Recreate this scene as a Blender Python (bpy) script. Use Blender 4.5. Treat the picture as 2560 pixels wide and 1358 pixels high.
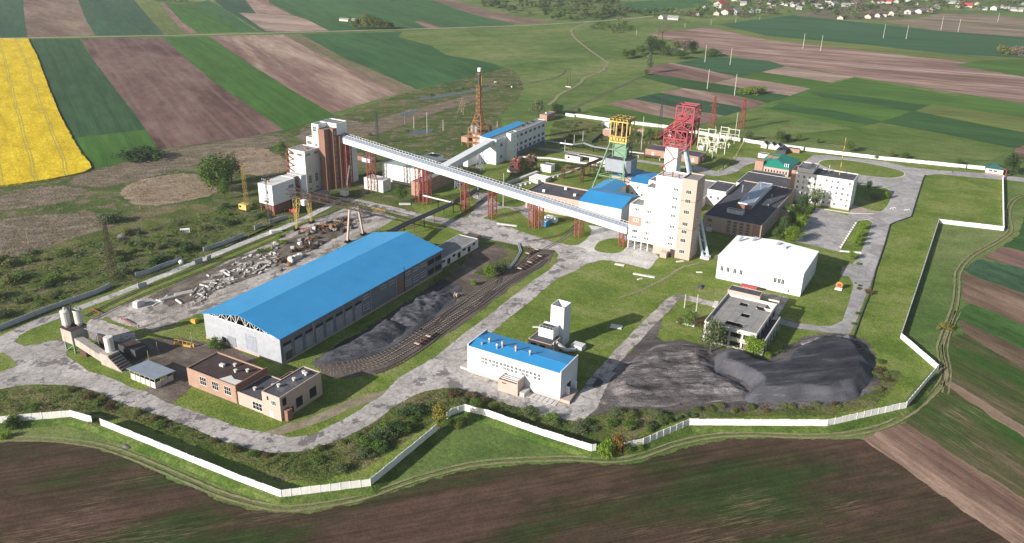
import bpy, math, random, bmesh
from mathutils import Vector, Matrix, noise as mn
R = random.Random(7)
S = bpy.context.scene
for o in list(bpy.data.objects): bpy.data.objects.remove(o)
COL = S.collection
# ---------------------------------------------------------------- camera, sky, sun, exposure
F, PITCH, ROLL, H = 2107.0, math.radians(23.28), math.radians(1.27), 165.0
FW = Vector((0, math.cos(PITCH), -math.sin(PITCH)))
r0 = Vector((1, 0, 0)); u0 = r0.cross(FW)
RV = math.cos(ROLL) * r0 + math.sin(ROLL) * u0
UV_ = -math.sin(ROLL) * r0 + math.cos(ROLL) * u0
cam = bpy.data.cameras.new('camera'); co = bpy.data.objects.new('camera', cam); COL.objects.link(co)
cam.sensor_width = 36; cam.lens = F / 2560 * 36; cam.clip_end = 20000; cam.clip_start = 1
m = Matrix((RV, UV_, -FW)).transposed().to_4x4(); m.translation = (0, 0, H); co.matrix_world = m
S.camera = co
S.render.resolution_x, S.render.resolution_y = 1024, 543
SUN_EL, SUN_AZ = 22.5, 36.0            # elevation; direction (from +x) in which shadows fall
w = bpy.data.worlds.new('World'); S.world = w; w.use_nodes = True
nt = w.node_tree; bg = nt.nodes['Background']; sky = nt.nodes.new('ShaderNodeTexSky')
sky.sky_type = 'NISHITA'; sky.sun_disc = False; sky.sun_elevation = math.radians(SUN_EL)
sd = Vector((-math.cos(math.radians(SUN_AZ)), -math.sin(math.radians(SUN_AZ))))   # towards the sun
sky.sun_rotation = math.atan2(sd.x, sd.y)
sky.air_density = 1.2; sky.dust_density = 1.5
nt.links.new(sky.outputs[0], bg.inputs[0]); bg.inputs[1].default_value = 0.065
sl = bpy.data.lights.new('sun', 'SUN'); sl.energy = 4.7; sl.angle = math.radians(0.5); sl.color = (1, 0.945, 0.875)
so = bpy.data.objects.new('sun', sl); COL.objects.link(so)
e = math.radians(SUN_EL)
so.rotation_euler = Vector((sd.x * math.cos(e), sd.y * math.cos(e), math.sin(e))).to_track_quat('Z', 'Y').to_euler()
S.view_settings.view_transform = 'Standard'; S.view_settings.look = 'None'; S.view_settings.gamma = 1
S.view_settings.exposure = 0.82
# ---------------------------------------------------------------- mapping pixels of the photo to the ground, site axes
def ray(x, y): return FW + RV * ((x - 1280) / F) - UV_ * ((y - 679) / F)
def G(x, y, z=0):
    d = ray(x, y); t = (z - H) / d.z
    return Vector((d.x * t, d.y * t, z))
SA = math.radians(-29.5); E1 = Vector((math.cos(SA), math.sin(SA), 0)); E2 = Vector((-math.sin(SA), math.cos(SA), 0))
def X(u, v, z=0): return E1 * u + E2 * v + Vector((0, 0, z))
def uv(x, y, z=0):
    p = G(x, y, z); return p.dot(E1), p.dot(E2)
def onface(x, y, f, c):                 # pixel -> point of the vertical plane v=c ('f','b') or u=c ('l','r'): (along, z)
    d = ray(x, y)
    if f in 'fb': t = c / d.dot(E2); return d.dot(E1) * t, H + d.z * t
    t = c / d.dot(E1); return d.dot(E2) * t, H + d.z * t
def project(p):
    q = Vector(p) - Vector((0, 0, H)); k = q.dot(FW); return 1280 + F * q.dot(RV) / k, 679 - F * q.dot(UV_) / k
# ---------------------------------------------------------------- materials
def nodes(name):
    m = bpy.data.materials.new(name); m.use_nodes = True; t = m.node_tree
    b = t.nodes['Principled BSDF']; b.inputs['Specular IOR Level'].default_value = 0.25
    return m, t, b
def N(t, k, **kw):
    n = t.nodes.new('ShaderNode' + k)
    for a, v in kw.items():
        if a.startswith('i_'): n.inputs[int(a[2:])].default_value = v
        else: setattr(n, a, v)
    return n
def L(t, a, b): t.links.new(a, b)
def ramp(t, fac, stops):
    r = N(t, 'ValToRGB'); el = r.color_ramp.elements
    while len(el) > 1: el.remove(el[-1])
    for i, (p, c) in enumerate(stops):
        x = el[0] if i == 0 else el.new(p)
        x.position = p; x.color = (*c, 1) if len(c) == 3 else c
    L(t, fac, r.inputs[0]); return r.outputs[0]
def noise(t, vec, scale, detail=4, rough=.6, dist=0):
    n = N(t, 'TexNoise'); n.inputs['Scale'].default_value = scale; n.inputs['Detail'].default_value = detail
    n.inputs['Roughness'].default_value = rough; n.inputs['Distortion'].default_value = dist
    L(t, vec, n.inputs['Vector']); return n.outputs[0]
def mapr(t, v, a, b, c, d):
    n = N(t, 'MapRange'); L(t, v, n.inputs[0])
    for i, x in enumerate((a, b, c, d)): n.inputs[i + 1].default_value = x
    return n.outputs[0]
def mixc(t, fac, a, b, mode='MIX'):
    n = N(t, 'Mix', data_type='RGBA', blend_type=mode)
    if isinstance(fac, float): n.inputs[0].default_value = fac
    else: L(t, fac, n.inputs[0])
    for s, i in ((a, 6), (b, 7)):
        if isinstance(s, tuple): n.inputs[i].default_value = (*s, 1)
        else: L(t, s, n.inputs[i])
    return n.outputs[2]
def gray(t, v):
    n = N(t, 'CombineColor'); [L(t, v, n.inputs[i]) for i in range(3)]; return n.outputs[0]
def scalev(t, vec, s, ang=0):
    if ang:
        r = N(t, 'VectorRotate', rotation_type='Z_AXIS'); L(t, vec, r.inputs[0]); r.inputs['Angle'].default_value = -math.radians(ang); vec = r.outputs[0]
    n = N(t, 'VectorMath', operation='MULTIPLY'); L(t, vec, n.inputs[0]); n.inputs[1].default_value = s; return n.outputs[0]
def bump(t, b, h, dist, strength=.6):
    n = N(t, 'Bump'); n.inputs['Strength'].default_value = strength; n.inputs['Distance'].default_value = dist
    L(t, h, n.inputs['Height']); L(t, n.outputs[0], b.inputs['Normal'])
GM = {}
FEATHER = {'soil corner', 'soil edge', 'soil right near', 'soil stripe bright', 'young crop right', 'crop tuft green', 'crop bluish', 'dead stalks', 'dry reeds', 'dirt', 'coal ground', 'trampled coal mud', 'rubble dust', 'rough grass', 'marsh grass', 'site grass', 'patch', 'young crop', 'ballast', 'worn concrete', 'old concrete'}
def gmat(name, cols, patch=40, ang=0, stretch=1, row=0, rowk=.3, fine=.9, finek=.35, bmp=.15, stops=(.3, .5, .7), spots=None, dist=.3, lines=None, streaks=None, cracks=None):
    """ground cover: patches stretched along the furrows, rows, and fine mottling, all in world metres"""
    if name in GM: return GM[name]
    m, t, b = nodes(name); pos = N(t, 'NewGeometry').outputs['Position']
    v = scalev(t, pos, (1 / stretch, 1, 1), ang)
    c = ramp(t, noise(t, v, 1 / patch, 6, .62, dist), list(zip(stops, cols)))
    mid = mapr(t, noise(t, scalev(t, pos, (1 / max(1, stretch * .6), 1, 1), ang), 1 / (patch * .16), 4, .6), .3, .7, .78, 1.2)
    c = mixc(t, 1.0, c, gray(t, mid), 'MULTIPLY')
    if row:
        rr = noise(t, scalev(t, pos, (.012 / 1, 1 / row, 1), ang), 1.0, 3, .7)
        c = mixc(t, 1.0, c, gray(t, mapr(t, rr, .35, .65, 1 - rowk, 1 + rowk)), 'MULTIPLY')
    if lines:                           # tramlines: pairs of wheel tracks every lines[0] metres
        sp, lc, ph = lines
        s = N(t, 'SeparateXYZ'); L(t, scalev(t, pos, (1, 1, 1), ang), s.inputs[0])
        wob = noise(t, scalev(t, pos, (1, 1, 1), ang), .02, 1)
        ad = N(t, 'Math', operation='MULTIPLY_ADD'); L(t, wob, ad.inputs[0]); ad.inputs[1].default_value = 5; L(t, s.outputs[1], ad.inputs[2])
        a2 = N(t, 'Math', operation='ADD'); L(t, ad.outputs[0], a2.inputs[0]); a2.inputs[1].default_value = ph + 10000
        mo = N(t, 'Math', operation='MODULO'); L(t, a2.outputs[0], mo.inputs[0]); mo.inputs[1].default_value = sp
        sb = N(t, 'Math', operation='SUBTRACT'); L(t, mo.outputs[0], sb.inputs[0]); sb.inputs[1].default_value = sp / 2
        ab = N(t, 'Math', operation='ABSOLUTE'); L(t, sb.outputs[0], ab.inputs[0])
        s2 = N(t, 'Math', operation='SUBTRACT'); L(t, ab.outputs[0], s2.inputs[0]); s2.inputs[1].default_value = .9
        ab2 = N(t, 'Math', operation='ABSOLUTE'); L(t, s2.outputs[0], ab2.inputs[0])
        c = mixc(t, mapr(t, ab2.outputs[0], .2, .6, .75, 0), c, lc)
    fn = noise(t, pos, 1 / fine, 3, .7)
    c = mixc(t, 1.0, c, gray(t, mapr(t, fn, .25, .75, 1 - finek, 1 + finek)), 'MULTIPLY')
    if spots:
        sc, th, colr = spots
        c = mixc(t, mapr(t, noise(t, pos, 1 / sc, 6, .72), th, th + (.03 if cracks else .05), 0, .85), c, colr)
    if cracks:
        cs_, ck, ca_ = cracks; wv = N(t, 'VectorMath', operation='MULTIPLY_ADD'); cn = N(t, 'TexNoise'); cn.inputs['Scale'].default_value = .6; cn.inputs['Detail'].default_value = 4; L(t, pos, cn.inputs['Vector'])
        L(t, cn.outputs[1], wv.inputs[0]); wv.inputs[1].default_value = (1.6, 1.6, 0); L(t, scalev(t, pos, (1, 1, 1), ca_), wv.inputs[2])
        vo = N(t, 'TexVoronoi', feature='DISTANCE_TO_EDGE'); vo.inputs['Scale'].default_value = 1 / cs_; L(t, wv.outputs[0], vo.inputs['Vector'])
        c = mixc(t, mapr(t, vo.outputs[0], .0, .05, ck, 0), c, (.11, .105, .085))
        vc = N(t, 'TexVoronoi'); vc.inputs['Scale'].default_value = 1 / (cs_ * 1.6); L(t, wv.outputs[0], vc.inputs['Vector']); sv = N(t, 'SeparateColor'); L(t, vc.outputs['Color'], sv.inputs[0])
        c = mixc(t, 1.0, c, gray(t, mapr(t, sv.outputs[0], 0, 1, .82, 1.1)), 'MULTIPLY')
    if streaks:                         # short thin streaks along the furrows, in patches
        sc, th, colr, kk = streaks
        sn = noise(t, scalev(t, pos, (1 / (sc * 22), 1 / sc, 1), ang), 1.0, 4, .75)
        pn = noise(t, scalev(t, pos, (1 / 40, 1 / 22, 1), ang), 1.0, 3, .6)
        mm = N(t, 'Math', operation='MULTIPLY'); L(t, mapr(t, sn, th, th + .06, 0, kk), mm.inputs[0]); L(t, mapr(t, pn, .53, .63, 0, 1), mm.inputs[1])
        c = mixc(t, mm.outputs[0], c, colr)
    L(t, c, b.inputs['Base Color']); b.inputs['Roughness'].default_value = .95; b.inputs['Specular IOR Level'].default_value = .1
    if bmp: bump(t, b, fn, bmp, .9)
    if name in FEATHER:
        at_ = N(t, 'Attribute', attribute_name='fade').outputs['Fac']
        n1 = noise(t, pos, .45, 5, .7); ad = N(t, 'Math', operation='MULTIPLY_ADD'); L(t, n1, ad.inputs[0]); ad.inputs[1].default_value = 1.5; L(t, at_, ad.inputs[2])
        al = mapr(t, ad.outputs[0], 1.15, 1.3, 0, 1); g_ = N(t, 'Math', operation='GREATER_THAN'); L(t, at_, g_.inputs[0]); g_.inputs[1].default_value = .02
        m2 = N(t, 'Math', operation='MULTIPLY'); L(t, al, m2.inputs[0]); L(t, g_.outputs[0], m2.inputs[1])
        tr = N(t, 'BsdfTransparent'); mx = N(t, 'MixShader'); L(t, m2.outputs[0], mx.inputs[0]); L(t, b.outputs[0], mx.inputs[1]); L(t, tr.outputs[0], mx.inputs[2]); L(t, mx.outputs[0], t.nodes['Material Output'].inputs[0])
    GM[name] = m; return m
def smat(name, col, rough=.8, var=.12, sc=.35, streak=0, streakcol=(.2, .14, .09), metal=0, stripe=0, stripek=.12, stripeax=0, spec=.25, blotch=None, bmp=0):
    """object surface: noise mottling, vertical rain streaks, sheet seams"""
    m, t, b = nodes(name); tc = N(t, 'TexCoord').outputs['Object']
    n1 = noise(t, tc, sc, 6, .65)
    c = mixc(t, 1.0, (col), gray(t, mapr(t, n1, .25, .75, 1 - var, 1 + var)), 'MULTIPLY')
    if streak:
        n2 = noise(t, scalev(t, tc, (1.1, 1.1, .12)), 1.0, 5, .65)
        c = mixc(t, mapr(t, n2, .52, .75, 0, streak), c, streakcol)
    if blotch:
        bs, th, bc, bk = blotch
        c = mixc(t, mapr(t, noise(t, tc, bs, 6, .7), th, th + .08, 0, bk), c, bc)
    if stripe:
        w = N(t, 'TexWave', bands_direction='XYZ'[stripeax]); w.inputs['Scale'].default_value = stripe; L(t, tc, w.inputs[0])
        c = mixc(t, 1.0, c, gray(t, mapr(t, w.outputs[1], 0, .35, 1 - stripek, 1)), 'MULTIPLY')
    L(t, c, b.inputs['Base Color']); b.inputs['Roughness'].default_value = rough; b.inputs['Metallic'].default_value = metal
    b.inputs['Specular IOR Level'].default_value = spec
    if bmp: bump(t, b, n1, bmp, .5)
    return m
# ---------------------------------------------------------------- mesh helper
class MB:
    def __init__(s, org=(0, 0, 0)): s.v = []; s.f = []; s.mi = []; s.m = 0; s.o = org
    def add(s, vs, fs):
        b = len(s.v); ox, oy, oz = s.o
        s.v += [(x - ox, y - oy, z - oz) for x, y, z in vs]; s.f += [tuple(b + i for i in f) for f in fs]; s.mi += [s.m] * len(fs); return s
    def box(s, x0, x1, y0, y1, z0, z1):
        return s.add([(x0, y0, z0), (x1, y0, z0), (x1, y1, z0), (x0, y1, z0), (x0, y0, z1), (x1, y0, z1), (x1, y1, z1), (x0, y1, z1)],
                     [(3, 2, 1, 0), (4, 5, 6, 7), (0, 1, 5, 4), (1, 2, 6, 5), (2, 3, 7, 6), (3, 0, 4, 7)])
    def prism(s, poly, z0, z1):
        n = len(poly)
        return s.add([(x, y, z0) for x, y in poly] + [(x, y, z1) for x, y in poly],
                     [tuple(range(n - 1, -1, -1)), tuple(range(n, 2 * n))] + [(i, (i + 1) % n, n + (i + 1) % n, n + i) for i in range(n)])
    def bar(s, p, q, w=.3, h=None):
        p, q = Vector(p), Vector(q); d = (q - p)
        if d.length < 1e-6: return s
        d.normalize(); a = d.cross(Vector((0, 0, 1)))
        if a.length < 1e-3: a = Vector((1, 0, 0))
        a.normalize(); b = a.cross(d); a = a * w / 2; b = b * (h or w) / 2
        vs = [tuple(c + i * a + j * b) for c in (p, q) for i, j in ((-1, -1), (1, -1), (1, 1), (-1, 1))]
        return s.add(vs, [(3, 2, 1, 0), (4, 5, 6, 7), (0, 1, 5, 4), (1, 2, 6, 5), (2, 3, 7, 6), (3, 0, 4, 7)])
    def cyl(s, p, q, r, r2=None, n=10):
        p, q = Vector(p), Vector(q); d = (q - p).normalized(); a = d.orthogonal().normalized(); b = d.cross(a); r2 = r if r2 is None else r2
        vs = [tuple(c + (a * math.cos(k * 2 * math.pi / n) + b * math.sin(k * 2 * math.pi / n)) * rr) for c, rr in ((p, r), (q, r2)) for k in range(n)]
        return s.add(vs, [tuple(range(n - 1, -1, -1)), tuple(range(n, 2 * n))] + [(i, (i + 1) % n, n + (i + 1) % n, n + i) for i in range(n)])
    def tube(s, pts, r, n=8):
        for a, b in zip(pts, pts[1:]): s.cyl(a, b, r, r, n)
        return s
    def lattice(s, a, b, wa, wb, n, w=.25, d=None):
        """square lattice mast/leg from a to b, side wa at a, wb at b"""
        a, b = Vector(a), Vector(b); P = []
        for k in range(n + 1):
            t = k / n; c = a.lerp(b, t); h = (wa + (wb - wa) * t) / 2
            P.append([c + Vector((i * h, j * h, 0)) for i, j in ((-1, -1), (1, -1), (1, 1), (-1, 1))])
        for i in range(4): s.bar(P[0][i], P[-1][i], w)
        for k in range(n):
            for i in range(4):
                j = (i + 1) % 4
                s.bar(P[k + 1][i], P[k + 1][j], (d or w * .6))
                s.bar(P[k][i if k % 2 else j], P[k + 1][j if k % 2 else i], (d or w * .6))
        return s
    def build(s, name, mats, parent=None, loc=None, smooth=False, link=True):
        me = bpy.data.meshes.new(name); me.from_pydata(s.v, [], s.f); 
        if not isinstance(mats, (list, tuple)): mats = [mats]
        for k in mats: me.materials.append(k)
        if len(mats) > 1: me.polygons.foreach_set('material_index', s.mi)
        if smooth: me.polygons.foreach_set('use_smooth', [True] * len(s.f))
        o = bpy.data.objects.new(name, me)
        if link: COL.objects.link(o)
        if parent: o.parent = parent
        if loc is not None: o.location = loc
        return o
def tag(o, label=None, cat=None, group=None, kind=None):
    if label: o['label'] = label
    if cat: o['category'] = cat
    if group: o['group'] = group
    if kind: o['kind'] = kind
    return o
def empty(name, loc, rz=0):
    o = bpy.data.objects.new(name, None); COL.objects.link(o); o.location = loc; o.rotation_euler.z = rz; o.empty_display_size = .5; return o
def copy_tree(o, parent=None):
    c = o.copy(); COL.objects.link(c); c.parent = parent
    for ch in list(o.children): copy_tree(ch, c)
    return c
WC = {}
class Thing:
    """a thing standing on the site grid; all coordinates are site metres (u right-down, v away, z up)"""
    def __init__(s, name, label, cat, u, v, group=None, z=0):
        s.o = (u, v, z); s.e = empty(name, X(u, v, z), SA); tag(s.e, label, cat, group)
    def mb(s): return MB(s.o)
    def part(s, name, mb, mats, parent=None): return mb.build(name, mats, parent or s.e)
    def box(s, name, u0, u1, v0, v1, z0, z1, m, parent=None): return s.part(name, s.mb().box(u0, u1, v0, v1, z0, z1), m, parent)
    def block(s, u0, u1, v0, v1, z0, z1, wm, rm, par=.5, th=.35, name='wall', rname='roof'):
        b = s.mb(); b.box(u0, u1, v0, v0 + th, z0, z1); b.box(u0, u1, v1 - th, v1, z0, z1); b.box(u0, u0 + th, v0 + th, v1 - th, z0, z1); b.box(u1 - th, u1, v0 + th, v1 - th, z0, z1)
        wl = s.part(name, b, wm)
        g = th + .003
        s.box(rname, u0 + g, u1 - g, v0 + g, v1 - g, z1 - par - .3, z1 - par, rm); return wl
    def gable(s, u0, u1, v0, v1, ze, zr, ax, m, over=.5, th=.2, frac=.5, wm=None, name='roof'):
        b = s.mb()
        if ax == 'v':
            um = u0 + (u1 - u0) * frac; k = (zr - ze)
            for a, c in ((u0 - over, um), (um, u1 + over)):
                za = ze - k * over / (um - u0) if a < um else zr; zc = zr if c == um else ze - k * over / (u1 - um)
                y0, y1 = v0 - over, v1 + over
                b.add([(a, y0, za), (c, y0, zc), (c, y1, zc), (a, y1, za), (a, y0, za + th), (c, y0, zc + th), (c, y1, zc + th), (a, y1, za + th)],
                      [(3, 2, 1, 0), (4, 5, 6, 7), (0, 1, 5, 4), (1, 2, 6, 5), (2, 3, 7, 6), (3, 0, 4, 7)])
            if wm:
                g = s.mb()
                for y in (v0 + .004, v1 - .204): g.add([(u0, y, ze - .02), (u1, y, ze - .02), (um, y, zr - .02), (u0, y + .2, ze - .02), (u1, y + .2, ze - .02), (um, y + .2, zr - .02)], [(0, 1, 2), (5, 4, 3), (0, 2, 5, 3), (2, 1, 4, 5)])
                s.part('gable_wall', g, wm)
        else:
            vm = v0 + (v1 - v0) * frac; k = (zr - ze)
            for a, c in ((v0 - over, vm), (vm, v1 + over)):
                za = ze - k * over / (vm - v0) if a < vm else zr; zc = zr if c == vm else ze - k * over / (v1 - vm)
                x0, x1 = u0 - over, u1 + over
                b.add([(x0, a, za), (x1, a, za), (x1, c, zc), (x0, c, zc), (x0, a, za + th), (x1, a, za + th), (x1, c, zc + th), (x0, c, zc + th)],
                      [(3, 2, 1, 0), (4, 5, 6, 7), (0, 1, 5, 4), (1, 2, 6, 5), (2, 3, 7, 6), (3, 0, 4, 7)])
            if wm:
                g = s.mb()
                for x in (u0 + .004, u1 - .204): g.add([(x, v0, ze - .02), (x, v1, ze - .02), (x, vm, zr - .02), (x + .2, v0, ze - .02), (x + .2, v1, ze - .02), (x + .2, vm, zr - .02)], [(2, 1, 0), (3, 4, 5), (3, 5, 2, 0), (5, 4, 1, 2)])
                s.part('gable_wall', g, wm)
        return s.part(name, b, m)
    def win(s, f, c, a, z, w, h, nx=2, ny=1, fm=None, gm=None, name='window', bar=.11, parent=None):
        fm = fm or M['frame']; gm = gm or M['glass']
        key = (w, h, nx, ny, fm.name, gm.name, bar, name)
        if key not in WC:
            b = MB(); b.m = 0
            b.box(-w / 2 - .02, w / 2 + .02, -.10, .02, -h / 2 - .12, -h / 2 + .02); b.box(-w / 2, w / 2, -.08, .02, h / 2 - bar, h / 2)
            for i in range(nx + 1):
                x = -w / 2 + bar / 2 + (w - bar) * i / nx; b.box(x - bar / 2, x + bar / 2, -.075, .02, -h / 2 + .02, h / 2 - bar)
            for j in range(1, ny):
                zz = -h / 2 + h * j / ny; b.box(-w / 2 + bar, w / 2 - bar, -.07, .02, zz - bar / 2, zz + bar / 2)
            WC[key] = b.build(name, fm, link=False).data; b = MB(); b.box(-w / 2 + .03, w / 2 - .03, -.03, .01, -h / 2 + .03, h / 2 - .03); WC[key, 1] = b.build('pane', gm, link=False).data
        o = bpy.data.objects.new(name, WC[key]); COL.objects.link(o); o.parent = parent or s.e; pn = bpy.data.objects.new('pane', WC[key, 1]); COL.objects.link(pn); pn.parent = o
        rz = {'f': 0, 'r': math.pi / 2, 'b': math.pi, 'l': -math.pi / 2}[f]
        u, v = (a, c) if f in 'fb' else (c, a)
        o.location = (u - s.o[0], v - s.o[1], z - s.o[2]); o.rotation_euler.z = rz; return o
    def winpx(s, f, c, pts, w, h, nx=2, ny=1, **k):
        for p in pts:
            a, z = onface(p[0], p[1], f, c); s.win(f, c, a, z, w, h, nx, ny, **k)
    def hole(s, f, c, a, z, w, h, m=None, name='opening', d=.06):
        b = MB(); b.box(-w / 2, w / 2, -d, .02, -h / 2, h / 2)
        o = b.build(name, m or M['void'], s.e); u, v = (a, c) if f in 'fb' else (c, a)
        o.location = (u - s.o[0], v - s.o[1], z - s.o[2]); o.rotation_euler.z = {'f': 0, 'r': math.pi / 2, 'b': math.pi, 'l': -math.pi / 2}[f]; return o
ORD = []
def ordinal(objs, text, group, cat):
    """label repeats by their order from left to right in the photo"""
    ORD.append((objs, text, group, cat))
ones = 'zeroth first second third fourth fifth sixth seventh eighth ninth tenth eleventh twelfth thirteenth fourteenth fifteenth sixteenth seventeenth eighteenth nineteenth'.split()
tens = {2: 'twent', 3: 'thirt', 4: 'fort', 5: 'fift', 6: 'sixt', 7: 'sevent', 8: 'eight', 9: 'ninet'}
def nth(n):
    if n >= 100: return 'one hundred and ' + nth(n - 100) if n > 100 else 'one hundredth'
    if n < 20: return ones[n]
    return tens[n // 10] + ('ieth' if n % 10 == 0 else 'y-' + ones[n % 10])
def finish_ordinals():
    for objs, text, group, cat in ORD:
        if callable(objs): objs = objs()
        s = sorted(objs, key=lambda o: project(o.location)[0])
        for i, o in enumerate(s):
            tag(o, (nth(i + 1) if i else 'first') + ' from the left of ' + text if len(s) > 1 else text, cat, group)
# ---------------------------------------------------------------- shared materials
M = {}
def mk(k, *a, **kw): M[k] = smat(k, *a, **kw); return M[k]
mk('white', (.78, .78, .77), .7, .05, .2, .12, (.5, .46, .4))
mk('pale', (.62, .62, .62), .8, .1, .3, .35, (.38, .34, .3))
mk('cladding', (.66, .68, .72), .55, .05, .2, stripe=.9, stripek=.05)
mk('greywhite', (.6, .6, .59), .8, .12, .3, .5, (.36, .33, .3))
mk('brick', (.23, .125, .09), .9, .16, .8, .3, (.5, .38, .32), bmp=.02)
mk('workshop_brick', (.33, .215, .165), .9, .16, .5, .45, (.2, .12, .09), blotch=(.25, .56, (.26, .13, .09), .6)); mk('pinkbrick', (.35, .215, .165), .9, .12, .6, .3, (.42, .28, .22))
mk('cream', (.43, .33, .285), .9, .1, .5, .4, (.42, .32, .26))
mk('concrete', (.42, .40, .38), .9, .18, .5, .4, (.24, .22, .2))
mk('concrete_light', (.58, .56, .53), .9, .15, .4, .3, (.4, .36, .32))
mk('roof_dark', (.072, .072, .084), .9, .25, .15, blotch=(.25, .56, (.16, .16, .165), .6))
mk('roof_grey', (.2, .195, .195), .9, .2, .2, blotch=(.3, .55, (.3, .29, .28), .6))
mk('roof_brown', (.06, .04, .04), .95, .35, .3, blotch=(.2, .6, (.11, .08, .07), .7), stripe=.6, stripek=.35)
mk('blue', (.042, .285, .57), .42, .09, .12, .14, (.03, .17, .36), stripe=.5, stripek=.2, stripeax=1, spec=.4)
mk('blue_x', (.032, .245, .52), .42, .09, .12, .14, (.03, .17, .36), stripe=.5, stripek=.10, stripeax=0, spec=.4)
mk('frame', (.75, .75, .74), .6, .05)
mk('glass', (.03, .035, .04), .12, .3, 1.5, spec=.6)
mk('pane_light', (.32, .33, .35), .2, .3, 1.0, spec=.6)
mk('void', (.012, .012, .013), .95, .3)
mk('red_steel', (.235, .055, .045), .6, .3, .8, .3, (.14, .06, .04))
mk('pink_steel', (.30, .06, .075), .55, .15, .6)
mk('yellow', (.33, .22, .06), .6, .15, .8, .3, (.3, .16, .06))
mk('yellow_pale', (.50, .38, .12), .6, .12, .8, .3, (.45, .28, .1))
mk('orange', (.30, .145, .055), .7, .25, .8, .4, (.22, .1, .05))
mk('rust', (.095, .050, .035), .9, .5, .8, blotch=(.7, .52, (.16, .075, .035), .8))
mk('rust_dark', (.06, .042, .036), .9, .4, .8)
mk('green_steel', (.17, .28, .19), .6, .15, .8)
mk('lightblue_steel', (.48, .58, .66), .5, .12, .8)
mk('grey_steel', (.26, .29, .32), .6, .15, .5)
mk('dark_steel', (.05, .055, .06), .7, .3, .8)
mk('galv', (.34, .355, .39), .4, .12, .6, metal=.4)
mk('sheet_roof', (.36, .40, .45), .45, .15, .4, metal=.3, stripe=.9)
mk('green_roof', (.02, .22, .16), .5, .06, .2, stripe=1.6)
mk('warehouse_roof', (.24, .27, .25), .6, .1, .1)
mk('wood', (.35, .27, .18), .9, .2, .8)
mk('pole', (.42, .40, .36), .9, .15, .8)
mk('blue_paint', (.05, .25, .5), .6, .15, .8)
mk('red_paint', (.30, .05, .045), .6, .2, .8)
mk('yellow_paint', (.48, .29, .05), .6, .15, .8)
mk('bark', (.09, .07, .05), .95, .3, 1)
# ================================================================= GROUND
def crv(pts, n=6, closed=True):
    out = []; k = len(pts)
    rng = range(k) if closed else range(k - 1)
    for i in rng:
        if closed: p0, p1, p2, p3 = pts[i - 1], pts[i], pts[(i + 1) % k], pts[(i + 2) % k]
        else: p0, p1, p2, p3 = pts[max(0, i - 1)], pts[i], pts[i + 1], pts[min(k - 1, i + 2)]
        for j in range(n):
            t = j / n
            out.append(tuple(.5 * (2 * p1[a] + (p2[a] - p0[a]) * t + (2 * p0[a] - 5 * p1[a] + 4 * p2[a] - p3[a]) * t * t + (-p0[a] + 3 * p1[a] - 3 * p2[a] + p3[a]) * t ** 3) for a in (0, 1)))
    if not closed: out.append(tuple(pts[-1][:2]))
    return out
def wob(p, k, s=.15):
    return Vector((p.x + k * mn.noise(Vector((p.x * s, p.y * s, 1.7))), p.y + k * mn.noise(Vector((p.x * s, p.y * s, 9.3))), p.z))
def outline(px, z, jit=.6, step=2.0, smooth=False, jf=.15):
    if smooth: px = crv(px)
    ps = [G(x, y, 0) for x, y in px]; out = []
    for i, a in enumerate(ps):
        b = ps[(i + 1) % len(ps)]; d = (b - a).length; st = max(step, a.length / 260)
        n = max(1, min(400, int(d / st)))
        for j in range(n):
            q = a.lerp(b, j / n); q = wob(wob(q, jit, jf), jit * .5, jf * 4); q.z = z; out.append(q)
    return out
def sheet(name, px, mat, z, jit=.6, smooth=False, step=2.0, label=None, skirt=0, kind='structure', jf=.15, feather=None):
    o = outline(px, z, jit, step, smooth, jf)
    if feather is None: feather = {'dead stalks': 9, 'dry reeds': 4, 'dirt': 2.5, 'coal ground': 3, 'trampled coal mud': 3, 'rubble dust': 3.5, 'rough grass': 4, 'marsh grass': 6, 'patch': 1.2, 'young crop': 2.5, 'soil corner': 2, 'soil edge': 3, 'soil right near': 3, 'soil stripe bright': 3, 'young crop right': 3, 'crop tuft green': 2.5, 'crop bluish': 2.5, 'ballast': 1.2, 'worn concrete': 1.5, 'old concrete': .9}.get(mat.name, 0)
    if sum((o[i - 1].x * o[i].y - o[i].x * o[i - 1].y) for i in range(len(o))) < 0: o.reverse()
    n = len(o); vs = [tuple(p) for p in o]; fs = [tuple(range(n))]
    if feather:
        for i, p in enumerate(o):
            k = max(1, int(feather / 2)); d = o[(i + k) % n] - o[i - k]; d.z = 0; d.normalize(); vs.append((p.x + d.y * feather, p.y - d.x * feather, p.z - .012 - R.random() * .012))
        fs += [(n + i, n + (i + 1) % n, (i + 1) % n, i) for i in range(n)]
    if skirt: vs += [(p.x, p.y, z - skirt) for p in o]; fs += [(i, n + i, n + (i + 1) % n, (i + 1) % n) for i in range(n)]
    me = bpy.data.meshes.new(name); me.from_pydata(vs, [], fs); me.materials.append(mat)
    if feather: me.attributes.new('fade', 'FLOAT', 'POINT').data.foreach_set('value', [0.0] * n + [1.0] * n)
    ob = bpy.data.objects.new(name, me); COL.objects.link(ob); tag(ob, label, None, None, kind); return ob
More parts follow.
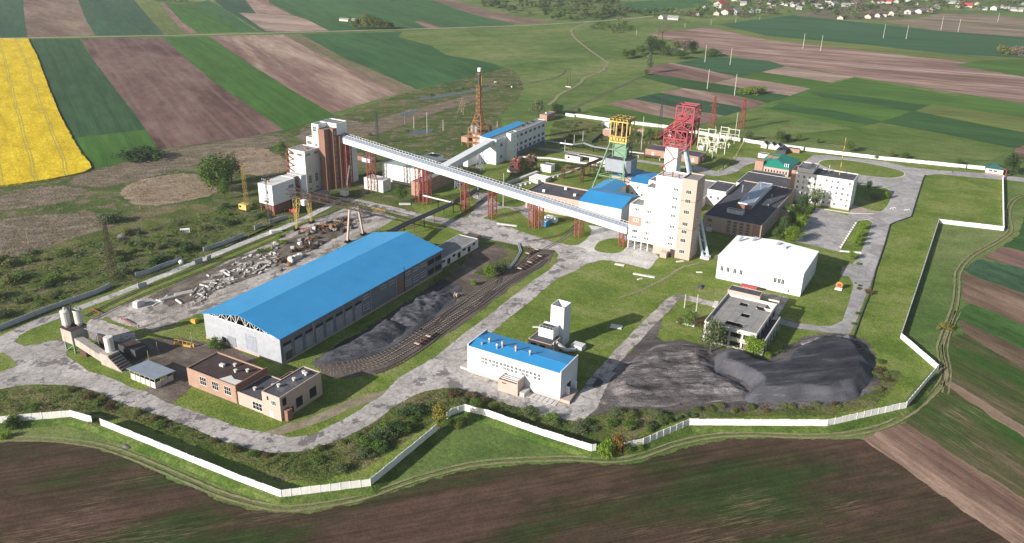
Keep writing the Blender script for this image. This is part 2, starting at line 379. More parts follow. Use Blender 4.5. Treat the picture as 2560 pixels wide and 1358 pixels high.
def strip(name, px, width, mat, z, jit=.3, closed=False, kind='structure', label=None, world=False, thick=0):
    pts = crv(px, 6, closed) if len(px) > 2 else px
    ps = [G(x, y, 0) for x, y in pts] if not world else [Vector((*p, 0)) for p in pts]
    q = []
    for a, b in zip(ps, ps[1:]):
        n = max(1, int((b - a).length / 2.5)); q += [a.lerp(b, j / n) for j in range(n)]
    q.append(ps[-1]); vs = []; fs = []
    for i, p in enumerate(q):
        d = (q[min(i + 1, len(q) - 1)] - q[max(i - 1, 0)]); d.z = 0; d.normalize(); nrm = Vector((-d.y, d.x, 0))
        wl = width / 2 + jit * mn.noise(p * .3); wr = width / 2 + jit * mn.noise(p * .3 + Vector((50, 0, 0)))
        vs += [tuple(p + nrm * wl + Vector((0, 0, z))), tuple(p - nrm * wr + Vector((0, 0, z)))]
        if i: fs.append((2 * i - 2, 2 * i - 1, 2 * i + 1, 2 * i))
    me = bpy.data.meshes.new(name); me.from_pydata(vs, [], fs); me.materials.append(mat)
    ob = bpy.data.objects.new(name, me); COL.objects.link(ob); tag(ob, label, None, None, kind); return ob
SAng, VAng = -29.5, 60.5
g_meadow = gmat('meadow', [(.062, .115, .026), (.115, .165, .045), (.19, .205, .08)], 70, 20, 2, fine=1.6, finek=.3, spots=(9, .66, (.2, .17, .09)), bmp=.4)
g_lawn = gmat('site grass', [(.078, .132, .018), (.140, .188, .035), (.215, .228, .078)], 18, -30, 1.5, fine=.9, finek=.5, spots=(7, .60, (.17, .155, .075)), bmp=.35)
g_rough = gmat('rough grass', [(.040, .075, .014), (.095, .115, .03), (.20, .17, .085)], 12, -30, 2, fine=1.0, finek=.6, spots=(4, .62, (.17, .12, .08)), bmp=.7)
g_marsh = gmat('marsh grass', [(.032, .072, .013), (.075, .105, .026), (.17, .145, .075)], 20, 10, 2.5, fine=1.4, finek=.6, spots=(9, .53, (.20, .145, .11)), bmp=.6)
g_reed = gmat('dry reeds', [(.20, .15, .105), (.30, .23, .16), (.38, .30, .22)], 9, 20, 2, fine=1.0, finek=.4, bmp=1.0)
g_heather = gmat('dead stalks', [(.10, .09, .045), (.17, .135, .095), (.27, .215, .175)], 6, 20, 2, fine=1.6, finek=.5, bmp=1.0)
g_green = {}
def crop(k, base, ang, ln=None, row=3, patch=60, st=8, var=.25, rowk=.12):
    a = tuple(x * (1 - var) for x in base); c = tuple(x * (1 + var) for x in base)
    return gmat(k, [a, base, c], patch, ang, st, row=row, rowk=rowk, fine=1.2, finek=.16, lines=ln, bmp=.2, dist=.6)
def soil(k, lo, mid, hi, ang, ln=None, row=4, patch=45, st=5, rowk=.14):
    return gmat(k, [lo, mid, hi], patch, ang, st, row=row, rowk=rowk, fine=1.0, finek=.18, lines=ln, bmp=.15, stops=(.32, .5, .68), dist=.5)
LE = -46        # direction of the strips beyond the marsh (degrees from +x)
a1 = (G(521, 91) - G(828, 284)); LE = math.degrees(math.atan2(a1.y, a1.x))
a1 = (G(1937, 100) - G(2560, 145)); RI = math.degrees(math.atan2(a1.y, a1.x))
a1 = (G(75, 98) - G(226, 412)); LR = math.degrees(math.atan2(a1.y, a1.x))
c_rape = gmat('rape flowers', [(.46, .32, .010), (.62, .44, .016), (.70, .53, .03)], 12, LR, 3, row=2, rowk=.06, fine=1.3, finek=.28, bmp=.5, lines=(19, (.33, .27, .08), 8), spots=(7, .70, (.30, .24, .03)))
c_dk = crop('wheat dark', (.034, .078, .032), LE, (14, (.012, .05, .018), 3))
c_dk2 = crop('wheat dark blue', (.036, .084, .044), LE - 2, None)
c_br = crop('wheat bright', (.050, .122, .022), LE, (21, (.022, .085, .014), 0))
c_ol = crop('olive strip', (.12, .15, .045), LE)
c_md = crop('wheat mid', (.045, .112, .038), LE, None, patch=90)
c_rg = crop('wheat right', (.042, .10, .046), RI, (24, (.05, .14, .05), 5), patch=80, st=12)
c_rb = crop('grass right bright', (.068, .135, .026), RI, None)
c_rd = crop('grass right dark', (.036, .088, .026), RI, None, rowk=.2)
c_ro = crop('olive right', (.13, .16, .045), RI, None)
s_l1 = soil('soil left', (.070, .038, .034), (.145, .085, .073), (.21, .14, .118), LE, (24, (.19, .14, .115), 4), patch=60, st=3)
s_l2 = soil('soil left light', (.13, .076, .062), (.215, .135, .11), (.38, .28, .22), LE, None, st=7)
s_t1 = soil('soil far', (.12, .075, .055), (.19, .13, .095), (.28, .20, .145), LE + 10, None, st=4, row=6)
s_pk = soil('soil pink', (.20, .14, .11), (.30, .21, .17), (.42, .32, .26), RI, None, st=6)
s_r1 = soil('soil right', (.14, .08, .066), (.25, .16, .13), (.38, .275, .225), RI, None, patch=40, st=9, rowk=.3, row=9)
ground = MB().add([(-4500, -600, 0), (4500, -600, 0), (5500, 6500, 0), (-5500, 6500, 0)], [(0, 1, 2, 3)]).build('ground', g_meadow); tag(ground, kind='structure')
zf = .05
def field(px, mat, dz=0, jit=.9, **k):
    global zf
    zf += .004
    return sheet('field', px, mat, zf + dz, jit, **k)
# -- beyond the far farm track
field([(-160, -40), (52, -40), (58, 0), (62, 50), (70, 95), (-160, 98)], c_dk2)
field([(52, -40), (185, -40), (195, 0), (215, 50), (238, 88), (70, 94), (62, 50), (58, 0)], s_t1)
field([(185, -40), (320, -40), (335, 0), (365, 35), (410, 86), (238, 89), (215, 50), (195, 0)], c_dk2)
field([(335, 0), (372, 0), (400, 8), (437, 55), (466, 85), (410, 86), (365, 35)], c_ol)
field([(400, 8), (412, 8), (455, 55), (497, 83), (465, 85), (437, 55)], s_l2)
field([(412, 8), (480, 12), (540, 38), (600, 80), (497, 83), (455, 55)], c_br)
field([(480, 12), (520, 0), (560, 22), (640, 78), (660, 80), (600, 80), (540, 38)], c_md)
field([(500, -30), (590, -30), (640, 34), (600, 32), (640, 55), (700, 80), (655, 80), (560, 22)], c_dk2)
field([(590, -30), (655, -30), (675, 8), (735, 40), (640, 34)], s_l2)
field([(598, 32), (640, 34), (740, 41), (765, 48), (822, 77), (700, 80), (665, 78)], s_pk, smooth=False)
field([(655, -30), (1020, -30), (1078, 0), (1178, 35), (1280, 60), (1285, 63), (1100, 70), (822, 77), (765, 48), (740, 41), (675, 8)], c_md)
field([(1036, 54), (1056, 52), (1103, 69), (1070, 71)], s_l2)
field([(1020, -30), (1090, -30), (1135, 0), (1220, 25), (1300, 43), (1390, 55), (1285, 61), (1178, 35), (1078, 0)], s_t1)
# -- between the farm track and the marsh
o = field([(-160, 98), (70, 98), (92, 140), (120, 215), (150, 290), (185, 355), (205, 388), (226, 412), (229, 422), (215, 432), (120, 452), (0, 468), (-160, 490)], c_rape, .9, .8, skirt=1.0)
o.name = 'rape_field'
field([(70, 98), (197, 97), (233, 150), (295, 232), (343, 292), (363, 325), (300, 332), (190, 345), (150, 290), (120, 215), (92, 140)], c_dk)
field([(188, 345), (300, 332), (363, 325), (396, 374), (330, 402), (236, 424), (222, 405)], c_br)
field([(203, 96), (405, 94), (475, 155), (538, 208), (640, 277), (707, 327), (600, 345), (398, 375), (343, 292), (295, 232), (233, 150)], s_l1)
field([(409, 94), (521, 91), (640, 170), (728, 225), (828, 284), (838, 296), (770, 310), (709, 326), (640, 276), (538, 208), (475, 155)], c_br)
field([(521, 91), (709, 87), (795, 135), (883, 175), (915, 190), (998, 235), (920, 256), (830, 284), (728, 225), (640, 170)], s_l2)
field([(709, 87), (753, 86), (865, 148), (940, 178), (1040, 223), (998, 235), (915, 190), (795, 135)], soil('olive soil', (.10, .10, .05), (.15, .135, .07), (.2, .15, .1), LE))
field([(753, 86), (1005, 80), (995, 93), (1040, 105), (1078, 115), (1115, 138), (1190, 150), (1230, 158), (1263, 170), (1190, 188), (1115, 208), (1040, 223), (940, 178), (865, 148)], crop('wheat hollow', (.040, .105, .036), LE, None, patch=70))
# -- right side strips
field([(1560, 6), (1620, 2), (1755, -6), (1790, 12), (1700, 22), (1610, 36), (1570, 30)], c_md)
field([(1793, 62), (1920, 46), (1995, 37), (2095, 51), (2195, 60), (2345, 78), (2560, 94), (2760, 105), (2760, 165), (2560, 145), (2370, 136), (2170, 113), (1920, 90)], c_rg)
field([(1793, 62), (1920, 90), (2170, 113), (2370, 136), (2560, 147), (2560, 152), (2420, 156), (2295, 144), (2095, 121), (1920, 101), (1812, 79), (1768, 70)], c_ro)
field([(1622, 85), (1768, 69), (1812, 78), (1920, 101), (2095, 120), (2295, 143), (2424, 156), (2390, 164), (2560, 193), (2760, 225), (2760, 300), (2560, 259), (2408, 235), (2137, 192), (1960, 165), (1920, 157), (1808, 136), (1740, 118), (1670, 99)], s_r1)
field([(2392, 163), (2450, 152), (2560, 148), (2760, 158), (2760, 222), (2560, 191)], c_rb)
field([(2207, 54), (2290, 47), (2357, 33), (2450, 36), (2560, 44), (2760, 52), (2760, 104), (2560, 93), (2345, 78)], soil('strips far', (.13, .13, .06), (.20, .15, .11), (.30, .22, .17), RI, None, st=14, row=12, rowk=.3, patch=25))
field([(1985, 40), (2060, 20), (2200, 10), (2330, 14), (2330, 34), (2207, 52), (2095, 50)], gmat('village plots', [(.07, .11, .035), (.15, .13, .08), (.2, .15, .11)], 30, RI, 3))
field([(1690, 158), (1787, 140), (1920, 152), (1962, 165), (1905, 180), (1850, 192), (1740, 172), (1690, 163)], c_rg)
field([(1632, 165), (1680, 157), (1842, 192), (1780, 208), (1700, 196), (1616, 185)], s_l2)
field([(1905, 180), (1962, 167), (2135, 193), (2075, 207), (1920, 186)], s_pk)
field([(1603, 193), (1625, 185), (1700, 196), (1785, 209), (1860, 222), (1975, 240), (1960, 247), (1915, 257), (1840, 240), (1710, 221)], c_rd)
field([(1785, 208), (1842, 194), (1930, 206), (2027, 222), (1975, 240), (1860, 222)], s_pk)
field([(1842, 193), (1908, 181), (2078, 207), (2030, 222), (1930, 205)], c_rb)
field([(1650, 232), (1710, 221), (1840, 240), (1915, 257), (1878, 272), (1755, 252)], s_l2)
field([(1583, 247), (1650, 233), (1755, 252), (1875, 271), (1813, 290), (1670, 265)], c_dk2)
field([(1517, 262), (1577, 248), (1670, 265), (1808, 291), (1755, 312), (1620, 285)], s_l2)
field([(1465, 275), (1517, 263), (1620, 285), (1752, 312), (1715, 322), (1680, 315), (1580, 300)], c_rb)
field([(2137, 195), (2400, 243), (2325, 264), (2282, 279), (2245, 292), (2207, 304), (2132, 321), (1990, 290), (1905, 272), (1975, 241), (2030, 223)], c_rb)
field([(2010, 228), (2140, 240), (2320, 264), (2282, 279), (2200, 265), (2060, 245)], c_rd)
field([(1950, 258), (2080, 275), (2205, 304), (2170, 314), (2050, 290), (1925, 272)], c_rd)
field([(2408, 236), (2560, 261), (2760, 300), (2760, 340), (2560, 295), (2330, 262)], c_rb)
field([(2330, 262), (2560, 295), (2760, 340), (2760, 385), (2560, 332), (2288, 279)], c_ro)
field([(2288, 279), (2560, 333), (2760, 385), (2760, 400), (2640, 392), (2545, 373), (2383, 340), (2200, 306)], c_rd)
field([(2200, 307), (2383, 341), (2540, 374), (2480, 402), (2380, 400), (2120, 362), (1960, 338), (2132, 322)], gmat('pasture', [(.06, .11, .02), (.10, .15, .035), (.15, .17, .06)], 60, RI, 3, fine=1.4))
# -- fields outside the front and right walls
FA = math.degrees(math.atan2((G(1600, 1200) - G(900, 1330)).y, (G(1600, 1200) - G(900, 1330)).x))
a1 = G(2560, 1245) - G(2275, 1060); RB = math.degrees(math.atan2(a1.y, a1.x))
s_fg = gmat('young crop', [(.030, .048, .013), (.052, .038, .022), (.080, .048, .035)], 24, FA, 3.5, row=1.1, rowk=.24, fine=.8, finek=.3, bmp=.12, stops=(.37, .48, .60), streaks=(.35, .53, (.24, .16, .11), .6))
field([(-200, 1128), (0, 1112), (120, 1111), (200, 1120), (280, 1142), (400, 1196), (550, 1266), (680, 1292), (760, 1290), (900, 1264), (1050, 1214), (1200, 1179), (1400, 1166), (1560, 1170), (1620, 1158), (1700, 1130), (1830, 1104), (2160, 1104), (2406, 1275), (2530, 1357), (2760, 1520), (-200, 1520)], s_fg, jit=1.2)
field([(2162, 1098), (2267, 1063), (2400, 1150), (2558, 1245), (2760, 1370), (2760, 1520), (2620, 1420), (2530, 1357), (2406, 1275)], soil('soil corner', (.085, .048, .037), (.19, .118, .09), (.31, .21, .155), RB, None, row=1.0, rowk=.22, st=7, patch=16))
field([(2374, 850), (2422, 836), (2560, 922), (2760, 1030), (2760, 1368), (2558, 1243), (2272, 1060), (2362, 985), (2368, 955)], gmat('young crop right', [(.036, .082, .016), (.065, .075, .026), (.12, .095, .055)], 18, RB, 5, row=1.4, rowk=.2, fine=.8, finek=.25, stops=(.38, .52, .68), streaks=(.5, .52, (.30, .21, .14), .7)))
field([(2363, 958), (2380, 958), (2480, 1020), (2600, 1098), (2590, 1112), (2470, 1035)], soil('soil edge', (.12, .08, .06), (.2, .14, .1), (.25, .18, .13), RB, None, st=4, row=1.5))
field([(2403, 803), (2430, 812), (2560, 873), (2760, 975), (2760, 1028), (2560, 921), (2418, 835)], soil('soil right near', (.07, .05, .03), (.12, .085, .055), (.18, .125, .085), RB, None, row=1.2, st=6, patch=20))
field([(2405, 782), (2430, 762), (2480, 778), (2560, 815), (2760, 910), (2760, 973), (2560, 873), (2430, 813), (2403, 800)], crop('crop tuft green', (.048, .105, .026), RB, None, row=2, patch=14, st=3, var=.45))
field([(2413, 686), (2430, 690), (2560, 735), (2760, 815), (2760, 908), (2560, 814), (2480, 778), (2430, 760), (2414, 745)], soil('soil stripe bright', (.075, .055, .03), (.15, .10, .07), (.28, .19, .14), RB, None, row=1.2, st=8, patch=18))
field([(2416, 676), (2450, 651), (2560, 675), (2760, 725), (2760, 813), (2560, 734), (2440, 692)], crop('crop bluish', (.042, .088, .046), RB, None, row=2, patch=14, st=3, var=.4))
field([(2460, 645), (2504, 620), (2530, 622), (2640, 655), (2760, 690), (2760, 724), (2560, 674)], s_l2)
field([(2506, 617), (2545, 590), (2560, 545), (2760, 560), (2760, 688), (2640, 654), (2530, 621)], c_rd)
field([(2540, 372), (2570, 360), (2700, 400), (2700, 420), (2560, 408), (2530, 385)], s_l2)
# -- marsh and the ground of the works
sheet('marsh', [(-200, 500), (0, 470), (120, 455), (229, 425), (400, 376), (600, 346), (707, 330), (840, 296), (1000, 240), (1263, 172), (1290, 190), (1300, 215), (1290, 240), (1240, 290), (1250, 330), (1200, 420), (1000, 520), (900, 500), (720, 545), (560, 628), (300, 715), (0, 830), (-200, 890)], g_marsh, .035, 3, smooth=False)
for k, px in enumerate([[(310, 478), (345, 455), (420, 440), (470, 437), (520, 445), (542, 470), (520, 488), (450, 503), (380, 512), (335, 505)],
                        [(560, 385), (600, 372), (650, 372), (700, 395), (715, 425), (660, 440), (600, 430), (575, 410)],
                        [(1090, 1000), (1091, 1000), (1092, 1001)]][:2]):
    sheet('reed_bed', px, g_reed, .105, 3.0, smooth=True, kind='stuff', jf=.3)
for px in [[(0, 500), (60, 480), (150, 470), (190, 478), (170, 498), (90, 512), (0, 520)], [(190, 450), (300, 415), (460, 375), (640, 345), (700, 350), (640, 372), (470, 412), (330, 450), (230, 463)],
           [(0, 560), (100, 545), (240, 540), (260, 565), (150, 600), (60, 640), (0, 650)], [(880, 330), (1000, 285), (1080, 265), (1180, 240), (1185, 248), (1080, 282), (1000, 310), (900, 345)], [(750, 345), (830, 300), (900, 315), (860, 335)]]:
    sheet('dead_stalks', px, g_heather, .10, 3.0, smooth=True, kind='stuff', jf=.3)
water, t_, b_ = nodes('water'); b_.inputs['Base Color'].default_value = (.05, .06, .07, 1); b_.inputs['Roughness'].default_value = .25; b_.inputs['Specular IOR Level'].default_value = .6
sheet('ditch_water', [(1047, 246), (1100, 238), (1180, 226), (1225, 217), (1222, 222), (1150, 236), (1090, 246), (1055, 250)], water, .14, .6, smooth=True)
sheet('pond_water', [(1008, 324), (1030, 329), (1082, 322), (1080, 329), (1060, 334), (1030, 335)], water, .14, .5, smooth=True)
sheet('ditch_water', [(1000, 286), (1040, 277), (1042, 280), (1010, 291)], water, .14, .5, smooth=True)
site = sheet('site_ground', [(60, 1040), (178, 1042), (253, 1063), (384, 1116), (469, 1151), (594, 1202), (703, 1243), (926, 1215), (1094, 1074), (1122, 1044), (1162, 1027), (1219, 1041), (1362, 1091), (1484, 1128), (1607, 1112), (1722, 1063), (2067, 1065), (2264, 1020), (2343, 925), (2251, 845), (2346, 558), (2508, 577), (2506, 441), (2462, 428), (2215, 402), (2013, 378), (1850, 354), (1667, 322), (1438, 292), (1400, 300), (1200, 420), (1000, 520), (720, 548), (560, 632), (300, 720), (0, 835), (-200, 900), (-200, 1090)], g_lawn, .08, .4)
sheet('rough_strip', [(-100, 990), (60, 975), (165, 965), (245, 982), (310, 1014), (400, 1042), (500, 1080), (625, 1126), (690, 1134), (750, 1130), (800, 1120), (894, 1078), (975, 1025), (1066, 980), (1150, 974), (1190, 985), (1347, 1038), (1440, 1054), (1560, 1010), (1700, 1020), (2000, 1015), (2170, 990), (2200, 940), (2240, 930), (2180, 1010), (2060, 1030), (1800, 1035), (1660, 1050), (1540, 1115), (1480, 1115), (1370, 1080), (1215, 1035), (1130, 1010), (1060, 1060), (1000, 1100), (900, 1165), (800, 1195), (700, 1190), (560, 1130), (400, 1070), (255, 1030), (180, 1020), (-100, 1040)], g_rough, .10, 1.5)
sheet('rough_strip', [(-200, 880), (0, 790), (300, 690), (560, 600), (700, 560), (720, 545), (560, 630), (300, 712), (0, 825), (-200, 900)], g_rough, .10, 1.5)
sheet('rough_strip', [(-100, 660), (100, 620), (330, 560), (560, 500), (700, 470), (720, 540), (560, 600), (300, 690), (0, 790), (-200, 880)], g_rough, .096, 3)
sheet('rough_strip', [(1390, 305), (1440, 300), (1560, 318), (1680, 330), (1740, 345), (1700, 372), (1590, 385), (1500, 380), (1430, 370), (1380, 345)], g_rough, .10, 1.5)
sheet('rough_strip', [(700, 545), (780, 515), (900, 490), (1000, 500), (1040, 535), (960, 520), (900, 505), (850, 515), (760, 545)], g_rough, .10, 1)
road_c = gmat('old concrete', [(.32, .29, .275), (.41, .38, .36), (.47, .44, .42)], 9, VAng, 2, fine=.7, finek=.2, spots=(9, .545, (.14, .13, .135)), bmp=.03, dist=1.2, cracks=(6.5, .35, VAng))
road_o = gmat('worn concrete', [(.27, .235, .21), (.41, .37, .34), (.52, .475, .44)], 12, VAng, 2, fine=.7, finek=.28, spots=(9, .54, (.16, .14, .125)), bmp=.03, dist=1.2, cracks=(6, .4, VAng))
road_l = gmat('pale concrete', [(.40, .38, .36), (.50, .485, .465), (.56, .545, .525)], 8, SAng, 1, fine=.6, finek=.08, spots=(6, .70, (.2, .19, .18)), bmp=.02, cracks=(3.5, .35, SAng))
road_a = gmat('asphalt', [(.30, .28, .275), (.36, .34, .335), (.40, .38, .375)], 20, SAng, 2, fine=.6, finek=.09, spots=(7, .70, (.2, .195, .19)), bmp=.02, cracks=(7, .3, SAng))
dirt = gmat('dirt', [(.07, .055, .045), (.12, .095, .08), (.2, .17, .145)], 7, SAng, 2, fine=.7, finek=.3, bmp=.1)
path_m = gmat('path', [(.16, .15, .08), (.24, .20, .14), (.32, .27, .2)], 5, 0, 1, fine=.6, finek=.2, bmp=.05)
coal_g = gmat('coal ground', [(.018, .018, .022), (.045, .045, .053), (.13, .128, .138)], 7, VAng, 3, fine=.6, finek=.45, bmp=.2, spots=(5, .64, (.16, .14, .09)))
coal_d = gmat('trampled coal mud', [(.042, .037, .036), (.105, .092, .088), (.20, .183, .178)], 9, 5, 3, fine=.6, finek=.4, bmp=.2, spots=(5, .62, (.19, .14, .09)))
ballast = gmat('ballast', [(.07, .055, .048), (.11, .09, .078), (.16, .13, .11)], 6, VAng, 3, fine=.5, finek=.3, bmp=.08)
# dirt first, then pavements
sheet('dirt_ground', [(225, 870), (330, 850), (450, 850), (560, 865), (640, 905), (540, 900), (470, 925), (455, 985), (420, 1010), (365, 980), (420, 960), (425, 940), (330, 900)], dirt, .115, 1.5)
sheet('rough_strip', [(1180, 620), (1240, 605), (1310, 615), (1330, 640), (1290, 680), (1230, 740), (1130, 745), (1040, 760), (1110, 690)], g_rough, .112, 1.5)
sheet('dirt_ground', [(1190, 625), (1250, 615), (1270, 640), (1230, 655), (1190, 680), (1130, 720), (1110, 715), (1150, 670)], dirt, .117, 1.5)
sheet('dirt_ground', [(1120, 735), (1180, 690), (1215, 690), (1200, 720), (1160, 745)], dirt, .118, 1.5)
sheet('rail_bed', [(790, 912), (870, 900), (930, 888), (1000, 850), (1080, 798), (1160, 745), (1240, 690), (1300, 655), (1340, 625), (1385, 628), (1372, 655), (1330, 680), (1280, 715), (1212, 768), (1150, 812), (1080, 858), (1015, 898), (955, 930), (880, 942), (820, 945)], ballast, .12, .8)
sheet('coal_ground', [(785, 905), (830, 880), (960, 800), (1060, 735), (1110, 700), (1150, 720), (1130, 760), (1040, 830), (950, 885), (850, 908)], coal_g, .125, 1.5)
sheet('coal_ground', [(1640, 800), (1600, 875), (1530, 920), (1490, 960), (1470, 1000), (1480, 1035), (1560, 1018), (1680, 1025), (1900, 1020), (2100, 1010), (2190, 970), (2185, 900), (2160, 850), (2080, 835), (2010, 850), (1930, 900), (1780, 870), (1700, 855), (1640, 860)], coal_d, .118, 2)
outer = [(-200, 1000), (0, 972), (47, 963), (110, 960), (162, 961), (205, 968), (244, 979), (312, 1010), (400, 1038), (500, 1076), (562, 1102), (625, 1122), (687, 1131), (750, 1127), (800, 1117), (847, 1098), (894, 1076), (941, 1051), (975, 1023), (1019, 994), (1066, 976), (1112, 969), (1153, 971), (1190, 982), (1269, 1010), (1347, 1035), (1450, 1055)]
innr = [(1490, 1020), (1520, 980), (1560, 935), (1520, 930), (1470, 960), (1425, 1015), (1400, 1008), (1168, 933), (1176, 870), (1230, 829), (1277, 790), (1323, 754), (1392, 696), (1440, 676), (1462, 659), (1506, 650), (1547, 655), (1620, 673), (1646, 644), (1625, 618), (1568, 600), (1562, 583), (1527, 572), (1471, 564), (1480, 575), (1477, 589), (1465, 601), (1448, 613), (1428, 615), (1386, 607), (1300, 580), (1235, 553), (1205, 547), (1240, 524), (1265, 519), (1300, 530), (1332, 556), (1330, 520), (1290, 497), (1255, 512), (1238, 505), (1225, 485), (1170, 476), (1178, 490), (1196, 500), (1190, 520), (1172, 542), (1127, 549), (1060, 538), (1000, 522), (908, 502), (850, 492), (850, 500), (905, 512), (1000, 537), (1056, 549), (1106, 561), (1180, 590), (1262, 606), (1330, 620), (1386, 625), (1399, 636), (1395, 655), (1376, 676), (1340, 699), (1286, 740), (1217, 795), (1153, 843), (1090, 893), (1044, 921), (1000, 946), (957, 990), (925, 1010), (880, 1040), (830, 1066), (780, 1090), (720, 1096), (650, 1080), (597, 1072), (544, 1052), (493, 1034), (444, 1017), (420, 1010), (365, 981), (332, 974), (292, 954), (255, 939), (224, 932), (199, 915), (165, 893), (165, 848), (59, 868), (36, 857), (45, 840), (78, 822), (155, 793), (212, 771), (309, 735), (309, 724), (207, 763), (151, 783), (101, 797), (47, 820), (5, 840), (-40, 855), (-30, 880), (14, 882), (38, 900), (48, 915), (0, 932), (-200, 960)]
sheet('road', outer + innr, road_c, .135, .35)
for px in [][:0] and [[(700, 1118), (735, 1100), (760, 1098), (770, 1108), (740, 1122), (715, 1124)], [(1335, 705), (1372, 690), (1365, 700), (1342, 716)], [(1405, 640), (1425, 628), (1452, 640), (1445, 655), (1418, 650)], [(300, 968), (322, 962), (318, 975), (345, 990), (400, 1010), (430, 1030), (470, 1058), (430, 1045), (380, 1020), (330, 990)], [(440, 1040), (520, 1066), (560, 1090), (600, 1112), (540, 1090), (470, 1062)], [(1190, 800), (1225, 790), (1218, 800), (1195, 808)], [(950, 1000), (1000, 985), (990, 998), (960, 1010)]]:
    sheet('asphalt_patch', px, gmat('patch', [(.10, .092, .098), (.13, .12, .125), (.16, .15, .15)], 8, 0, 1, fine=.6, finek=.15, bmp=.02), .141, .9, smooth=True)
sheet('concrete_apron', [(1428, 616), (1448, 613), (1465, 601), (1477, 589), (1480, 575), (1471, 564), (1527, 572), (1562, 583), (1568, 600), (1625, 618), (1646, 644), (1620, 673), (1547, 655), (1506, 650), (1462, 659), (1452, 645), (1470, 630), (1462, 622)], road_l, .146, .3)
isl = [[(1487, 620), (1498, 605), (1527, 597), (1556, 597), (1568, 606), (1570, 612), (1556, 628), (1537, 634), (1506, 632), (1490, 627)],
       [(1245, 513), (1290, 498), (1318, 505), (1300, 517), (1262, 517)]]
for px in isl: sheet('grass_island', px, g_lawn, .156, .3, smooth=True)
sheet('yard_slab', [(212, 822), (233, 796), (262, 784), (339, 753), (430, 722), (500, 690), (560, 658), (640, 625), (700, 600), (735, 575), (800, 545), (880, 518), (948, 531), (990, 545), (941, 573), (863, 611), (759, 663), (585, 742), (500, 780), (412, 817), (377, 828), (350, 820), (330, 815), (300, 805), (262, 790), (250, 800), (330, 830), (345, 855), (295, 852), (240, 850)], road_o, .13, .8)
sheet('yard_soil', [(380, 745), (470, 700), (560, 665), (660, 625), (720, 600), (790, 570), (850, 560), (860, 580), (790, 620), (720, 650), (660, 680), (560, 715), (500, 745), (430, 765)], gmat('rubble dust', [(.07, .055, .045), (.14, .115, .095), (.25, .22, .19)], 5, VAng, 2, fine=.7, finek=.45, bmp=.2), .137, 1.5)
strip('concrete_path', [(304, 731), (400, 693), (480, 660), (560, 628), (640, 596), (720, 565), (790, 532), (850, 500)], 4.5, road_l, .128, .5)
ringo = [(2033, 388), (2070, 389), (2130, 395), (2215, 405), (2270, 418), (2330, 425), (2461, 434), (2506, 440), (2760, 456), (2760, 478), (2506, 450), (2420, 443), (2346, 436), (2313, 439), (2307, 450), (2296, 485), (2278, 543), (2225, 563), (2208, 623), (2188, 680), (2161, 750), (2136, 815), (2125, 835), (2075, 833), (1985, 820), (1950, 811), (1950, 798), (1990, 808), (2050, 816), (2080, 815), (2105, 803), (2121, 760), (2134, 712), (2123, 693), (2101, 688), (2106, 667), (2131, 660), (2148, 645), (2150, 634), (2100, 631), (1987, 604), (2040, 520), (2120, 540), (2145, 500), (2145, 456), (2090, 446), (2020, 425), (2005, 412), (2020, 398)]
sheet('road', ringo, road_a, .135, .25)
for px in [[(2045, 408), (2060, 400), (2100, 399), (2150, 405), (2195, 413), (2253, 428), (2263, 438), (2245, 445), (2215, 446), (2145, 438), (2095, 428), (2060, 418)],
           [(2120, 462), (2198, 467), (2220, 473), (2230, 488), (2222, 510), (2213, 523), (2195, 532), (2150, 530), (2100, 500)],
           [(2145, 551), (2170, 549), (2182, 556), (2170, 590), (2153, 632), (2100, 628), (2120, 590)]]:
    sheet('kerb', [(x, y) for x, y in px], M['concrete_light'], .20, .1, smooth=len(px) > 7)
    cx = sum(p[0] for p in px) / len(px); cy = sum(p[1] for p in px) / len(px)
    sheet('grass_island', [(cx + (x - cx) * .975, cy + (y - cy) * .96) for x, y in px], g_lawn, .215, .1, smooth=len(px) > 7)
sheet('concrete_bank', [(2125, 530), (2128, 512), (2180, 527), (2205, 530), (2190, 537), (2150, 536)], gmat('bank', [(.3, .24, .2), (.38, .31, .26), (.42, .36, .3)], 4), .23, .1)
sheet('concrete_apron', [(1890, 730), (1930, 737), (1968, 745), (1948, 778), (1940, 800), (1925, 796), (1928, 773), (1935, 746)], road_o, .13, .3)
strip('road', [(1345, 372), (1420, 380), (1500, 393), (1590, 402), (1660, 412), (1740, 422), (1800, 432), (1850, 413), (1895, 401)], 6, road_a, .132, .3)
sheet('road', [(1740, 415), (1796, 430), (1835, 423), (1848, 408), (1835, 394), (1890, 397), (1892, 406), (1862, 415), (1845, 428), (1815, 438), (1780, 440), (1735, 427)], road_a, .139, .3, smooth=True)
strip('road', [(1800, 766), (1745, 752), (1693, 745), (1650, 782), (1600, 832), (1545, 890), (1495, 948), (1460, 1000)], 5.5, road_o, .133, .9)
strip('footpath', [(1800, 640), (1740, 660), (1702, 670), (1665, 695), (1635, 710), (1600, 727), (1550, 744)], 1.3, path_m, .132, .4)
strip('footpath', [(640, 1100), (700, 1078), (800, 1045), (880, 1010), (950, 990), (985, 975)], 5, path_m, .131, 1.0)
strip('dirt_track', [(410, 1012), (440, 985), (465, 960), (478, 930), (520, 905), (560, 895)], 5, dirt, .12, 1)
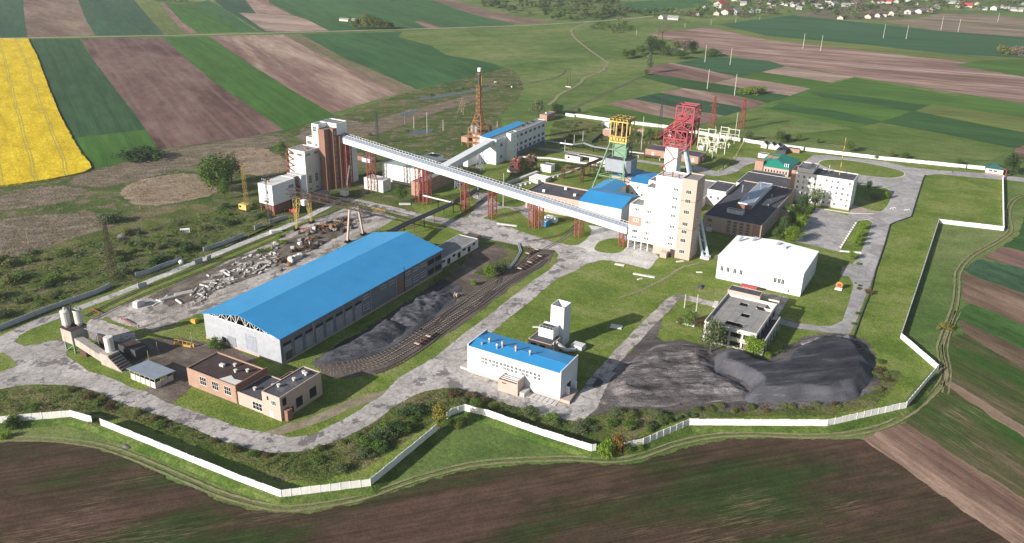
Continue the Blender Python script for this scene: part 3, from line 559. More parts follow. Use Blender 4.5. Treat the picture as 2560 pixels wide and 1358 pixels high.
# farm tracks
strip('farm_track', [(-120, 99), (0, 96), (320, 91), (640, 84), (960, 75), (1280, 65), (1400, 59), (1480, 54), (1560, 48), (1635, 41)], 5, gmat('far track', [(.3, .28, .22), (.36, .33, .27), (.42, .38, .32)], 30), .19, .6)
for off in (0, 1):
    strip('dirt_track', [(1472 + off, 55), (1440, 68), (1428, 78), (1440, 98), (1480, 130), (1512, 152), (1518, 162), (1500, 180), (1462, 195), (1445, 212), (1400, 236), (1385, 252), (1370, 263)], 3.2 if off else 5.5, path_m if off else g_meadow, .16 + off * .01, .8)
pm = gmat('wheel track', [(.17, .17, .08), (.22, .2, .11), (.27, .23, .15)], 6, 0, 1, fine=.6, finek=.2)
def ruts(px, gap=2.0, w=.8, z=.30, mat=None):
    ps = [G(x, y) for x, y in crv(px, 6, False)]
    for sgn in (-1, 1):
        q = []
        for i, p in enumerate(ps):
            d = ps[min(i + 1, len(ps) - 1)] - ps[max(i - 1, 0)]; d.normalize(); q.append((p.x - d.y * gap / 2 * sgn, p.y + d.x * gap / 2 * sgn))
        vs = []
        strip('wheel_rut', q, w, mat or pm, z, .25, world=True)
ruts([(-150, 1108), (0, 1100), (110, 1100), (230, 1113), (320, 1140), (440, 1190), (560, 1240), (680, 1270), (760, 1270), (900, 1246), (1050, 1196), (1200, 1160), (1400, 1148), (1560, 1150), (1700, 1108), (1830, 1088), (2050, 1092), (2180, 1075), (2262, 1040), (2330, 985), (2360, 940), (2350, 880), (2355, 850), (2385, 770), (2392, 720), (2396, 680), (2430, 640), (2500, 600), (2525, 575), (2520, 530), (2545, 495), (2640, 470)], 2.2, .9)
ruts([(2363, 985), (2370, 930), (2362, 880), (2368, 840), (2395, 780)], 2.0, .6)
ruts([(2560, 445), (2400, 420), (2250, 388), (2100, 362), (1920, 345), (1860, 340)], .2, .9)
ruts([(0, 765), (150, 715), (320, 655), (480, 600), (640, 530), (700, 500)], 2.4, .8, .13, dirt)
ruts([(0, 690), (120, 660), (300, 610), (420, 560), (520, 520), (640, 495)], 2.0, .6, .13, dirt)
ruts([(1605, 192), (1560, 212), (1500, 240), (1440, 268), (1412, 285)], 2.5, 1.2, .13, dirt)
ruts([(1280, 213), (1340, 205), (1400, 190), (1415, 175)], 1, 1.2, .13, dirt)
# paving joints, low kerbs beside the right-hand road
def kerbline(px, w=.3, h=.25, m='concrete', name='kerb'):
    b = MB(); ps = [G(x, y) for x, y in px]
    for a, c in zip(ps, ps[1:]): b.bar(a + Vector((0, 0, h / 2 + .1)), c + Vector((0, 0, h / 2 + .1)), w, h)
    o = b.build(name, M[m]); tag(o, kind='structure'); return o
kerbline([(2313, 439), (2307, 450), (2296, 485), (2278, 543), (2240, 556), (2225, 563), (2212, 610), (2188, 680), (2175, 735), (2160, 770), (2137, 835), (2125, 862)], .5, .5, 'dark_steel', 'kerb_edge')
kerbline([(2040, 524), (2010, 575), (1987, 604)]); kerbline([(2045, 522), (2125, 534), (2183, 536)], .4, .3, 'concrete_light')
kerbline([(2100, 629), (2153, 634)], .6, .4, 'white'); kerbline([(1750, 450), (1800, 456), (1835, 460)], .5, .6, 'concrete_light', 'low_wall')
# ================================================================= BUILDINGS
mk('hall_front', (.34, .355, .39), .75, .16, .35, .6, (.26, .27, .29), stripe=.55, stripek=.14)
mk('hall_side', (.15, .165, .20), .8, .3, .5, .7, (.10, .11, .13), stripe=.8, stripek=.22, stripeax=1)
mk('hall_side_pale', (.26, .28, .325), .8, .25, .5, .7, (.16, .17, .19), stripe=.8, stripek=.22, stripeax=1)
mk('old_white', (.60, .58, .55), .85, .12, .3, .6, (.32, .28, .24))
mk('derelict', (.56, .53, .50), .9, .15, .4, .7, (.26, .22, .19))
mk('derelict_roof', (.27, .26, .25), .95, .25, .25, blotch=(.12, .55, (.30, .28, .26), .7), stripe=.35, stripek=.25)
mk('galv_roof', (.29, .33, .40), .35, .1, .3, stripe=.5, metal=.2)
mk('brick_dark', (.22, .12, .09), .9, .2, .8, .3, (.3, .22, .18))
# ---- long hall with the blue roof
t = Thing('workshop_hall', 'very long hall with a bright blue ridged roof and grey panel walls', 'hall', -260.3, 205.3)
u0, u1, v0, v1, he, hr = -260, -218.2, 205.5, 315.3, 11.6, 16.2
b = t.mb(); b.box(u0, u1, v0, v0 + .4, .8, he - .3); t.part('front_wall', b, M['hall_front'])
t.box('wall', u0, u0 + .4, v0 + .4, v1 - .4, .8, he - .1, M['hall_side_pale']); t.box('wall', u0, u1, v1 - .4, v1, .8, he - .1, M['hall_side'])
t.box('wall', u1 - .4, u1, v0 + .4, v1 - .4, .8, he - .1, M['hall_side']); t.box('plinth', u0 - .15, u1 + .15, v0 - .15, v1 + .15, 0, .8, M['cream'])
t.box('inner_floor', u0 + .5, u1 - .5, v0 + .5, v1 - .5, .8, .9, M['void'])
t.gable(u0, u1, v0, v1, he, hr, 'v', M['blue'], .7, .18)
um = (u0 + u1) / 2; b = t.mb()                                        # open truss in the front gable
b.bar((u0 + .5, v0 + .3, he - .2), (u1 - .5, v0 + .3, he - .2), .3)
for s in (-1, 1):
    xe = um + s * (u1 - u0) / 2; b.bar((xe - s * .6, v0 + .3, he + .05), (um, v0 + .3, hr - .15), .3)
    for k in range(8):
        x = um + s * (u1 - u0) / 2 * (1 - k / 8); zt = he + (hr - he) * k / 8 - .1
        if k: b.bar((x, v0 + .3, he), (x, v0 + .3, zt), .16)
        x2 = um + s * (u1 - u0) / 2 * (1 - (k + 1) / 8); z2 = he + (hr - he) * (k + 1) / 8 - .15
        b.bar((x, v0 + .3, he if k % 2 else zt), (x2, v0 + .3, z2 if k % 2 else he), .16)
t.part('truss', b, M['white'])
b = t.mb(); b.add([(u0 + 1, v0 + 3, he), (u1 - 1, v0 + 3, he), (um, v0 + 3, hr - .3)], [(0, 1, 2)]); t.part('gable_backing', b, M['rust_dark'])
bays = 18; bl = (v1 - v0) / bays
for k in range(bays):
    a = v0 + bl * (k + .5)
    if k < 8:
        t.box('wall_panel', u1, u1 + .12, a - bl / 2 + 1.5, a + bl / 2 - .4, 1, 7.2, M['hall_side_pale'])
        t.hole('r', u1 + .1, a + .6, 8.0, 4.2, 1.1, name='opening')
    elif k in (8, 10, 11, 13, 14, 15):
        t.win('r', u1 + .05, a, 9.0, 4.2, 1.3, 5, 1)
        if k in (8, 13, 14, 15): t.win('r', u1 + .05, a, 4.2, 4.2, 2.6, 5, 2)
    elif k in (16, 17):
        t.hole('r', u1 + .08, a, 8.2, bl - 1.2, 2.4); t.hole('r', u1 + .08, a, 3.2, bl - 1.2, 2.6)
    if k % 3 == 2: t.box('pilaster', u1, u1 + .3, a + bl / 2 - .35, a + bl / 2 + .1, .8, he - .5, M['galv'])
t.hole('r', u1 + .1, v0 + bl * 12.5, 4.5, 4.2, 6.4, M['brick_dark'], 'gate'); t.hole('r', u1 + .1, v0 + 4, 2.6, 3.6, 3.6, M['dark_steel'], 'gate')
t.hole('f', v0, -245, 2.9, 4.6, 4.2, M['galv'], 'gate', .15); t.hole('f', v0, -234, 5, 6, 7, M['hall_side_pale'], 'wall_panel', .08); t.hole('f', v0, -249.5, 2.6, 2.2, 1.8)
t.box('downpipe', u1 + .1, u1 + .4, v0 + bl * 13 - .2, v0 + bl * 13 + .1, 1, 13.2, M['rust_dark'])
# ---- low row of garages behind the hall
t = Thing('garage_row', 'low grey garage row with a ragged dark roof behind the long blue-roofed hall', 'garage', -233, 317)
t.block(-232, -220, 317, 352, 0, 5, M['greywhite'], M['roof_grey'], .25)
for k in range(7): t.hole('r', -220, 319.5 + k * 4.7, 2 if k % 2 else 3.4, 2.6, 3 if k % 2 else 1.2)
t.block(-231, -224, 352.2, 361, 0, 3.6, M['brick'], M['roof_dark'], .2); t.hole('r', -224, 356, 1.6, 3, 2.2)
# ---- brick workshop, three parts
t = Thing('brick_workshop', 'old orange brick workshop of three joined parts with holed brown and dark roofs', 'workshop', -236.6, 176.4)
wall = t.block(-236.6, -211.4, 176.4, 191, 0, 7.4, M['workshop_brick'], M['roof_brown'], .5)
t.box('party_wall', -211.7, -211.2, 176.2, 191.4, 0, 7.9, M['brick']); t.block(-211.2, -198.6, 176.6, 191.2, 0, 5.3, M['cream'], M['roof_dark'], .3)
t.block(-198.6, -190.2, 176.4, 197.3, 0, 9.6, M['cream'], M['roof_dark'], .35)
t.block(-205.7, -198.7, 191.4, 198, 0, 5, M['brick'], M['roof_brown'], .3)
b = t.mb(); b.prism([(-221, 177), (-212, 177), (-212, 181), (-216, 180.2), (-219, 181.5)], 7.0, 7.12); t.part('torn_roof_patch', b, M['concrete_light'])
for x in (-228.4, -222.1, -215.8): t.win('f', 176.4, x, 4.3, 3.4, 3.3, 3, 2, gm=M['void'], bar=.09)
t.win('f', 176.6, -201.6, 2.4, 4.6, 3, 3, 2, gm=M['void'], bar=.09); t.win('f', 176.4, -193.2, 6.6, 2.2, 1.9, 3, 1); t.hole('f', 176.4, -195.9, 7.7, .7, 1.6); t.hole('f', 176.4, -194.6, 1.6, 1.5, 2.4, M['old_white'], 'door')
for a, z, wd, h in ((192.5, 3.6, 3.4, 3.8), (185.5, 3.4, 3.2, 3.8), (178.5, 7, 1.8, 3), (181.5, 2, 2, 2.6)): t.hole('r', -190.2, a, z, wd, h)
t.box('porch', -190.2, -188.2, 177.5, 180, 0, 4.2, M['brick']); t.box('vent', -228, -226, 184, 185.2, 7, 7.9, M['concrete_light'])
for x, y, z in ((-223, 187, 7), (-219.5, 184, 7), (-216, 186.5, 7), (-207, 181, 5), (-203, 186, 5), (-196, 182, 9.3), (-194.5, 188, 9.3), (-195, 193.5, 9.3), (-193.5, 193, 9.3)):
    b = t.mb(); b.cyl((x, y, z), (x, y, z + .9), .45); b.cyl((x, y, z + .9), (x, y, z + 1.1), .7); t.part('roof_vent', b, M['concrete_light'])
# ---- open shed
t = Thing('open_shed', 'small open shed with a pale sheet roof, beside the cracked lower road', 'shed', -258.3, 168)
b = t.mb(); b.add([(-259, 167.3, 4.5), (-243.6, 167.3, 4.5), (-243.6, 176.8, 3.6), (-259, 176.8, 3.6), (-259, 167.3, 4.65), (-243.6, 167.3, 4.65), (-243.6, 176.8, 3.75), (-259, 176.8, 3.75)], [(3, 2, 1, 0), (4, 5, 6, 7), (0, 1, 5, 4), (1, 2, 6, 5), (2, 3, 7, 6), (3, 0, 4, 7)])
t.part('roof', b, M['sheet_roof'])
for k in range(6): t.box('post', -258.3 + k * 2.75, -258.05 + k * 2.75, 168, 168.25, 0, 4.3, M['wood'])
for k in range(1, 4): t.box('post', -244.5, -244.25, 168 + k * 2.6, 168.25 + k * 2.6, 0, 3.9, M['wood']); t.box('post', -258.3, -258.05, 168 + k * 2.6, 168.25 + k * 2.6, 0, 3.9, M['wood'])
for k in range(5): t.box('panel', -257.9 + k * 2.75, -255.75 + k * 2.75, 168.05, 168.2, 0, 2.6, M['old_white'])
for k in range(3): t.box('panel', -244.42, -244.3, 168.35 + k * 2.6, 170.5 + k * 2.6, 0, 2.4, M['old_white'])
t.box('panel', -258.2, -244.5, 175.8, 176, 0, 3, M['dark_steel'])
# ---- batching plant
t = Thing('batching_plant', 'old concrete batching plant with two silos and an inclined conveyor housing', 'plant', -299, 168.5)
b = t.mb()
for x, y in ((-298.5, 169.3), (-293, 169.3), (-298.5, 174.6), (-293, 174.6)): t.box('leg', x - .25, x + .25, y - .25, y + .25, 0, 4.4, M['green_steel'])
b.bar((-298.5, 169.3, 0), (-293, 169.3, 4), .25); b.bar((-293, 169.3, 0), (-293, 174.6, 4), .25); t.part('brace', b, M['green_steel'])
mk('plant_concrete', (.36, .33, .29), .9, .15, .5, .8, (.2, .12, .08)); t.box('mixer_house', -299, -292.4, 168.7, 175.6, 4.4, 10.2, M['plant_concrete']); t.box('mixer_roof', -299.2, -292.2, 168.5, 175.8, 10.2, 10.4, M['roof_brown'])
for x, y in ((-297, 170.6), (-294.3, 174.0)):
    b = t.mb(); b.cyl((x, y, 10.4), (x, y, 11.6), .9, 1.7, 16); b.cyl((x, y, 11.6), (x, y, 17.2), 1.7, 1.7, 16); b.cyl((x, y, 17.2), (x, y, 17.6), 1.8, 1.2, 16); b.cyl((x, y, 17.6), (x, y, 18.8), .35); t.part('silo', b, M['old_white'])
b = t.mb(); b.lattice((-296, 173, 10.4), (-296, 173, 17), 1.2, 1.2, 5, .12); b.box(-298, -293, 171.8, 172.8, 17.6, 17.7); b.tube([(-295.5, 172, 17), (-294.6, 172, 20), (-294, 172.6, 20.2)], .3); t.part('ladder', b, M['dark_steel'])
b = t.mb(); b.add([(-292.4, 169.4, 4), (-277, 169.4, .8), (-277, 172.4, .8), (-292.4, 172.4, 4), (-292.4, 169.4, 7.2), (-277, 169.4, 4), (-277, 172.4, 4), (-292.4, 172.4, 7.2)], [(3, 2, 1, 0), (4, 5, 6, 7), (0, 1, 5, 4), (1, 2, 6, 5), (2, 3, 7, 6), (3, 0, 4, 7)])
t.part('conveyor_housing', b, M['plant_concrete'])
t.box('feeder_house', -277, -272, 169.2, 174.2, 0, 5.2, M['plant_concrete']); b = t.mb(); b.add([(-272, 169.2, 0), (-264.5, 169.2, 0), (-272, 169.2, 4.4), (-272, 174.2, 0), (-264.5, 174.2, 0), (-272, 174.2, 4.4)], [(0, 1, 2), (5, 4, 3), (1, 4, 5, 2), (0, 3, 4, 1)]); t.part('ramp', b, M['plant_concrete'])
b = t.mb()
for k in range(6): b.box(-271.6 + k * 1.2, -271.2 + k * 1.2, 169.4, 174, 3.9 - k * .7, 4.5 - k * .7)
t.part('ramp_slat', b, M['rust_dark'])
b = t.mb(); b.cyl((-275, 172.5, 5.2), (-275, 172.5, 10.8), 1.7, 1.7, 16); b.cyl((-275, 172.5, 10.8), (-275, 172.5, 11.2), 1.8, 1.6, 16); t.part('silo', b, M['old_white'])
b = t.mb(); b.bar((-292.5, 174, 9.5), (-276, 173.5, 11.3), .3); b.bar((-292.5, 175, 9.5), (-276, 174.3, 11.3), .3); b.bar((-284, 174, 0), (-284, 174, 10), .3); t.part('pipe', b, M['galv'])
b = t.mb(); b.box(-290.5, -286.5, 169.6, 172, 0, 3.2); t.part('support', b, M['rust']); 
t.block(-278, -268, 178, 184, 0, 4.6, M['dark_steel'], M['roof_brown'], .2)
b = t.mb(); b.cyl((-287, 176.6, 6), (-281, 176.6, 6), 1.6, 1.6, 14); b.box(-286, -282, 175.5, 177.7, 0, 5); t.part('drum', b, M['rust_dark'])
# ---- small white building with the blue lean-to roof, annex, ramp
t = Thing('compressor_house', 'white building with a blue roof and one long double window band, nearest the camera', 'building', -154, 239.2)
u0, u1, v0, v1 = -154, -114, 239.2, 253
b = t.mb(); b.box(u0, u1, v0, v0 + .4, 0, 11.6); b.box(u0, u1, v1 - .4, v1, 0, 11.4); t.part('wall', b, M['cladding'])
for x, c in ((u0, 'blue'), (u1 - .35, 'cladding')):
    b = t.mb(); b.add([(x, v0 - .1, 0), (x + .35, v0 - .1, 0), (x + .35, v1 + .1, 0), (x, v1 + .1, 0), (x, v0 - .1, 12.5), (x + .35, v0 - .1, 12.5), (x + .35, v1 + .1, 12.9), (x, v1 + .1, 12.9)], [(3, 2, 1, 0), (4, 5, 6, 7), (0, 1, 5, 4), (1, 2, 6, 5), (2, 3, 7, 6), (3, 0, 4, 7)])
    t.part('end_wall', b, M['cladding'])
b = t.mb(); b.box(u0 + .352, u0 + .40, v0 + .2, v1, 11.4, 12.4); t.part('flashing', b, M['blue'])
t.gable(u0 + .42, u1 - .42, v0, v1, 11.6, 12.5, 'u', M['blue_x'], .35 * 0 + .02, .12, .42)
t.box('ridge_cap', u0 + 1, u1 - 1, 244.9, 245.1, 12.62, 12.7, M['blue_x'])
for i in range(16):
    x = -147.3 + i * 1.62
    t.win('f', v0, x, 8.15, 1.3, 1.25, 2, 1); t.win('f', v0, x, 6.75, 1.3, 1.25, 2, 1, gm=M['pane_light'] if i in (2, 5, 10, 13) else None, bar=.12)
t.hole('f', v0, -148.6, 1.3, 1.3, 2.6, M['white'], 'door'); t.box('plinth', u0 - .1, u1 + .1, v0 - .12, v0 - .02, 0, .7, M['cream'])
t.hole('r', u1, 246, 2.4, 3.2, 4.6); t.box('gate_leaf', u1, u1 + 2.2, 248.4, 248.55, .3, 4.6, M['cladding']); t.box('gate_leaf', u1, u1 + 1.8, 243.2, 243.35, .3, 4.6, M['cladding'])
for x, y, h in ((-147.5, 244.5, 2.2), (-149.3, 242, 1), (-141.5, 244, 2.6), (-142.8, 242.3, 2), (-135.6, 244, 2.4), (-129.5, 244, 2.3)):
    b = t.mb(); b.cyl((x, y, 12), (x, y, 12.3 + h * .7), .4); b.cyl((x, y, 12.3 + h * .7), (x, y, 12.3 + h), .65, .3); t.part('roof_vent', b, M['cream' if h > 2.3 else 'galv'])
b = t.mb(); b.box(-137.2, -136.85, 233.8, 239, 0, 5.2); b.box(-129.15, -128.8, 233.8, 239, 0, 6.3); b.box(-136.85, -129.15, 233.8, 234.15, 0, 5); t.part('annex_wall', b, M['cream'])
b = t.mb()
for k in range(3): b.bar((-136.9, 235.2 + k * 1.2, 5), (-129.1, 235.2 + k * 1.2, 5), .3)
t.part('annex_beam', b, M['concrete_light']); t.box('annex_floor', -136.8, -129.2, 234.2, 239, 2.8, 3, M['dark_steel']); t.hole('f', 233.8, -134.6, 4, 1.8, .35)
t.box('dock', -128.3, -126.3, 234.4, 238.6, 0, 1.9, M['concrete']); b = t.mb(); b.add([(-114, 239, 0), (-110, 239, 0), (-111.2, 248.5, 0), (-114, 248.5, 0), (-113.8, 239.2, 1.2), (-110.2, 239.4, 1.2), (-111.2, 248.3, 1.2), (-113.8, 248.3, 1.2)], [(3, 2, 1, 0), (4, 5, 6, 7), (0, 1, 5, 4), (1, 2, 6, 5), (2, 3, 7, 6), (3, 0, 4, 7)]); t.part('loading_ramp', b, M['cream'])
b = t.mb()
for k in range(7): b.box(-127 + k * 1.9, -125.4 + k * 1.9, 235.4, 238.6, .14, .32)
t.part('paving', b, M['concrete'])
b = t.mb(); b.box(-158, -154.4, 240, 247, 0, 1.1); t.part('side_dock', b, M['concrete'])
# ---- cooling tower and pump house
t = Thing('cooling_tower', 'tall square white cooling tower, open at the top with funnel sides', 'cooling tower', -137.8, 276.4)
a0, a1, c0, c1 = -137.9, -131.9, 276.5, 282.8
b = t.mb(); b.box(a0, a1, c0, c0 + .25, 0, 18); b.box(a0, a1, c1 - .25, c1, 0, 18); b.box(a0, a0 + .25, c0 + .25, c1 - .25, 0, 18); b.box(a1 - .25, a1, c0 + .25, c1 - .25, 0, 18); t.part('shell', b, M['cladding'])
b = t.mb(); am, cm = (a0 + a1) / 2, (c0 + c1) / 2; q = [(a0 + .25, c0 + .25), (a1 - .25, c0 + .25), (a1 - .25, c1 - .25), (a0 + .25, c1 - .25)]
b.add([(x, y, 17.9) for x, y in q] + [(am + (x - am) * .15, cm + (y - cm) * .15, 11) for x, y in q], [(i, (i + 1) % 4, 4 + (i + 1) % 4, 4 + i) for i in range(4)] + [(4, 5, 6, 7)]); t.part('funnel', b, M['greywhite'])
t = Thing('pump_house', 'low brick pump house with a dark flat roof in front of the white cooling tower', 'pump house', -142.5, 266.4)
t.block(-142.5, -131.9, 266.4, 275, 0, 5.8, M['cream'], M['roof_dark'], .2); t.block(-140.2, -133.6, 275.1, 276.4, 0, 10, M['white'], M['roof_dark'], .4)
t.box('upper_room', -140.2, -133.6, 270.8, 275.05, 5.8, 9.8, M['white']); t.box('upper_roof', -140, -133.8, 271, 275, 9.8, 9.9, M['dark_steel'])
b = t.mb()
for k in range(5): b.box(-140 + k * 1.5, -139.9 + k * 1.5, 271, 271.1, 9.9, 10.9); b.box(-133.95, -133.85, 271 + k * .9, 271.1 + k * .9, 9.9, 10.9)
b.box(-140, -133.8, 271, 271.08, 10.8, 10.9); b.box(-140, -133.8, 274.8, 274.88, 10.8, 10.9); t.part('railing', b, M['pole'])
for x in (-140, -136): t.hole('f', 266.4, x, 3.8, 2.6, 1.6)
b = t.mb(); b.tube([(-131.6, 270, 5.4), (-128, 272, 2), (-126, 276, 1)], .8); b.box(-128.5, -123.5, 277, 281, 0, 2.2); t.part('tank', b, M['greywhite'])
b = t.mb(); b.box(-131.8, -131.6, 267.5, 268.1, 0, 6.4); t.part('ladder', b, M['white'])
# ---- gym-like white hall
t = Thing('white_hall', 'big plain white hall with a pure white low ridged roof', 'hall', -100.3, 380.5)
u0, u1, v0, v1 = -100.2, -59.5, 380.6, 413.4
b = t.mb(); b.box(u0, u1, v0, v0 + .4, .4, 12); b.box(u0, u1, v1 - .4, v1, .4, 12); b.box(u0, u0 + .4, v0 + .4, v1 - .4, .4, 12); b.box(u1 - .4, u1, v0 + .4, v1 - .4, .4, 12); t.part('wall', b, M['cladding'])
t.box('plinth', u0 + .1, u1 - .1, v0 + .1, v1 - .1, 0, .4, M['concrete']); t.gable(u0, u1, v0, v1, 12, 13.6, 'v', smat('white_roof', (.92, .92, .92), .5, .02), .15, .2, .5, M['cladding'])
for p in ((1805, 671), (1820, 674), (1837, 678), (1852.5, 681)): a, z = onface(*p, 'f', v0); t.win('f', v0, a, z, 1.6, 2.6, 2, 1)
for p in ((1938, 700), (1948, 702.5), (1957, 704.5)): a, z = onface(*p, 'f', v0); t.win('f', v0, a, z, 1.5, 2.6, 2, 1)
a, z = onface(1970.5, 727.5, 'f', v0); t.win('f', v0, a, z, .8, 1.9, 1, 1)
b = t.mb()
for k in range(12): b.box(-96 + k * 2.4, -95.9 + k * 2.4, 403, 403.1, 12, 13.6 if k % 2 else 13.4)
t.part('roof_rail', b, M['galv'])
for x, y in ((-97, 404), (-91, 407), (-79, 406)):
    b = t.mb(); b.bar((x, y, 12.6), (x + 1.2, y + 2.5, 14.8), 1.5, .2); t.part('roof_flap', b, M['galv'])
b = t.mb(); b.add([(-76, 404, 13), (-73, 404, 13), (-74.5, 406, 15.6), (-75, 406.6, 13)], [(0, 1, 2), (1, 3, 2), (0, 2, 3)]); t.part('roof_hatch', b, M['galv'])
# ---- derelict concrete building
t = Thing('derelict_building', 'roofless-looking derelict concrete building with broken slab roof and empty openings', 'ruin', -84.8, 313.4)
u0, u1, v0, v1 = -84.8, -63, 313.4, 346
W = M['derelict']
b = t.mb(); b.box(u0, u1, v0, v0 + .4, 7.4, 9.2); b.box(u0, u1, v0, v0 + .4, 3.4, 5.2); b.box(u0, u1, v0, v0 + .4, 0, 1)
for k in range(5): x = u0 + (u1 - u0 - .8) * k / 4; b.box(x, x + .8, v0 - .05, v0 + .45, 0, 9.1)
b.box(u0, u0 + .4, v0 + .4, v1 - .4, 0, 9.6); b.box(u1 - .4, u1, v0 + .4, v1 - .4, 7.4, 9.2); b.box(u1 - .4, u1, v0 + .4, v1 - .4, 0, 4)
for k in range(6): y = v0 + .5 + (v1 - v0 - 1.8) * k / 5; b.box(u1 - .45, u1 + .05, y, y + .8, 0, 9.1)
b.box(u0, u1, v1 - .4, v1, 0, 9.6); t.part('wall', b, W)
b = t.mb(); n = 0
for i in range(6):
    for j in range(9):
        if (i, j) in ((2, 1), (3, 4), (3, 1), (4, 7), (5, 7), (5, 8), (2, 7)): continue
        x = u0 + .5 + i * 3.5; y = v0 + .5 + j * 3.5; b.box(x, x + 3.42, y, y + 3.44, 8.1 + R.random() * .12, 8.4 + R.random() * .06)
t.part('slab_roof', b, M['derelict_roof'])
t.box('inner_floor', u0 + .4, u1 - .5, v0 + .5, v1 - .5, 4, 4.3, M['roof_brown'])
t.block(-85, -70.6, 346.2, 352.5, 0, 11, M['cream'], M['roof_dark'], .25, name='upper_wall', rname='upper_roof')
b = t.mb(); b.box(-70.5, -63, 345.9, 346.2, 6.8, 8.6); b.box(-63.3, -63, 340, 352, 7.6, 8.4); b.box(-70.5, -63, 352, 352.3, 7.6, 8.4); t.part('beam', b, W)
b = t.mb(); b.box(-60, -59.5, 313.6, 340, 5, 6.6); b.box(-62.9, -59.6, 313.8, 339.8, 4.2, 4.5)
for k in range(6): b.box(-60, -59.5, 314 + k * 5, 314.5 + k * 5, 0, 5)
b.box(-63, -59.6, 313.4, 313.8, 0, 5); t.part('gallery_side', b, W)
t.box('gallery_roof', -62.9, -60.1, 314, 339.6, 4.52, 4.7, M['roof_dark']); t.hole('f', v0, -66.5, 2.2, 2.4, 2.2, M['brick'], 'brick_infill')
t.hole('f', v0 + .2, -80, 6.3, 8, 2, M['void']); t.hole('f', v0 + .2, -69, 6.3, 10, 2, M['void']); t.hole('r', u1 - .2, 330, 5.7, 30, 2.9, M['void'])
# ---- little round brick kiosk in the greenery
t = Thing('brick_kiosk', 'tiny yellow brick kiosk swallowed by bushes beside the derelict building', 'kiosk', *uv(1715, 810))
b = t.mb(); k_ = t.o; b.cyl((k_[0] + 2, k_[1] + 2, 0), (k_[0] + 2, k_[1] + 2, 5), 2.2, 2.2, 10); t.part('wall', b, M['cream']); b = t.mb(); b.box(k_[0] - 4, k_[0] + 4, k_[1] - 1.2, k_[1] - .8, 0, 1); t.part('fence_rail', b, M['white'])
# ---- winding tower building (white high block with brick stair tower)
t = Thing('tower_building', 'tall stepped white tower building with a pink brick stair tower on its right', 'tower', -153.5, 395)
v0 = 395; Wm = smat('tower_white', (.83, .83, .82), .65, .03, .2, .08, (.6, .56, .5)); Rf = M['roof_grey']
t.block(-153.5, -145.9, v0, 407, 4.8, 24.8, Wm, Rf, .7); t.block(-145.85, -140.35, v0, 405, 4.8, 35.3, Wm, Rf, .6)
t.block(-140.3, -126.75, v0, 407, 4.8, 42.4, Wm, M['concrete_light'], .5)
t.block(-148, -140.5, 405.2, 414, 4.8, 35.8, Wm, Rf, .5)
t.block(-126.7, -118.8, v0 - .1, 407, 0, 43.2, M['cream'], M['roof_grey'], .6, name='stair_tower', rname='stair_roof')
for z in (31.5, 16.5, .02): t.box('band', -126.75, -118.72, v0 - .18, 407.05, z, z + .25, M['brick_dark'])
t.box('base_wall', -139, -126.8, v0 + .5, 406.5, 0, 4.8, M['cream'])
for x, y in ((-153.2, 395.3), (-149.5, 395.3), (-145.9, 395.3), (-142.3, 395.3), (-153.2, 406.4), (-149.5, 406.4), (-145.9, 406.4), (-142.3, 406.4)): t.box('column', x, x + .5, y, y + .5, 0, 4.8, M['concrete_light'])
t.hole('f', v0, -149.9, 15.7, 7.0, 5.2, M['pinkbrick'], 'brick_patch', .03)
z7 = lambda a, b: (1300 + a / 4.85, 430 + b / 4.85)
for q in ((1892, 213), (1880, 320), (1868, 426), (1857, 530), (1843, 663), (1828, 797), (1820, 870), (1415, 452), (1403, 583), (1560, 480), (1547, 610), (1535, 740), (1527, 808), (1384, 787)):
    a, z = onface(*z7(*q), 'f', v0); t.win('f', v0, a, z, 2.9, 1.7, 3, 1, fm=Wm, bar=.22)
a, z = onface(*z7(1390, 713), 'f', v0); t.win('f', v0 - .05, a, z, 2.9, 1.7, 3, 1)
for q in ((2047, 245), (2035, 355), (2018, 487), (2000, 632), (1990, 725), (1975, 830), (1960, 965)):
    a, z = onface(*z7(*q), 'f', v0 - .1); t.win('f', v0 - .1, a, z, 2.9, 2.0, 3, 1)
for z in (40, 34.5, 28, 22, 16, 10, 5): t.win('r', -118.8, 401, z, 1.8, 1.6, 2, 1)
t.hole('f', v0, -128, 2.2, 2.6, 4.4, M['rust_dark'], 'gate'); t.box('porch', -133.5, -130, 391.5, 394.9, 0, 3, M['cream'])
for x in (-138, -133, -129.5): t.box('roof_post', x, x + .5, 397, 397.5, 42, 45 if x < -130 else 44, M['red_steel'])
# ---- inclined conveyor gallery
def zg(u): return 8.0 + .1075 * (-153 - u)
t = Thing('conveyor_gallery', 'long inclined white conveyor gallery on red lattice trestles, between the two towers', 'conveyor gallery', -350, 393.4)
segs = [-349, -327, -290, -256.6, -237.8, -209.5, -182.5, -153.6]
gw, gr = [], None
for a, c in zip(segs, segs[1:]):
    b = t.mb(); z0, z1 = zg(a), zg(c); e_ = .12
    P = lambda x, z: [(x, 393.6, z), (x, 398.8, z), (x, 398.8, z + 3.5), (x, 393.6, z + 3.5)]
    b.add(P(a + e_, z0) + P(c - e_, z1), [(0, 1, 2, 3), (7, 6, 5, 4), (0, 4, 5, 1), (1, 5, 6, 2), (2, 6, 7, 3), (3, 7, 4, 0)]); t.part('wall', b, M['cladding'])
    b = t.mb(); Q = lambda x, z: [(x, 393.3, z + 3.52), (x, 394.6, z + 4.3), (x, 396.2, z + 4.65), (x, 397.8, z + 4.3), (x, 399.1, z + 3.52)]
    b.add(Q(a, z0) + Q(c, z1), [(0, 1, 2, 3, 4), (9, 8, 7, 6, 5)] + [(i, i + 5, i + 6, i + 1) for i in range(4)] + [(0, 4, 9, 5)]); t.part('roof', b, M['galv_roof'])
b = t.mb(); x = -347
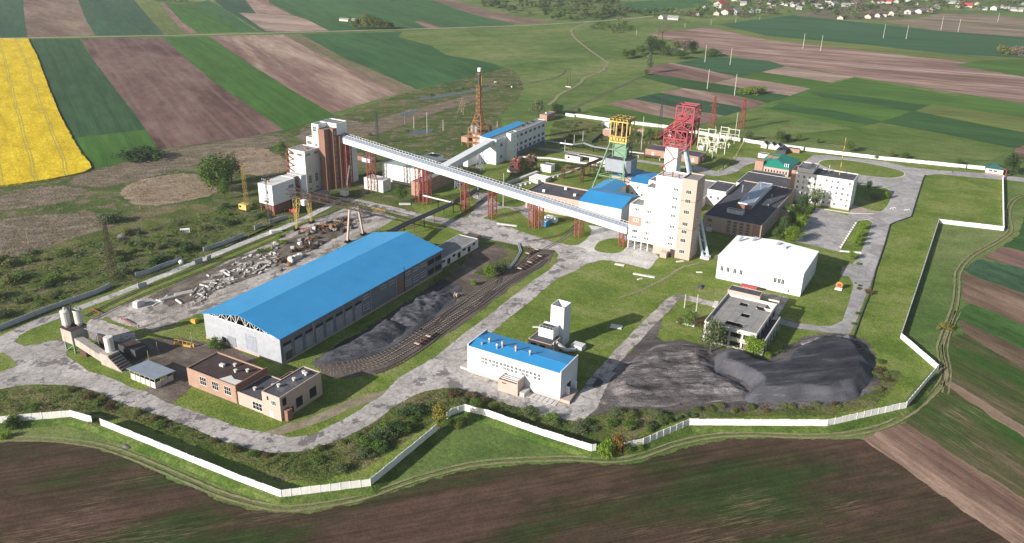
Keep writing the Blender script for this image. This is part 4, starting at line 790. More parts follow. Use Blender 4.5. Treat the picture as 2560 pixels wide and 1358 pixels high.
while x < -155:
    z = zg(x) + 4.4; b.box(x, x + .18, 397.9, 398.05, z - .1, z + 1.0); b.box(x + 1, x + 1.2, 394.4, 394.6, z - .2, z + .25); x += 2.2
b.bar((-349, 398, zg(-349) + 5.3), (-154, 398, zg(-154) + 5.3), .1); b.bar((-349, 396.2, zg(-349) + 4.75), (-154, 396.2, zg(-154) + 4.75), .25, .12); t.part('roof_rail', b, M['white'])
tl = []
def trestle(u, v, w, d, zt, lab, legs=1, gap=0):
    q = Thing('trestle', lab, 'trestle', u, v); 
    for k in range(legs):
        b = q.mb(); uu = u + k * gap; za = zt - .1
        for x in (uu, uu + w):
            for y in (v, v + d): b.bar((x, y, 0), (x, y, za), .46)
        n = max(2, int(zt / 3.2))
        for i in range(n):
            z0, z1 = za * i / n, za * (i + 1) / n
            for p, r in (((uu, v), (uu + w, v)), ((uu + w, v), (uu + w, v + d)), ((uu + w, v + d), (uu, v + d)), ((uu, v + d), (uu, v))):
                if i % 2: p, r = r, p
                b.bar((*p, z0), (*r, z1), .16); b.bar((*p, z1), (*r, z1), .16)
        q.part('lattice', b, M['red_steel'])
    return q
for u, legs, gap, lab in ((-346.4, 1, 0, 'red trestle carrying the conveyor gallery next to the brown brick tower'), (-327.5, 1, 0, 'red trestle under the conveyor gallery standing on the small white block'), (-291, 2, 5.5, 'double red trestle under the conveyor gallery in front of the grey warehouse'), (-258.3, 1, 0, 'red trestle under the conveyor gallery by the cracked road fork'), (-239.5, 1, 0, 'red trestle with a wide red head plate under the conveyor gallery'), (-212.8, 2, 4, 'double red trestle under the conveyor gallery beside the blue container'), (-183.8, 1, 0, 'red trestle under the conveyor gallery beside the rail fork'), (-157.6, 1, 0, 'shortest red trestle under the conveyor gallery, next to the white tower')):
    trestle(u, 393.8, 2.6, 5, zg(u) - .3, lab, legs, gap)
t = Thing('trestle_plinth', 'small white concrete block under the second trestle of the conveyor', 'plinth', -334, 398); t.block(-334, -319, 398, 406, 0, 7.6, M['old_white'], M['concrete_light'], .1)
# ---- preparation plant at the upper left
t = Thing('brick_tower', 'tall brown brick tower where the conveyor gallery ends, windowless on its left', 'tower', -356, 383)
t.block(-356, -351, 383, 391.5, 0, 38.5, M['brick'], M['roof_grey'], .4); t.box('wall', -350.95, -348.4, 388, 391.5, 0, 38.5, M['brick']); t.block(-356, -346.5, 391.55, 400.5, 0, 33.5, M['brick'], M['roof_dark'], .4)
for k in range(10): t.win('r', -348.4, 389.8, 35.5 - k * 3.4, 1.3, 1.2, 1, 1)
for a, z in ((396, 24), (398, 12.5), (397, 2.4)): t.win('r', -346.5, a, z, 2, 2.2, 2, 1)
t = Thing('washing_plant', 'white coal washing plant of stepped blocks beside the brown brick tower', 'plant', -370, 371)
t.block(-361.5, -348.5, 391.6, 401.5, 33.6, 41, M['white'], M['roof_grey'], .4); t.block(-361.6, -356.1, 383.8, 391.4, 0, 41, M['white'], M['roof_grey'], .4); t.block(-366.7, -361.7, 383.9, 393, 0, 32, M['white'], M['roof_grey'], .4)
t.block(-370.2, -356.8, 371, 383.7, 0, 26.7, M['old_white'], M['roof_grey'], .4)
t.box('wall', -361.4, -348.6, 401.6, 410, 0, 30, M['greywhite'])
for a in (-367.5, -361): t.win('f', 371, a, 24.2, 4, 1.7, 5, 1)
for a in (374, 381): t.win('r', -356.8, a, 24.2, 4, 1.7, 5, 1)
for a in (374.2, 380): t.win('r', -356.8, a, 8.6, 2.8, 5.2, 3, 3); t.win('r', -356.8, a, 2.4, 2.6, 1, 3, 1, gm=M['void'])
t.win('f', 383.9, -364.3, 28.6, 4, 2.2, 6, 1); t.win('f', 383.8, -359.2, 37.8, 3.4, 3.2, 5, 2); t.win('f', 383.8, -358.6, 28, 2.2, 2, 3, 1)
b = t.mb(); z = 7
for k in range(5): b.bar((-370.5, 371.2, z + k * 4), (-366, 370.2, z + k * 4 + 2), .5, .3); b.bar((-366, 370.2, z + k * 4 + 2), (-370.5, 369.6, z + k * 4 + 4), .5, .3); b.box(-371.6, -370.4, 369.4, 371, z + k * 4 - .1, z + k * 4 + 1)
t.part('fire_stair', b, M['red_steel'])
for x, y in ((-364, 378), (-362, 377)): b = t.mb(); b.box(x, x + 1.4, y, y + 1, 26.3, 27.2); t.part('roof_vent', b, M['brick_dark'])
t = Thing('loading_block', 'white loading block raised on red legs over the rails', 'loading building', -353.8, 328.6)
t.block(-353.8, -343, 328.6, 347, 6.8, 18.5, M['cladding'], M['concrete_light'], .2); t.block(-353.8, -345, 347.1, 352, 0, 18.3, M['brick_dark'], M['concrete_light'], .1); t.block(-353.8, -343, 352.1, 356.5, 0, 18.5, M['cladding'], M['concrete_light'], .1)
for x in (-353.6, -348.6, -343.7):
    for y in (329, 337, 345): t.box('leg', x, x + .5, y, y + .5, 0, 6.8, M['red_steel'])
t.box('stripe', -353.85, -342.95, 328.5, 328.58, 9.9, 10.2, M['red_steel']); t.win('f', 328.6, -348, 8.4, 4.2, 1.5, 6, 1); t.win('f', 328.6, -346.8, 14, 1.8, 2, 3, 1); t.hole('f', 328.6, -351.2, 13.6, .8, .8)
t.win('r', -343, 343.5, 14.6, 4.4, 2.2, 6, 1); t.win('r', -343, 344, 8.8, 4.4, 1.8, 6, 1)
b = t.mb(); b.tube([(-344.4, 347.5, 16), (-344.2, 350, 13), (-344.2, 352, 12), (-344.2, 349, 8), (-344.2, 352, 4)], .35, 6); t.part('fire_stair', b, M['red_steel'])
t.block(-352, -346, 331, 345, 0, 6.2, M['brick'], M['roof_dark'], .2)
b = t.mb(); b.cyl((-350, 333.5, 18.4), (-350, 333.5, 21), .4); t.part('roof_pipe', b, M['red_steel'])
t = Thing('switch_house', 'low pink brick hut with a flat grey roof below the washing plant', 'hut', -345, 358.2)
t.block(-345.2, -339.2, 358.4, 372, 0, 4.6, M['pinkbrick'], M['roof_grey'], .15)
for a in (362, 368.5): t.hole('r', -339.2, a, 2, 2, 2.8, M['white'], 'door')
# ---- grey warehouse behind the conveyor
t = Thing('warehouse', 'pale warehouse with a grey-green low roof, half hidden behind the conveyor gallery', 'warehouse', -336, 419)
u0, u1, v0, v1 = -336, -303, 419, 449
b = t.mb(); b.box(u0, u1, v0, v0 + .4, 0, 12); b.box(u0, u1, v1 - .4, v1, 0, 12); b.box(u0, u0 + .4, v0 + .4, v1 - .4, 0, 12); b.box(u1 - .4, u1, v0 + .4, v1 - .4, 0, 12); t.part('wall', b, M['pale']); t.gable(u0, u1, v0, v1, 12, 14.6, 'u', M['warehouse_roof'], .3, .15, .5, M['grey_steel'])
t = Thing('boiler_annex', 'pink brick block behind the double red trestle', 'building', -302, 404)
t.block(-302, -295, 404.5, 445, 0, 9, M['pinkbrick'], M['roof_grey'], .3)
for k in range(5): t.win('r', -295, 410 + k * 7, 6.4, 1.6, 1.6, 2, 1); t.win('r', -295, 410 + k * 7, 2.6, 1.6, 1.6, 2, 1)
# ---- production office with slanted gallery
t = Thing('production_office', 'three storey pale grey block with a flat roof and one blue roof strip', 'office block', -305, 491)
t.block(-299.8, -292.6, 491, 564, 0, 18, M['cladding'], M['roof_grey'], .35); b = t.mb()
b.add([(-306.2, 490.7, 18.8), (-299.2, 490.7, 18.05), (-299.2, 545, 18.05), (-306.2, 545, 18.8), (-306.2, 490.7, 18.95), (-299.2, 490.7, 18.2), (-299.2, 545, 18.2), (-306.2, 545, 18.95)], [(3, 2, 1, 0), (4, 5, 6, 7), (0, 1, 5, 4), (1, 2, 6, 5), (2, 3, 7, 6), (3, 0, 4, 7)]); t.part('blue_roof', b, M['blue'])
b = t.mb(); b.add([(-306, 491.1, 0), (-299.9, 491.1, 0), (-299.9, 491.1, 18), (-306, 491.1, 18.6), (-306, 491.3, 0), (-299.9, 491.3, 0), (-299.9, 491.3, 18), (-306, 491.3, 18.6)], [(0, 1, 2, 3), (7, 6, 5, 4), (0, 3, 7, 4)]); b.box(-306, -305.8, 491.3, 545, 0, 18.6); t.part('lower_wall', b, M['cladding'])
t.block(-292.55, -289, 505, 514, 0, 20, M['white'], M['roof_grey'], .3, name='stair_wall', rname='stair_roof')
for z in (14.5, 8.2, 4.4): 
    for k in range(7): t.win('r', -292.6, 520 + k * 6.7, z, 3.4, 1.9, 3, 1, fm=M['grey_steel'])
for z in (13, 4.5): t.win('r', -292.6, 498, z, 3, 2.6, 3, 1)
for k in range(5): t.win('r', -289, 510.5, 17 - k * 3.6, .9, 1, 1, 1)
for k in range(3): t.box('roof_vent', -299.4, -297.6, 536 + k * 8, 538 + k * 8, 17.6, 18.8, M['dark_steel'])
t.box('plinth', -292.7, -292.4, 514.2, 564, 0, 3, M['hall_side'])
t = Thing('slanted_gallery', 'short white gallery running down from the production office to the long conveyor', 'conveyor gallery', -275, 401)
A = Vector((-277.5, 399.4, 20.5)); B_ = Vector((-297.6, 491.0, 15.4)); b = t.mb(); b.bar((A.x, A.y, A.z), (B_.x, B_.y, B_.z), 5.2, 3.6); t.part('housing', b, M['cladding'])
b = t.mb(); b.bar((A.x, A.y, A.z + 1.95), (B_.x, B_.y, B_.z + 1.95), 5.5, .25); t.part('roof', b, M['white'])
for k_ in (.78, .35): b = t.mb(); C_ = A.lerp(B_, k_); b.lattice((C_.x, C_.y, 0), (C_.x, C_.y, C_.z - 2), 4, 3, 4, .3); t.part('leg', b, M['grey_steel'])
for k in (.45, .6, .75, .9): C_ = A.lerp(B_, k); t.win('r', C_.x + 2.68, C_.y, C_.z, 1.6, .8, 2, 1)
t = Thing('flat_annex', 'low white annex with a dark flat roof left of the slanted gallery', 'annex', -316.5, 476); t.block(-316.5, -306.3, 476, 511, 0, 6, M['white'], M['roof_dark'], .3); t.hole('f', 476, -311, 2, 1, 2.2)
t = Thing('pump_cube', 'small white cube building behind the conveyor gallery and the warehouse', 'hut', -323, 462); t.block(-332.5, -322.5, 462, 470, 0, 7.6, M['white'], M['roof_dark'], .4)
t = Thing('transformer_hut', 'small pink brick house under a round bare tree, behind the production office', 'hut', -332, 628); t.block(-332, -325, 628.5, 644, 0, 5.4, M['pinkbrick'], M['roof_grey'], .25); t.hole('r', -325, 634, 1.6, 1.2, 2.2, M['rust'], 'door')
t.box('roof_vent', -329.6, -328.4, 634, 635, 5, 6.2, M['concrete_light'])
t = Thing('low_platform', 'rusty pipes and vessels on a low slab behind the blue roof strip', 'plant', -320, 548)
for k in range(5): b = t.mb(); b.cyl((-318 + k * 1.5, 552 + k * 6, 0), (-318 + k * 1.5, 552 + k * 6, 4.5 + R.random() * 3), .9, .9, 10); b.bar((-318 + k * 1.5, 552 + k * 6, 3), (-317 + k * 1.5, 558 + k * 6, 3), .5); t.part('vessel', b, M['rust'])
# ---- orange chimney with lattice tower
t = Thing('boiler_chimney', 'black chimney held in a tall orange lattice tower on a stack of orange platforms', 'chimney', -334, 519.5)
cx, cy = -328.5, 526
b = t.mb(); b.cyl((cx, cy, 14), (cx, cy, 57), 1.1, 1.0, 14); t.part('flue', b, M['dark_steel']); b = t.mb(); b.cyl((cx, cy, 56), (cx, cy, 58.6), 1.3, 1.3, 14); t.part('cap', b, M['white'])
b = t.mb(); b.lattice((cx, cy, 15.8), (cx, cy, 25), 9, 3.6, 2, .55, .35); b.lattice((cx - .3, cy, 25), (cx - .3, cy, 46), 3.2, 2.8, 8, .35, .25); b.box(cx - 1.8, cx + 1.8, cy - 1.8, cy + 1.8, 54.2, 54.5); b.bar((cx + 1.6, cy + .5, 25), (cx + 1.6, cy + .5, 55), .4); t.part('lattice_tower', b, M['orange'])
b = t.mb()
for z in (4, 8, 11.5, 15.4): b.box(-334.5 + (0 if z < 15 else 1.5), -323, 519.5, 531.5, z, z + .35)
for x in (-334.3, -330.5, -326.8, -323.3):
    for y in (519.7, 525.3, 531): b.box(x, x + .4, y, y + .4, 0, 15.4)
for z in (5, 9, 12.5): b.bar((-334.5, 519.5, z), (-323, 519.5, z), .25); b.bar((-323, 519.5, z), (-323, 531.5, z), .25)
t.part('platform', b, M['orange']); b = t.mb()
for x, y in ((-331.5, 522), (-327.5, 521.2)): b.cyl((x, y, 11.9), (x, y, 16.8), 1.7, 1.7, 14)
t.part('tank', b, M['galv']); t.box('boiler_casing', -332, -325, 522.5, 530.5, .2, 11, M['cream']); b = t.mb(); b.box(-322.8, -318.5, 524, 531, 0, 12); b.cyl((-320.5, 527.5, 12), (-320.5, 527.5, 17), 1.8, 1.8, 12); t.part('dust_filter', b, M['rust_dark'])
t.box('side_shed', -340.5, -335, 520, 527, 3.5, 7.5, M['pinkbrick']); b = t.mb()
for x in (-340.3, -335.4):
    for y in (520.2, 526.6): b.box(x, x + .3, y, y + .3, 0, 3.5)
t.part('shed_leg', b, M['orange'])
# ---- flat brown-walled building and blue-roofed cluster by the headframes
t = Thing('machine_hall', 'long low building with dark felt roof and brownish walls, left of the blue-roofed hall', 'building', -230, 422); t.block(-230.5, -195.3, 422, 443.5, 0, 11, M['cream'], M['roof_dark'], .7)
for x, y in ((-222, 427), (-213, 438), (-203, 430)): b = t.mb(); b.box(x, x + 1.5, y, y + 1.2, 10.2, 11.6); t.part('roof_vent', b, M['white'])
for k in range(4): t.win('f', 422, -207 + k * 3.2, 2.2, 2, 2.4, 2, 1)
t = Thing('skip_hall', 'white hall with a bright blue ridged roof right behind the conveyor gallery', 'hall', -195, 422)
b = t.mb(); u0, u1, v0, v1 = -195.2, -168.8, 422, 450; b.box(u0, u1, v0, v0 + .4, 0, 11); b.box(u0, u1, v1 - .4, v1, 0, 11); b.box(u0, u0 + .4, v0 + .4, v1 - .4, 0, 11); b.box(u1 - .4, u1, v0 + .4, v1 - .4, 0, 11); t.part('wall', b, M['cladding']); t.gable(u0, u1, v0, v1, 11, 14, 'u', M['blue_x'], .4, .2, .5, M['grey_steel'])
t = Thing('shaft_hall', 'blue-roofed hall under the green legs of the yellow-topped headframe', 'hall', -204, 451)
b = t.mb(); u0, u1, v0, v1 = -203, -188.5, 452, 476; b.box(u0, u1, v0, v0 + .3, 0, 8); b.box(u0, u1, v1 - .3, v1, 0, 8); b.box(u0, u0 + .3, v0, v1, 0, 7.9); b.box(u1 - .3, u1, v0, v1, 0, 7.9); t.part('wall', b, M['greywhite']); t.gable(u0, u1, v0, v1, 8, 10.2, 'v', M['blue'], .3, .2, .5, M['greywhite'])
t = Thing('shaft_annex', 'white two storey annex with a shaded blue roof between the two headframes', 'annex', -190, 480)
b = t.mb(); u0, u1, v0, v1 = -188, -166, 480, 506; b.box(u0, u1, v0, v0 + .3, 0, 9); b.box(u0, u1, v1 - .3, v1, 0, 9); b.box(u0, u0 + .3, v0, v1, 0, 9); b.box(u1 - .3, u1, v0, v1, 0, 9); t.part('wall', b, M['white']); t.gable(u0, u1, v0, v1, 9, 9.9, 'u', M['blue_x'], .3, .2)
z4 = lambda a, b: (1450 + a / 4.245, 230 + b / 4.245)
for q in ((612, 1015), (553, 1078), (605, 1087), (655, 1095)): a, z = onface(*z4(*q), 'f', 480); t.win('f', 480, a, z, 1.5, 1.8, 2, 1)
t.block(-204.6, -191, 490, 512, 0, 8, M['cream'], M['blue_x'], .1)
# ---- headframe with the yellow head
t = Thing('green_headframe', 'headframe with green legs, grey cabin and a yellow head full of dark machinery', 'headframe', -202, 489)
b = t.mb()
b.bar((-213, 479.4, 0), (-206.6, 489.4, 30), .8); b.bar((-191.7, 477.2, 0), (-196.4, 489.4, 30), .8)
b.bar((-213, 479.4, 9), (-191.7, 478.8, 9), .4) if 0 else None
b.bar((-211.1, 482.4, 9), (-193.1, 480.8, 9), .45); b.bar((-211.1, 482.4, 9), (-204, 489.5, 10.5), .45); b.bar((-193.1, 480.8, 9), (-199, 489.5, 10.5), .45); b.bar((-209, 485.6, 18.6), (-203.5, 489.8, 21), .35); b.bar((-195, 484.8, 18.6), (-198, 489.8, 21), .35)
b.bar((-209.7, 484.5, 15), (-205, 489.5, 9), .3); b.lattice((-200.5, 494.6, 0), (-200.5, 494.6, 12), 10, 10, 3, .5, .4); b.lattice((-200.5, 495, 20), (-200.5, 495, 30), 9.2, 9.2, 2, .5, .4)
t.part('leg', b, M['green_steel']); t.box('shaft_casing', -204.6, -197, 491, 498.6, 20, 29.6, M['green_steel'])
b = t.mb(); b.prism([(-207, 484.5), (-193, 484.5), (-190.6, 487), (-190.6, 497), (-193, 499.5), (-207, 499.5), (-208.6, 497), (-208.6, 487)], 12, 20); t.part('cabin', b, M['grey_steel'])
b = t.mb(); b.prism([(-206.4, 485.1), (-193.4, 485.1), (-191.2, 487.3), (-191.2, 496.7), (-193.4, 498.9), (-206.4, 498.9), (-208, 496.7), (-208, 487.3)], 20.003, 20.3); t.part('cabin_roof', b, M['dark_steel'])
b = t.mb(); b.box(-207.6, -195.6, 488.8, 501.5, 29.6, 30.6); b.box(-207.4, -195.8, 489, 501.3, 33.4, 33.8)
for x in (-207.4, -203.6, -199.6, -196.4):
    for y in (489, 500.6): b.box(x, x + .6, y, y + .6, 30.6, 43)
for x in (-207.4, -196.4): b.box(x, x + .5, 494.6, 495.2, 30.6, 43)
for i in range(6): b.box(-206.5 + i * 2, -205.3 + i * 2, 488.6, 489, 31.2, 33); b.box(-195.8, -195.3, 490 + i * 2, 491.2 + i * 2, 31.2, 33)
t.part('head_frame', b, M['yellow_pale']); b = t.mb(); b.box(-208.6, -195, 488.2, 502.4, 43, 43.6)
for i in range(6): b.box(-208 + i * 2.4, -207.7 + i * 2.4, 488.4, 502.2, 43.6, 45.3 if i % 2 else 44.8)
for i in range(3): b.box(-208.4, -195.2, 490 + i * 5.5, 490.3 + i * 5.5, 44.4, 44.7)
t.part('head_roof', b, M['yellow_pale'])
for x in (-204, -199.6):
    b = t.mb(); b.cyl((x - .5, 495, 37), (x + .5, 495, 37), 3.0, 3.0, 20); t.part('sheave_wheel', b, M['rust'])
b = t.mb(); b.box(-206, -197.5, 491, 499, 33.8, 36); b.box(-203, -200, 493, 497, 38, 41.6); t.part('winding_gear', b, M['rust_dark'])
# ---- red and white headframe
t = Thing('red_headframe', 'tallest headframe, a red steel frame on a white shaft with pale blue back legs', 'headframe', -146, 421)
b = t.mb(); b.box(-146, -139.2, 421, 428.5, 0, 51); t.part('shaft_casing', b, M['white'])
b = t.mb(); P_ = [(-145.8, 39), (-141, 45.5), (-139.5, 45.5)]
b.bar((-146, 420.8, 50.5), (-140.6, 420.8, 45), .5); b.bar((-140.6, 420.8, 45), (-146.2, 420.8, 40.5), .5); b.bar((-146.2, 420.8, 40.5), (-141.5, 420.8, 34), .5); b.bar((-140.6, 420.8, 45), (-139.2, 420.8, 45), .5); b.bar((-148.5, 420.8, 39), (-146.2, 420.8, 40.5), .4)
for z in (51, 55.5, 60):                                                # lower head
    for p, q_ in (((-147.5, 421), (-135, 421)), ((-135, 421), (-135, 433)), ((-135, 433), (-147.5, 433)), ((-147.5, 433), (-147.5, 421))): b.bar((*p, z), (*q_, z), .6)
for x in (-147.5, -141.3, -135):
    for y in (421, 433): b.bar((x, y, 51), (x, y, 60), .55)
for x0, x1_ in ((-147.5, -141.3), (-141.3, -135)):
    b.bar((x0, 421, 51), (x1_, 421, 55.5), .4); b.bar((x1_, 421, 55.5), (x0, 421, 60), .4); b.bar((x1_, 421, 51), (x0, 421, 55.5), .35)
for z0 in (51, 55.5): b.bar((-135, 421, z0), (-135, 433, z0 + 4.5), .4); b.bar((-135, 433, z0), (-135, 421, z0 + 4.5), .4)

for y_ in (421, 433):
    for x_, xx in ((-147.5, -144.4), (-144.4, -141.3), (-141.3, -138.1), (-138.1, -135)):
        b.bar((x_, y_, 51), (xx, y_, 55.5), .26); b.bar((x_, y_, 60), (xx, y_, 55.5), .26); b.bar((xx, y_, 51), (xx, y_, 60), .28)
for x_ in (-147.5, -141.3):
    b.bar((x_, 421, 51), (x_, 433, 55.5), .3); b.bar((x_, 433, 55.5), (x_, 421, 60), .3)
for y_ in (421, 431):
    for k_ in range(3): xa_ = -142 + k_ * 3.17; b.bar((xa_, y_, 60), (xa_ + 3.17, y_, 65), .25); b.bar((xa_ + 3.17, y_, 66), (xa_, y_, 73), .25)
b.bar((-137, 421, 60), (-137, 421, 65), .3); b.bar((-142, 421, 69.5), (-132.5, 421, 69.5), .3); b.bar((-132.5, 421, 69.5), (-132.5, 431, 69.5), .3)
b.box(-147.3, -135.2, 421.2, 432.8, 55.3, 55.6); b.box(-147.3, -135.2, 421.2, 432.8, 59.8, 60.1)
b.bar((-147.5, 421, 60), (-142, 421, 65), .5); b.bar((-147.5, 433, 60), (-142, 433, 65), .5)
for z in (65, 66, 73): 
    for p, q_ in (((-142, 421), (-132.5, 421)), ((-132.5, 421), (-132.5, 431)), ((-132.5, 431), (-142, 431)), ((-142, 431), (-142, 421))): b.bar((*p, z), (*q_, z), .6)
for x in (-142, -132.5):
    for y in (421, 431): b.bar((x, y, 60 if x < -140 else 51), (x, y, 73.3), .6)
b.bar((-142, 421, 65), (-132.5, 421, 60), .4); b.bar((-142, 421, 60), (-137, 421, 65), .4); b.bar((-142, 421, 67), (-136, 421, 73), .35); b.bar((-138, 421, 70), (-135, 421, 67.4), .35); b.bar((-132.5, 421, 66), (-132.5, 431, 73), .4); b.bar((-132.5, 431, 60), (-132.5, 421, 66), .4); b.bar((-142, 431, 66), (-132.5, 431, 73), .4)
b.bar((-142, 421, 66.6), (-132.5, 421, 66.6), .15, 1.6); b.box(-141.8, -132.8, 421.2, 430.8, 65.2, 65.4); b.bar((-142, 426, 73.2), (-132.5, 426, 73.2), .5)
b.bar((-139, 421, 48), (-135, 421, 51), .5); b.bar((-135, 421, 51), (-132.5, 421, 56), .5); b.bar((-135, 433, 51), (-132.5, 431, 56), .5)
t.part('head_frame', b, M['pink_steel'])
b = t.mb()                                                               # stairs and railings
for i in range(6): x = -150.5 + i * 2.6; b.bar((x, 420.4, 55 + i * 2.1), (x + 2.6, 420.4, 57.1 + i * 2.1), .8, .25); b.bar((x, 420.2, 56.4 + i * 2.1), (x + 2.6, 420.2, 58.5 + i * 2.1), .12)
for z in (52.4, 56.8, 61.3):
    for i in range(14): b.box(-147.5 + i, -147.42 + i, 420.7, 420.8, z - 1.2, z)
    b.bar((-147.5, 420.75, z), (-134.5, 420.75, z), .12); b.bar((-134.7, 421, z), (-134.7, 433, z), .12)
for i in range(10): b.box(-142 + i, -141.92 + i, 420.6, 420.7, 65, 67.4)
t.part('stair', b, M['pink_steel'])
for x, z in ((-144.6, 58), (-139, 62)):
    b = t.mb(); b.cyl((x, 427, z), (x + .6, 427, z), 3, 3, 22); t.part('sheave_wheel', b, M['yellow'] if x < -140 else M['pink_steel'])
t.box('machine_room', -143.5, -138.4, 423, 430, 55.6, 59.8, M['rust_dark']); t.box('lift_shaft', -145.6, -144.2, 422.5, 424.5, 55.6, 59.5, M['white'])
b = t.mb(); b.bar((-137.2, 424, 52), (-113.8, 402.3, 0), 1.0); b.bar((-137.2, 427, 52), (-111.4, 404.2, 0), 1.0)
for k in range(9): tt = .12 + k * .1; b.bar(Vector((-137.2, 424, 52)).lerp(Vector((-113.8, 402.3, 0)), tt), Vector((-137.2, 427, 52)).lerp(Vector((-111.4, 404.2, 0)), tt + .04), .3)
t.part('back_leg', b, M['lightblue_steel']); t.box('leg_footing', -115, -110.4, 401.2, 405, 0, 1.4, M['concrete_light'])
# ---- bath house / admin complex
t = Thing('bath_house', 'wide two storey building with a huge dark flat roof and a raised silvery roof light', 'building', -128.5, 445)
t.block(-128.4, -95.5, 445, 524.5, 0, 8.7, M['cream'], M['roof_dark'], .5)
t.block(-116.5, -108.4, 471, 519, 8.3, 11, M['cladding'], M['galv_roof'], .15, name='rooflight_wall', rname='rooflight'); t.box('rooflight_base', -116.6, -108.3, 469.2, 470.9, 8.3, 10.4, M['brick'])
t.block(-118.8, -109.5, 457, 460.5, 8.3, 10.6, M['concrete_light'], M['roof_grey'], .1, name='lantern_wall', rname='lantern_roof')
t.hole('f', 445, -98, 4.3, 4.6, 8.4, M['pinkbrick'], 'brick_bay', .03)
for k in range(4): t.box('facade_strip', -114.6 + k * 3.6, -112.6 + k * 3.6, 444.86, 444.96, .5, 8, M['brick_dark']); t.win('f', 444.85, -113.6 + k * 3.6, 5.6, 1.4, 2, 2, 1); t.win('f', 444.85, -113.6 + k * 3.6, 2.2, 1.4, 2, 2, 1)
t.hole('f', 445, -124.5, 6.2, 2.6, 1.6, M['brick_dark']); t.win('f', 445, -124, 3.2, 1.4, 1.6, 2, 1); t.box('porch', -125.6, -122.4, 443, 444.9, 0, 2, M['concrete_light'])
for k in range(8): t.win('r', -95.5, 452 + k * 8.5, 5.8, 2.2, 1.8, 2, 1)
t.block(-95.45, -90.5, 490, 503, 0, 5.2, M['cream'], M['roof_dark'], .2, name='entrance_wall', rname='entrance_roof')
for x, y in ((-115, 476), (-113, 479), (-112, 505), (-114, 512), (-104, 500), (-101, 480), (-122, 500)): b = t.mb(); b.cyl((x, y, 8), (x, y, 12.6 if x < -110 else 9.6), .35, .35, 8); b.cyl((x, y, 12.6 if x < -110 else 9.6), (x, y, 13 if x < -110 else 10), .6, .3, 8); t.part('roof_vent', b, M['galv'])
t = Thing('lamp_room', 'white block with a railed dark roof between the white tower and the bath house', 'building', -140.2, 488)
t.block(-140.2, -128.6, 488, 509, 0, 10.4, M['old_white'], M['roof_dark'], .4)
for x in (-137.5, -133): t.win('f', 488, x, 5.6, 1.6, 1.8, 2, 1)
t.block(-164, -140.4, 470, 520, 0, 6, M['old_white'], M['roof_grey'], .3, name='link_wall', rname='link_roof')
t = Thing('canteen', 'low cream building with a dark flat roof in front of the green-roofed house', 'building', -133, 555)
t.block(-133, -111.4, 555, 567, 0, 4.7, M['cream'], M['roof_dark'], .2); t.block(-133, -97.8, 525.2, 554.8, 0, 6.2, M['old_white'], M['roof_dark'], .2, name='link_wall', rname='link_roof')
t = Thing('green_roof_house', 'cream building with a bright green hipped roof and brick chimneys', 'building', -133, 578)
t.block(-133, -111.4, 578, 608, 0, 5.2, M['cream'], M['roof_dark'], .1)
b = t.mb(); u0, u1, v0, v1 = -133.7, -110.7, 577.3, 608.7; um = -122.2; b.add([(u0, v0, 5.2), (u1, v0, 5.2), (u1, v1, 5.2), (u0, v1, 5.2), (um, v0 + 9, 9), (um, v1 - 6, 9)], [(0, 1, 4), (1, 2, 5, 4), (2, 3, 5), (3, 0, 4, 5), (3, 2, 1, 0)]); t.part('green_roof', b, M['green_roof'])
b = t.mb(); b.box(-134.6, -129, 577.2, 584, 0, 8.2); t.part('brick_wing', b, M['pinkbrick']); b = t.mb(); b.box(-126, -121.5, 590, 591, 6, 9.6); b.box(-131, -127.5, 596, 597, 5, 8.4); t.part('chimney', b, M['brick'])
for k in range(9): t.hole('f', 578, -129 + k * 2, 2.2, .8, 2)
for x in (-115, -113.8, -112.6): b = t.mb(); b.cyl((x, 580, 5.5), (x, 580, 8.5), .25); t.part('flue_pipe', b, M['white'])
# ---- five storey administration block with the mast
t = Thing('administration_block', 'five storey white office block with a red and white mast on its dark roof', 'office block', -96.8, 526)
Pw = smat('panel_white', (.70, .69, .665), .75, .06, .3, .3, (.45, .42, .37), stripe=.28, stripek=.10)
t.block(-96.8, -62.8, 526, 543, 0, 19, Pw, M['roof_dark'], .5); t.block(-96.8, -87, 527, 543.2, 19.01, 21.6, Pw, M['roof_grey'], .4, name='stair_wall', rname='stair_roof')
t.block(-100.2, -96.85, 529, 541, 0, 19, M['pinkbrick'], M['roof_dark'], .4, name='brick_wall', rname='brick_roof')
for r_ in range(5):
    for k in range(10):
        if r_ > 2 and k < 1: continue
        t.win('f', 526, -95 + k * 3.35, 16.6 - r_ * 3.45, 1.35, 1.7, 2, 1, gm=M['pane_light'] if (k * 7 + r_ * 5) % 4 == 0 else None)
for r_ in range(5):
    for k in range(3): t.win('r', -62.8, 529.5 + k * 5, 16.6 - r_ * 3.45, 1.3, 1.6, 2, 1)
t.box('plinth', -96.9, -62.7, 525.88, 525.97, 0, .9, M['cream'])
q = Thing('radio_mast', 'red and white banded radio mast on the roof of the five storey block', 'mast', -73, 536, z=18.5)
for k in range(9): b = q.mb(); h = 2.6; b.cyl((-73, 536, 18.5 + k * h), (-73, 536, 18.5 + (k + 1) * h), .24 - k * .012, .24 - k * .012, 6); q.part('mast_section', b, M['red_paint'] if k % 2 else M['yellow_pale'])
b = t.mb(); b.cyl((-80, 540, 18.5), (-80, 540, 22.6), .15); t.part('vent_pipe', b, M['white'])
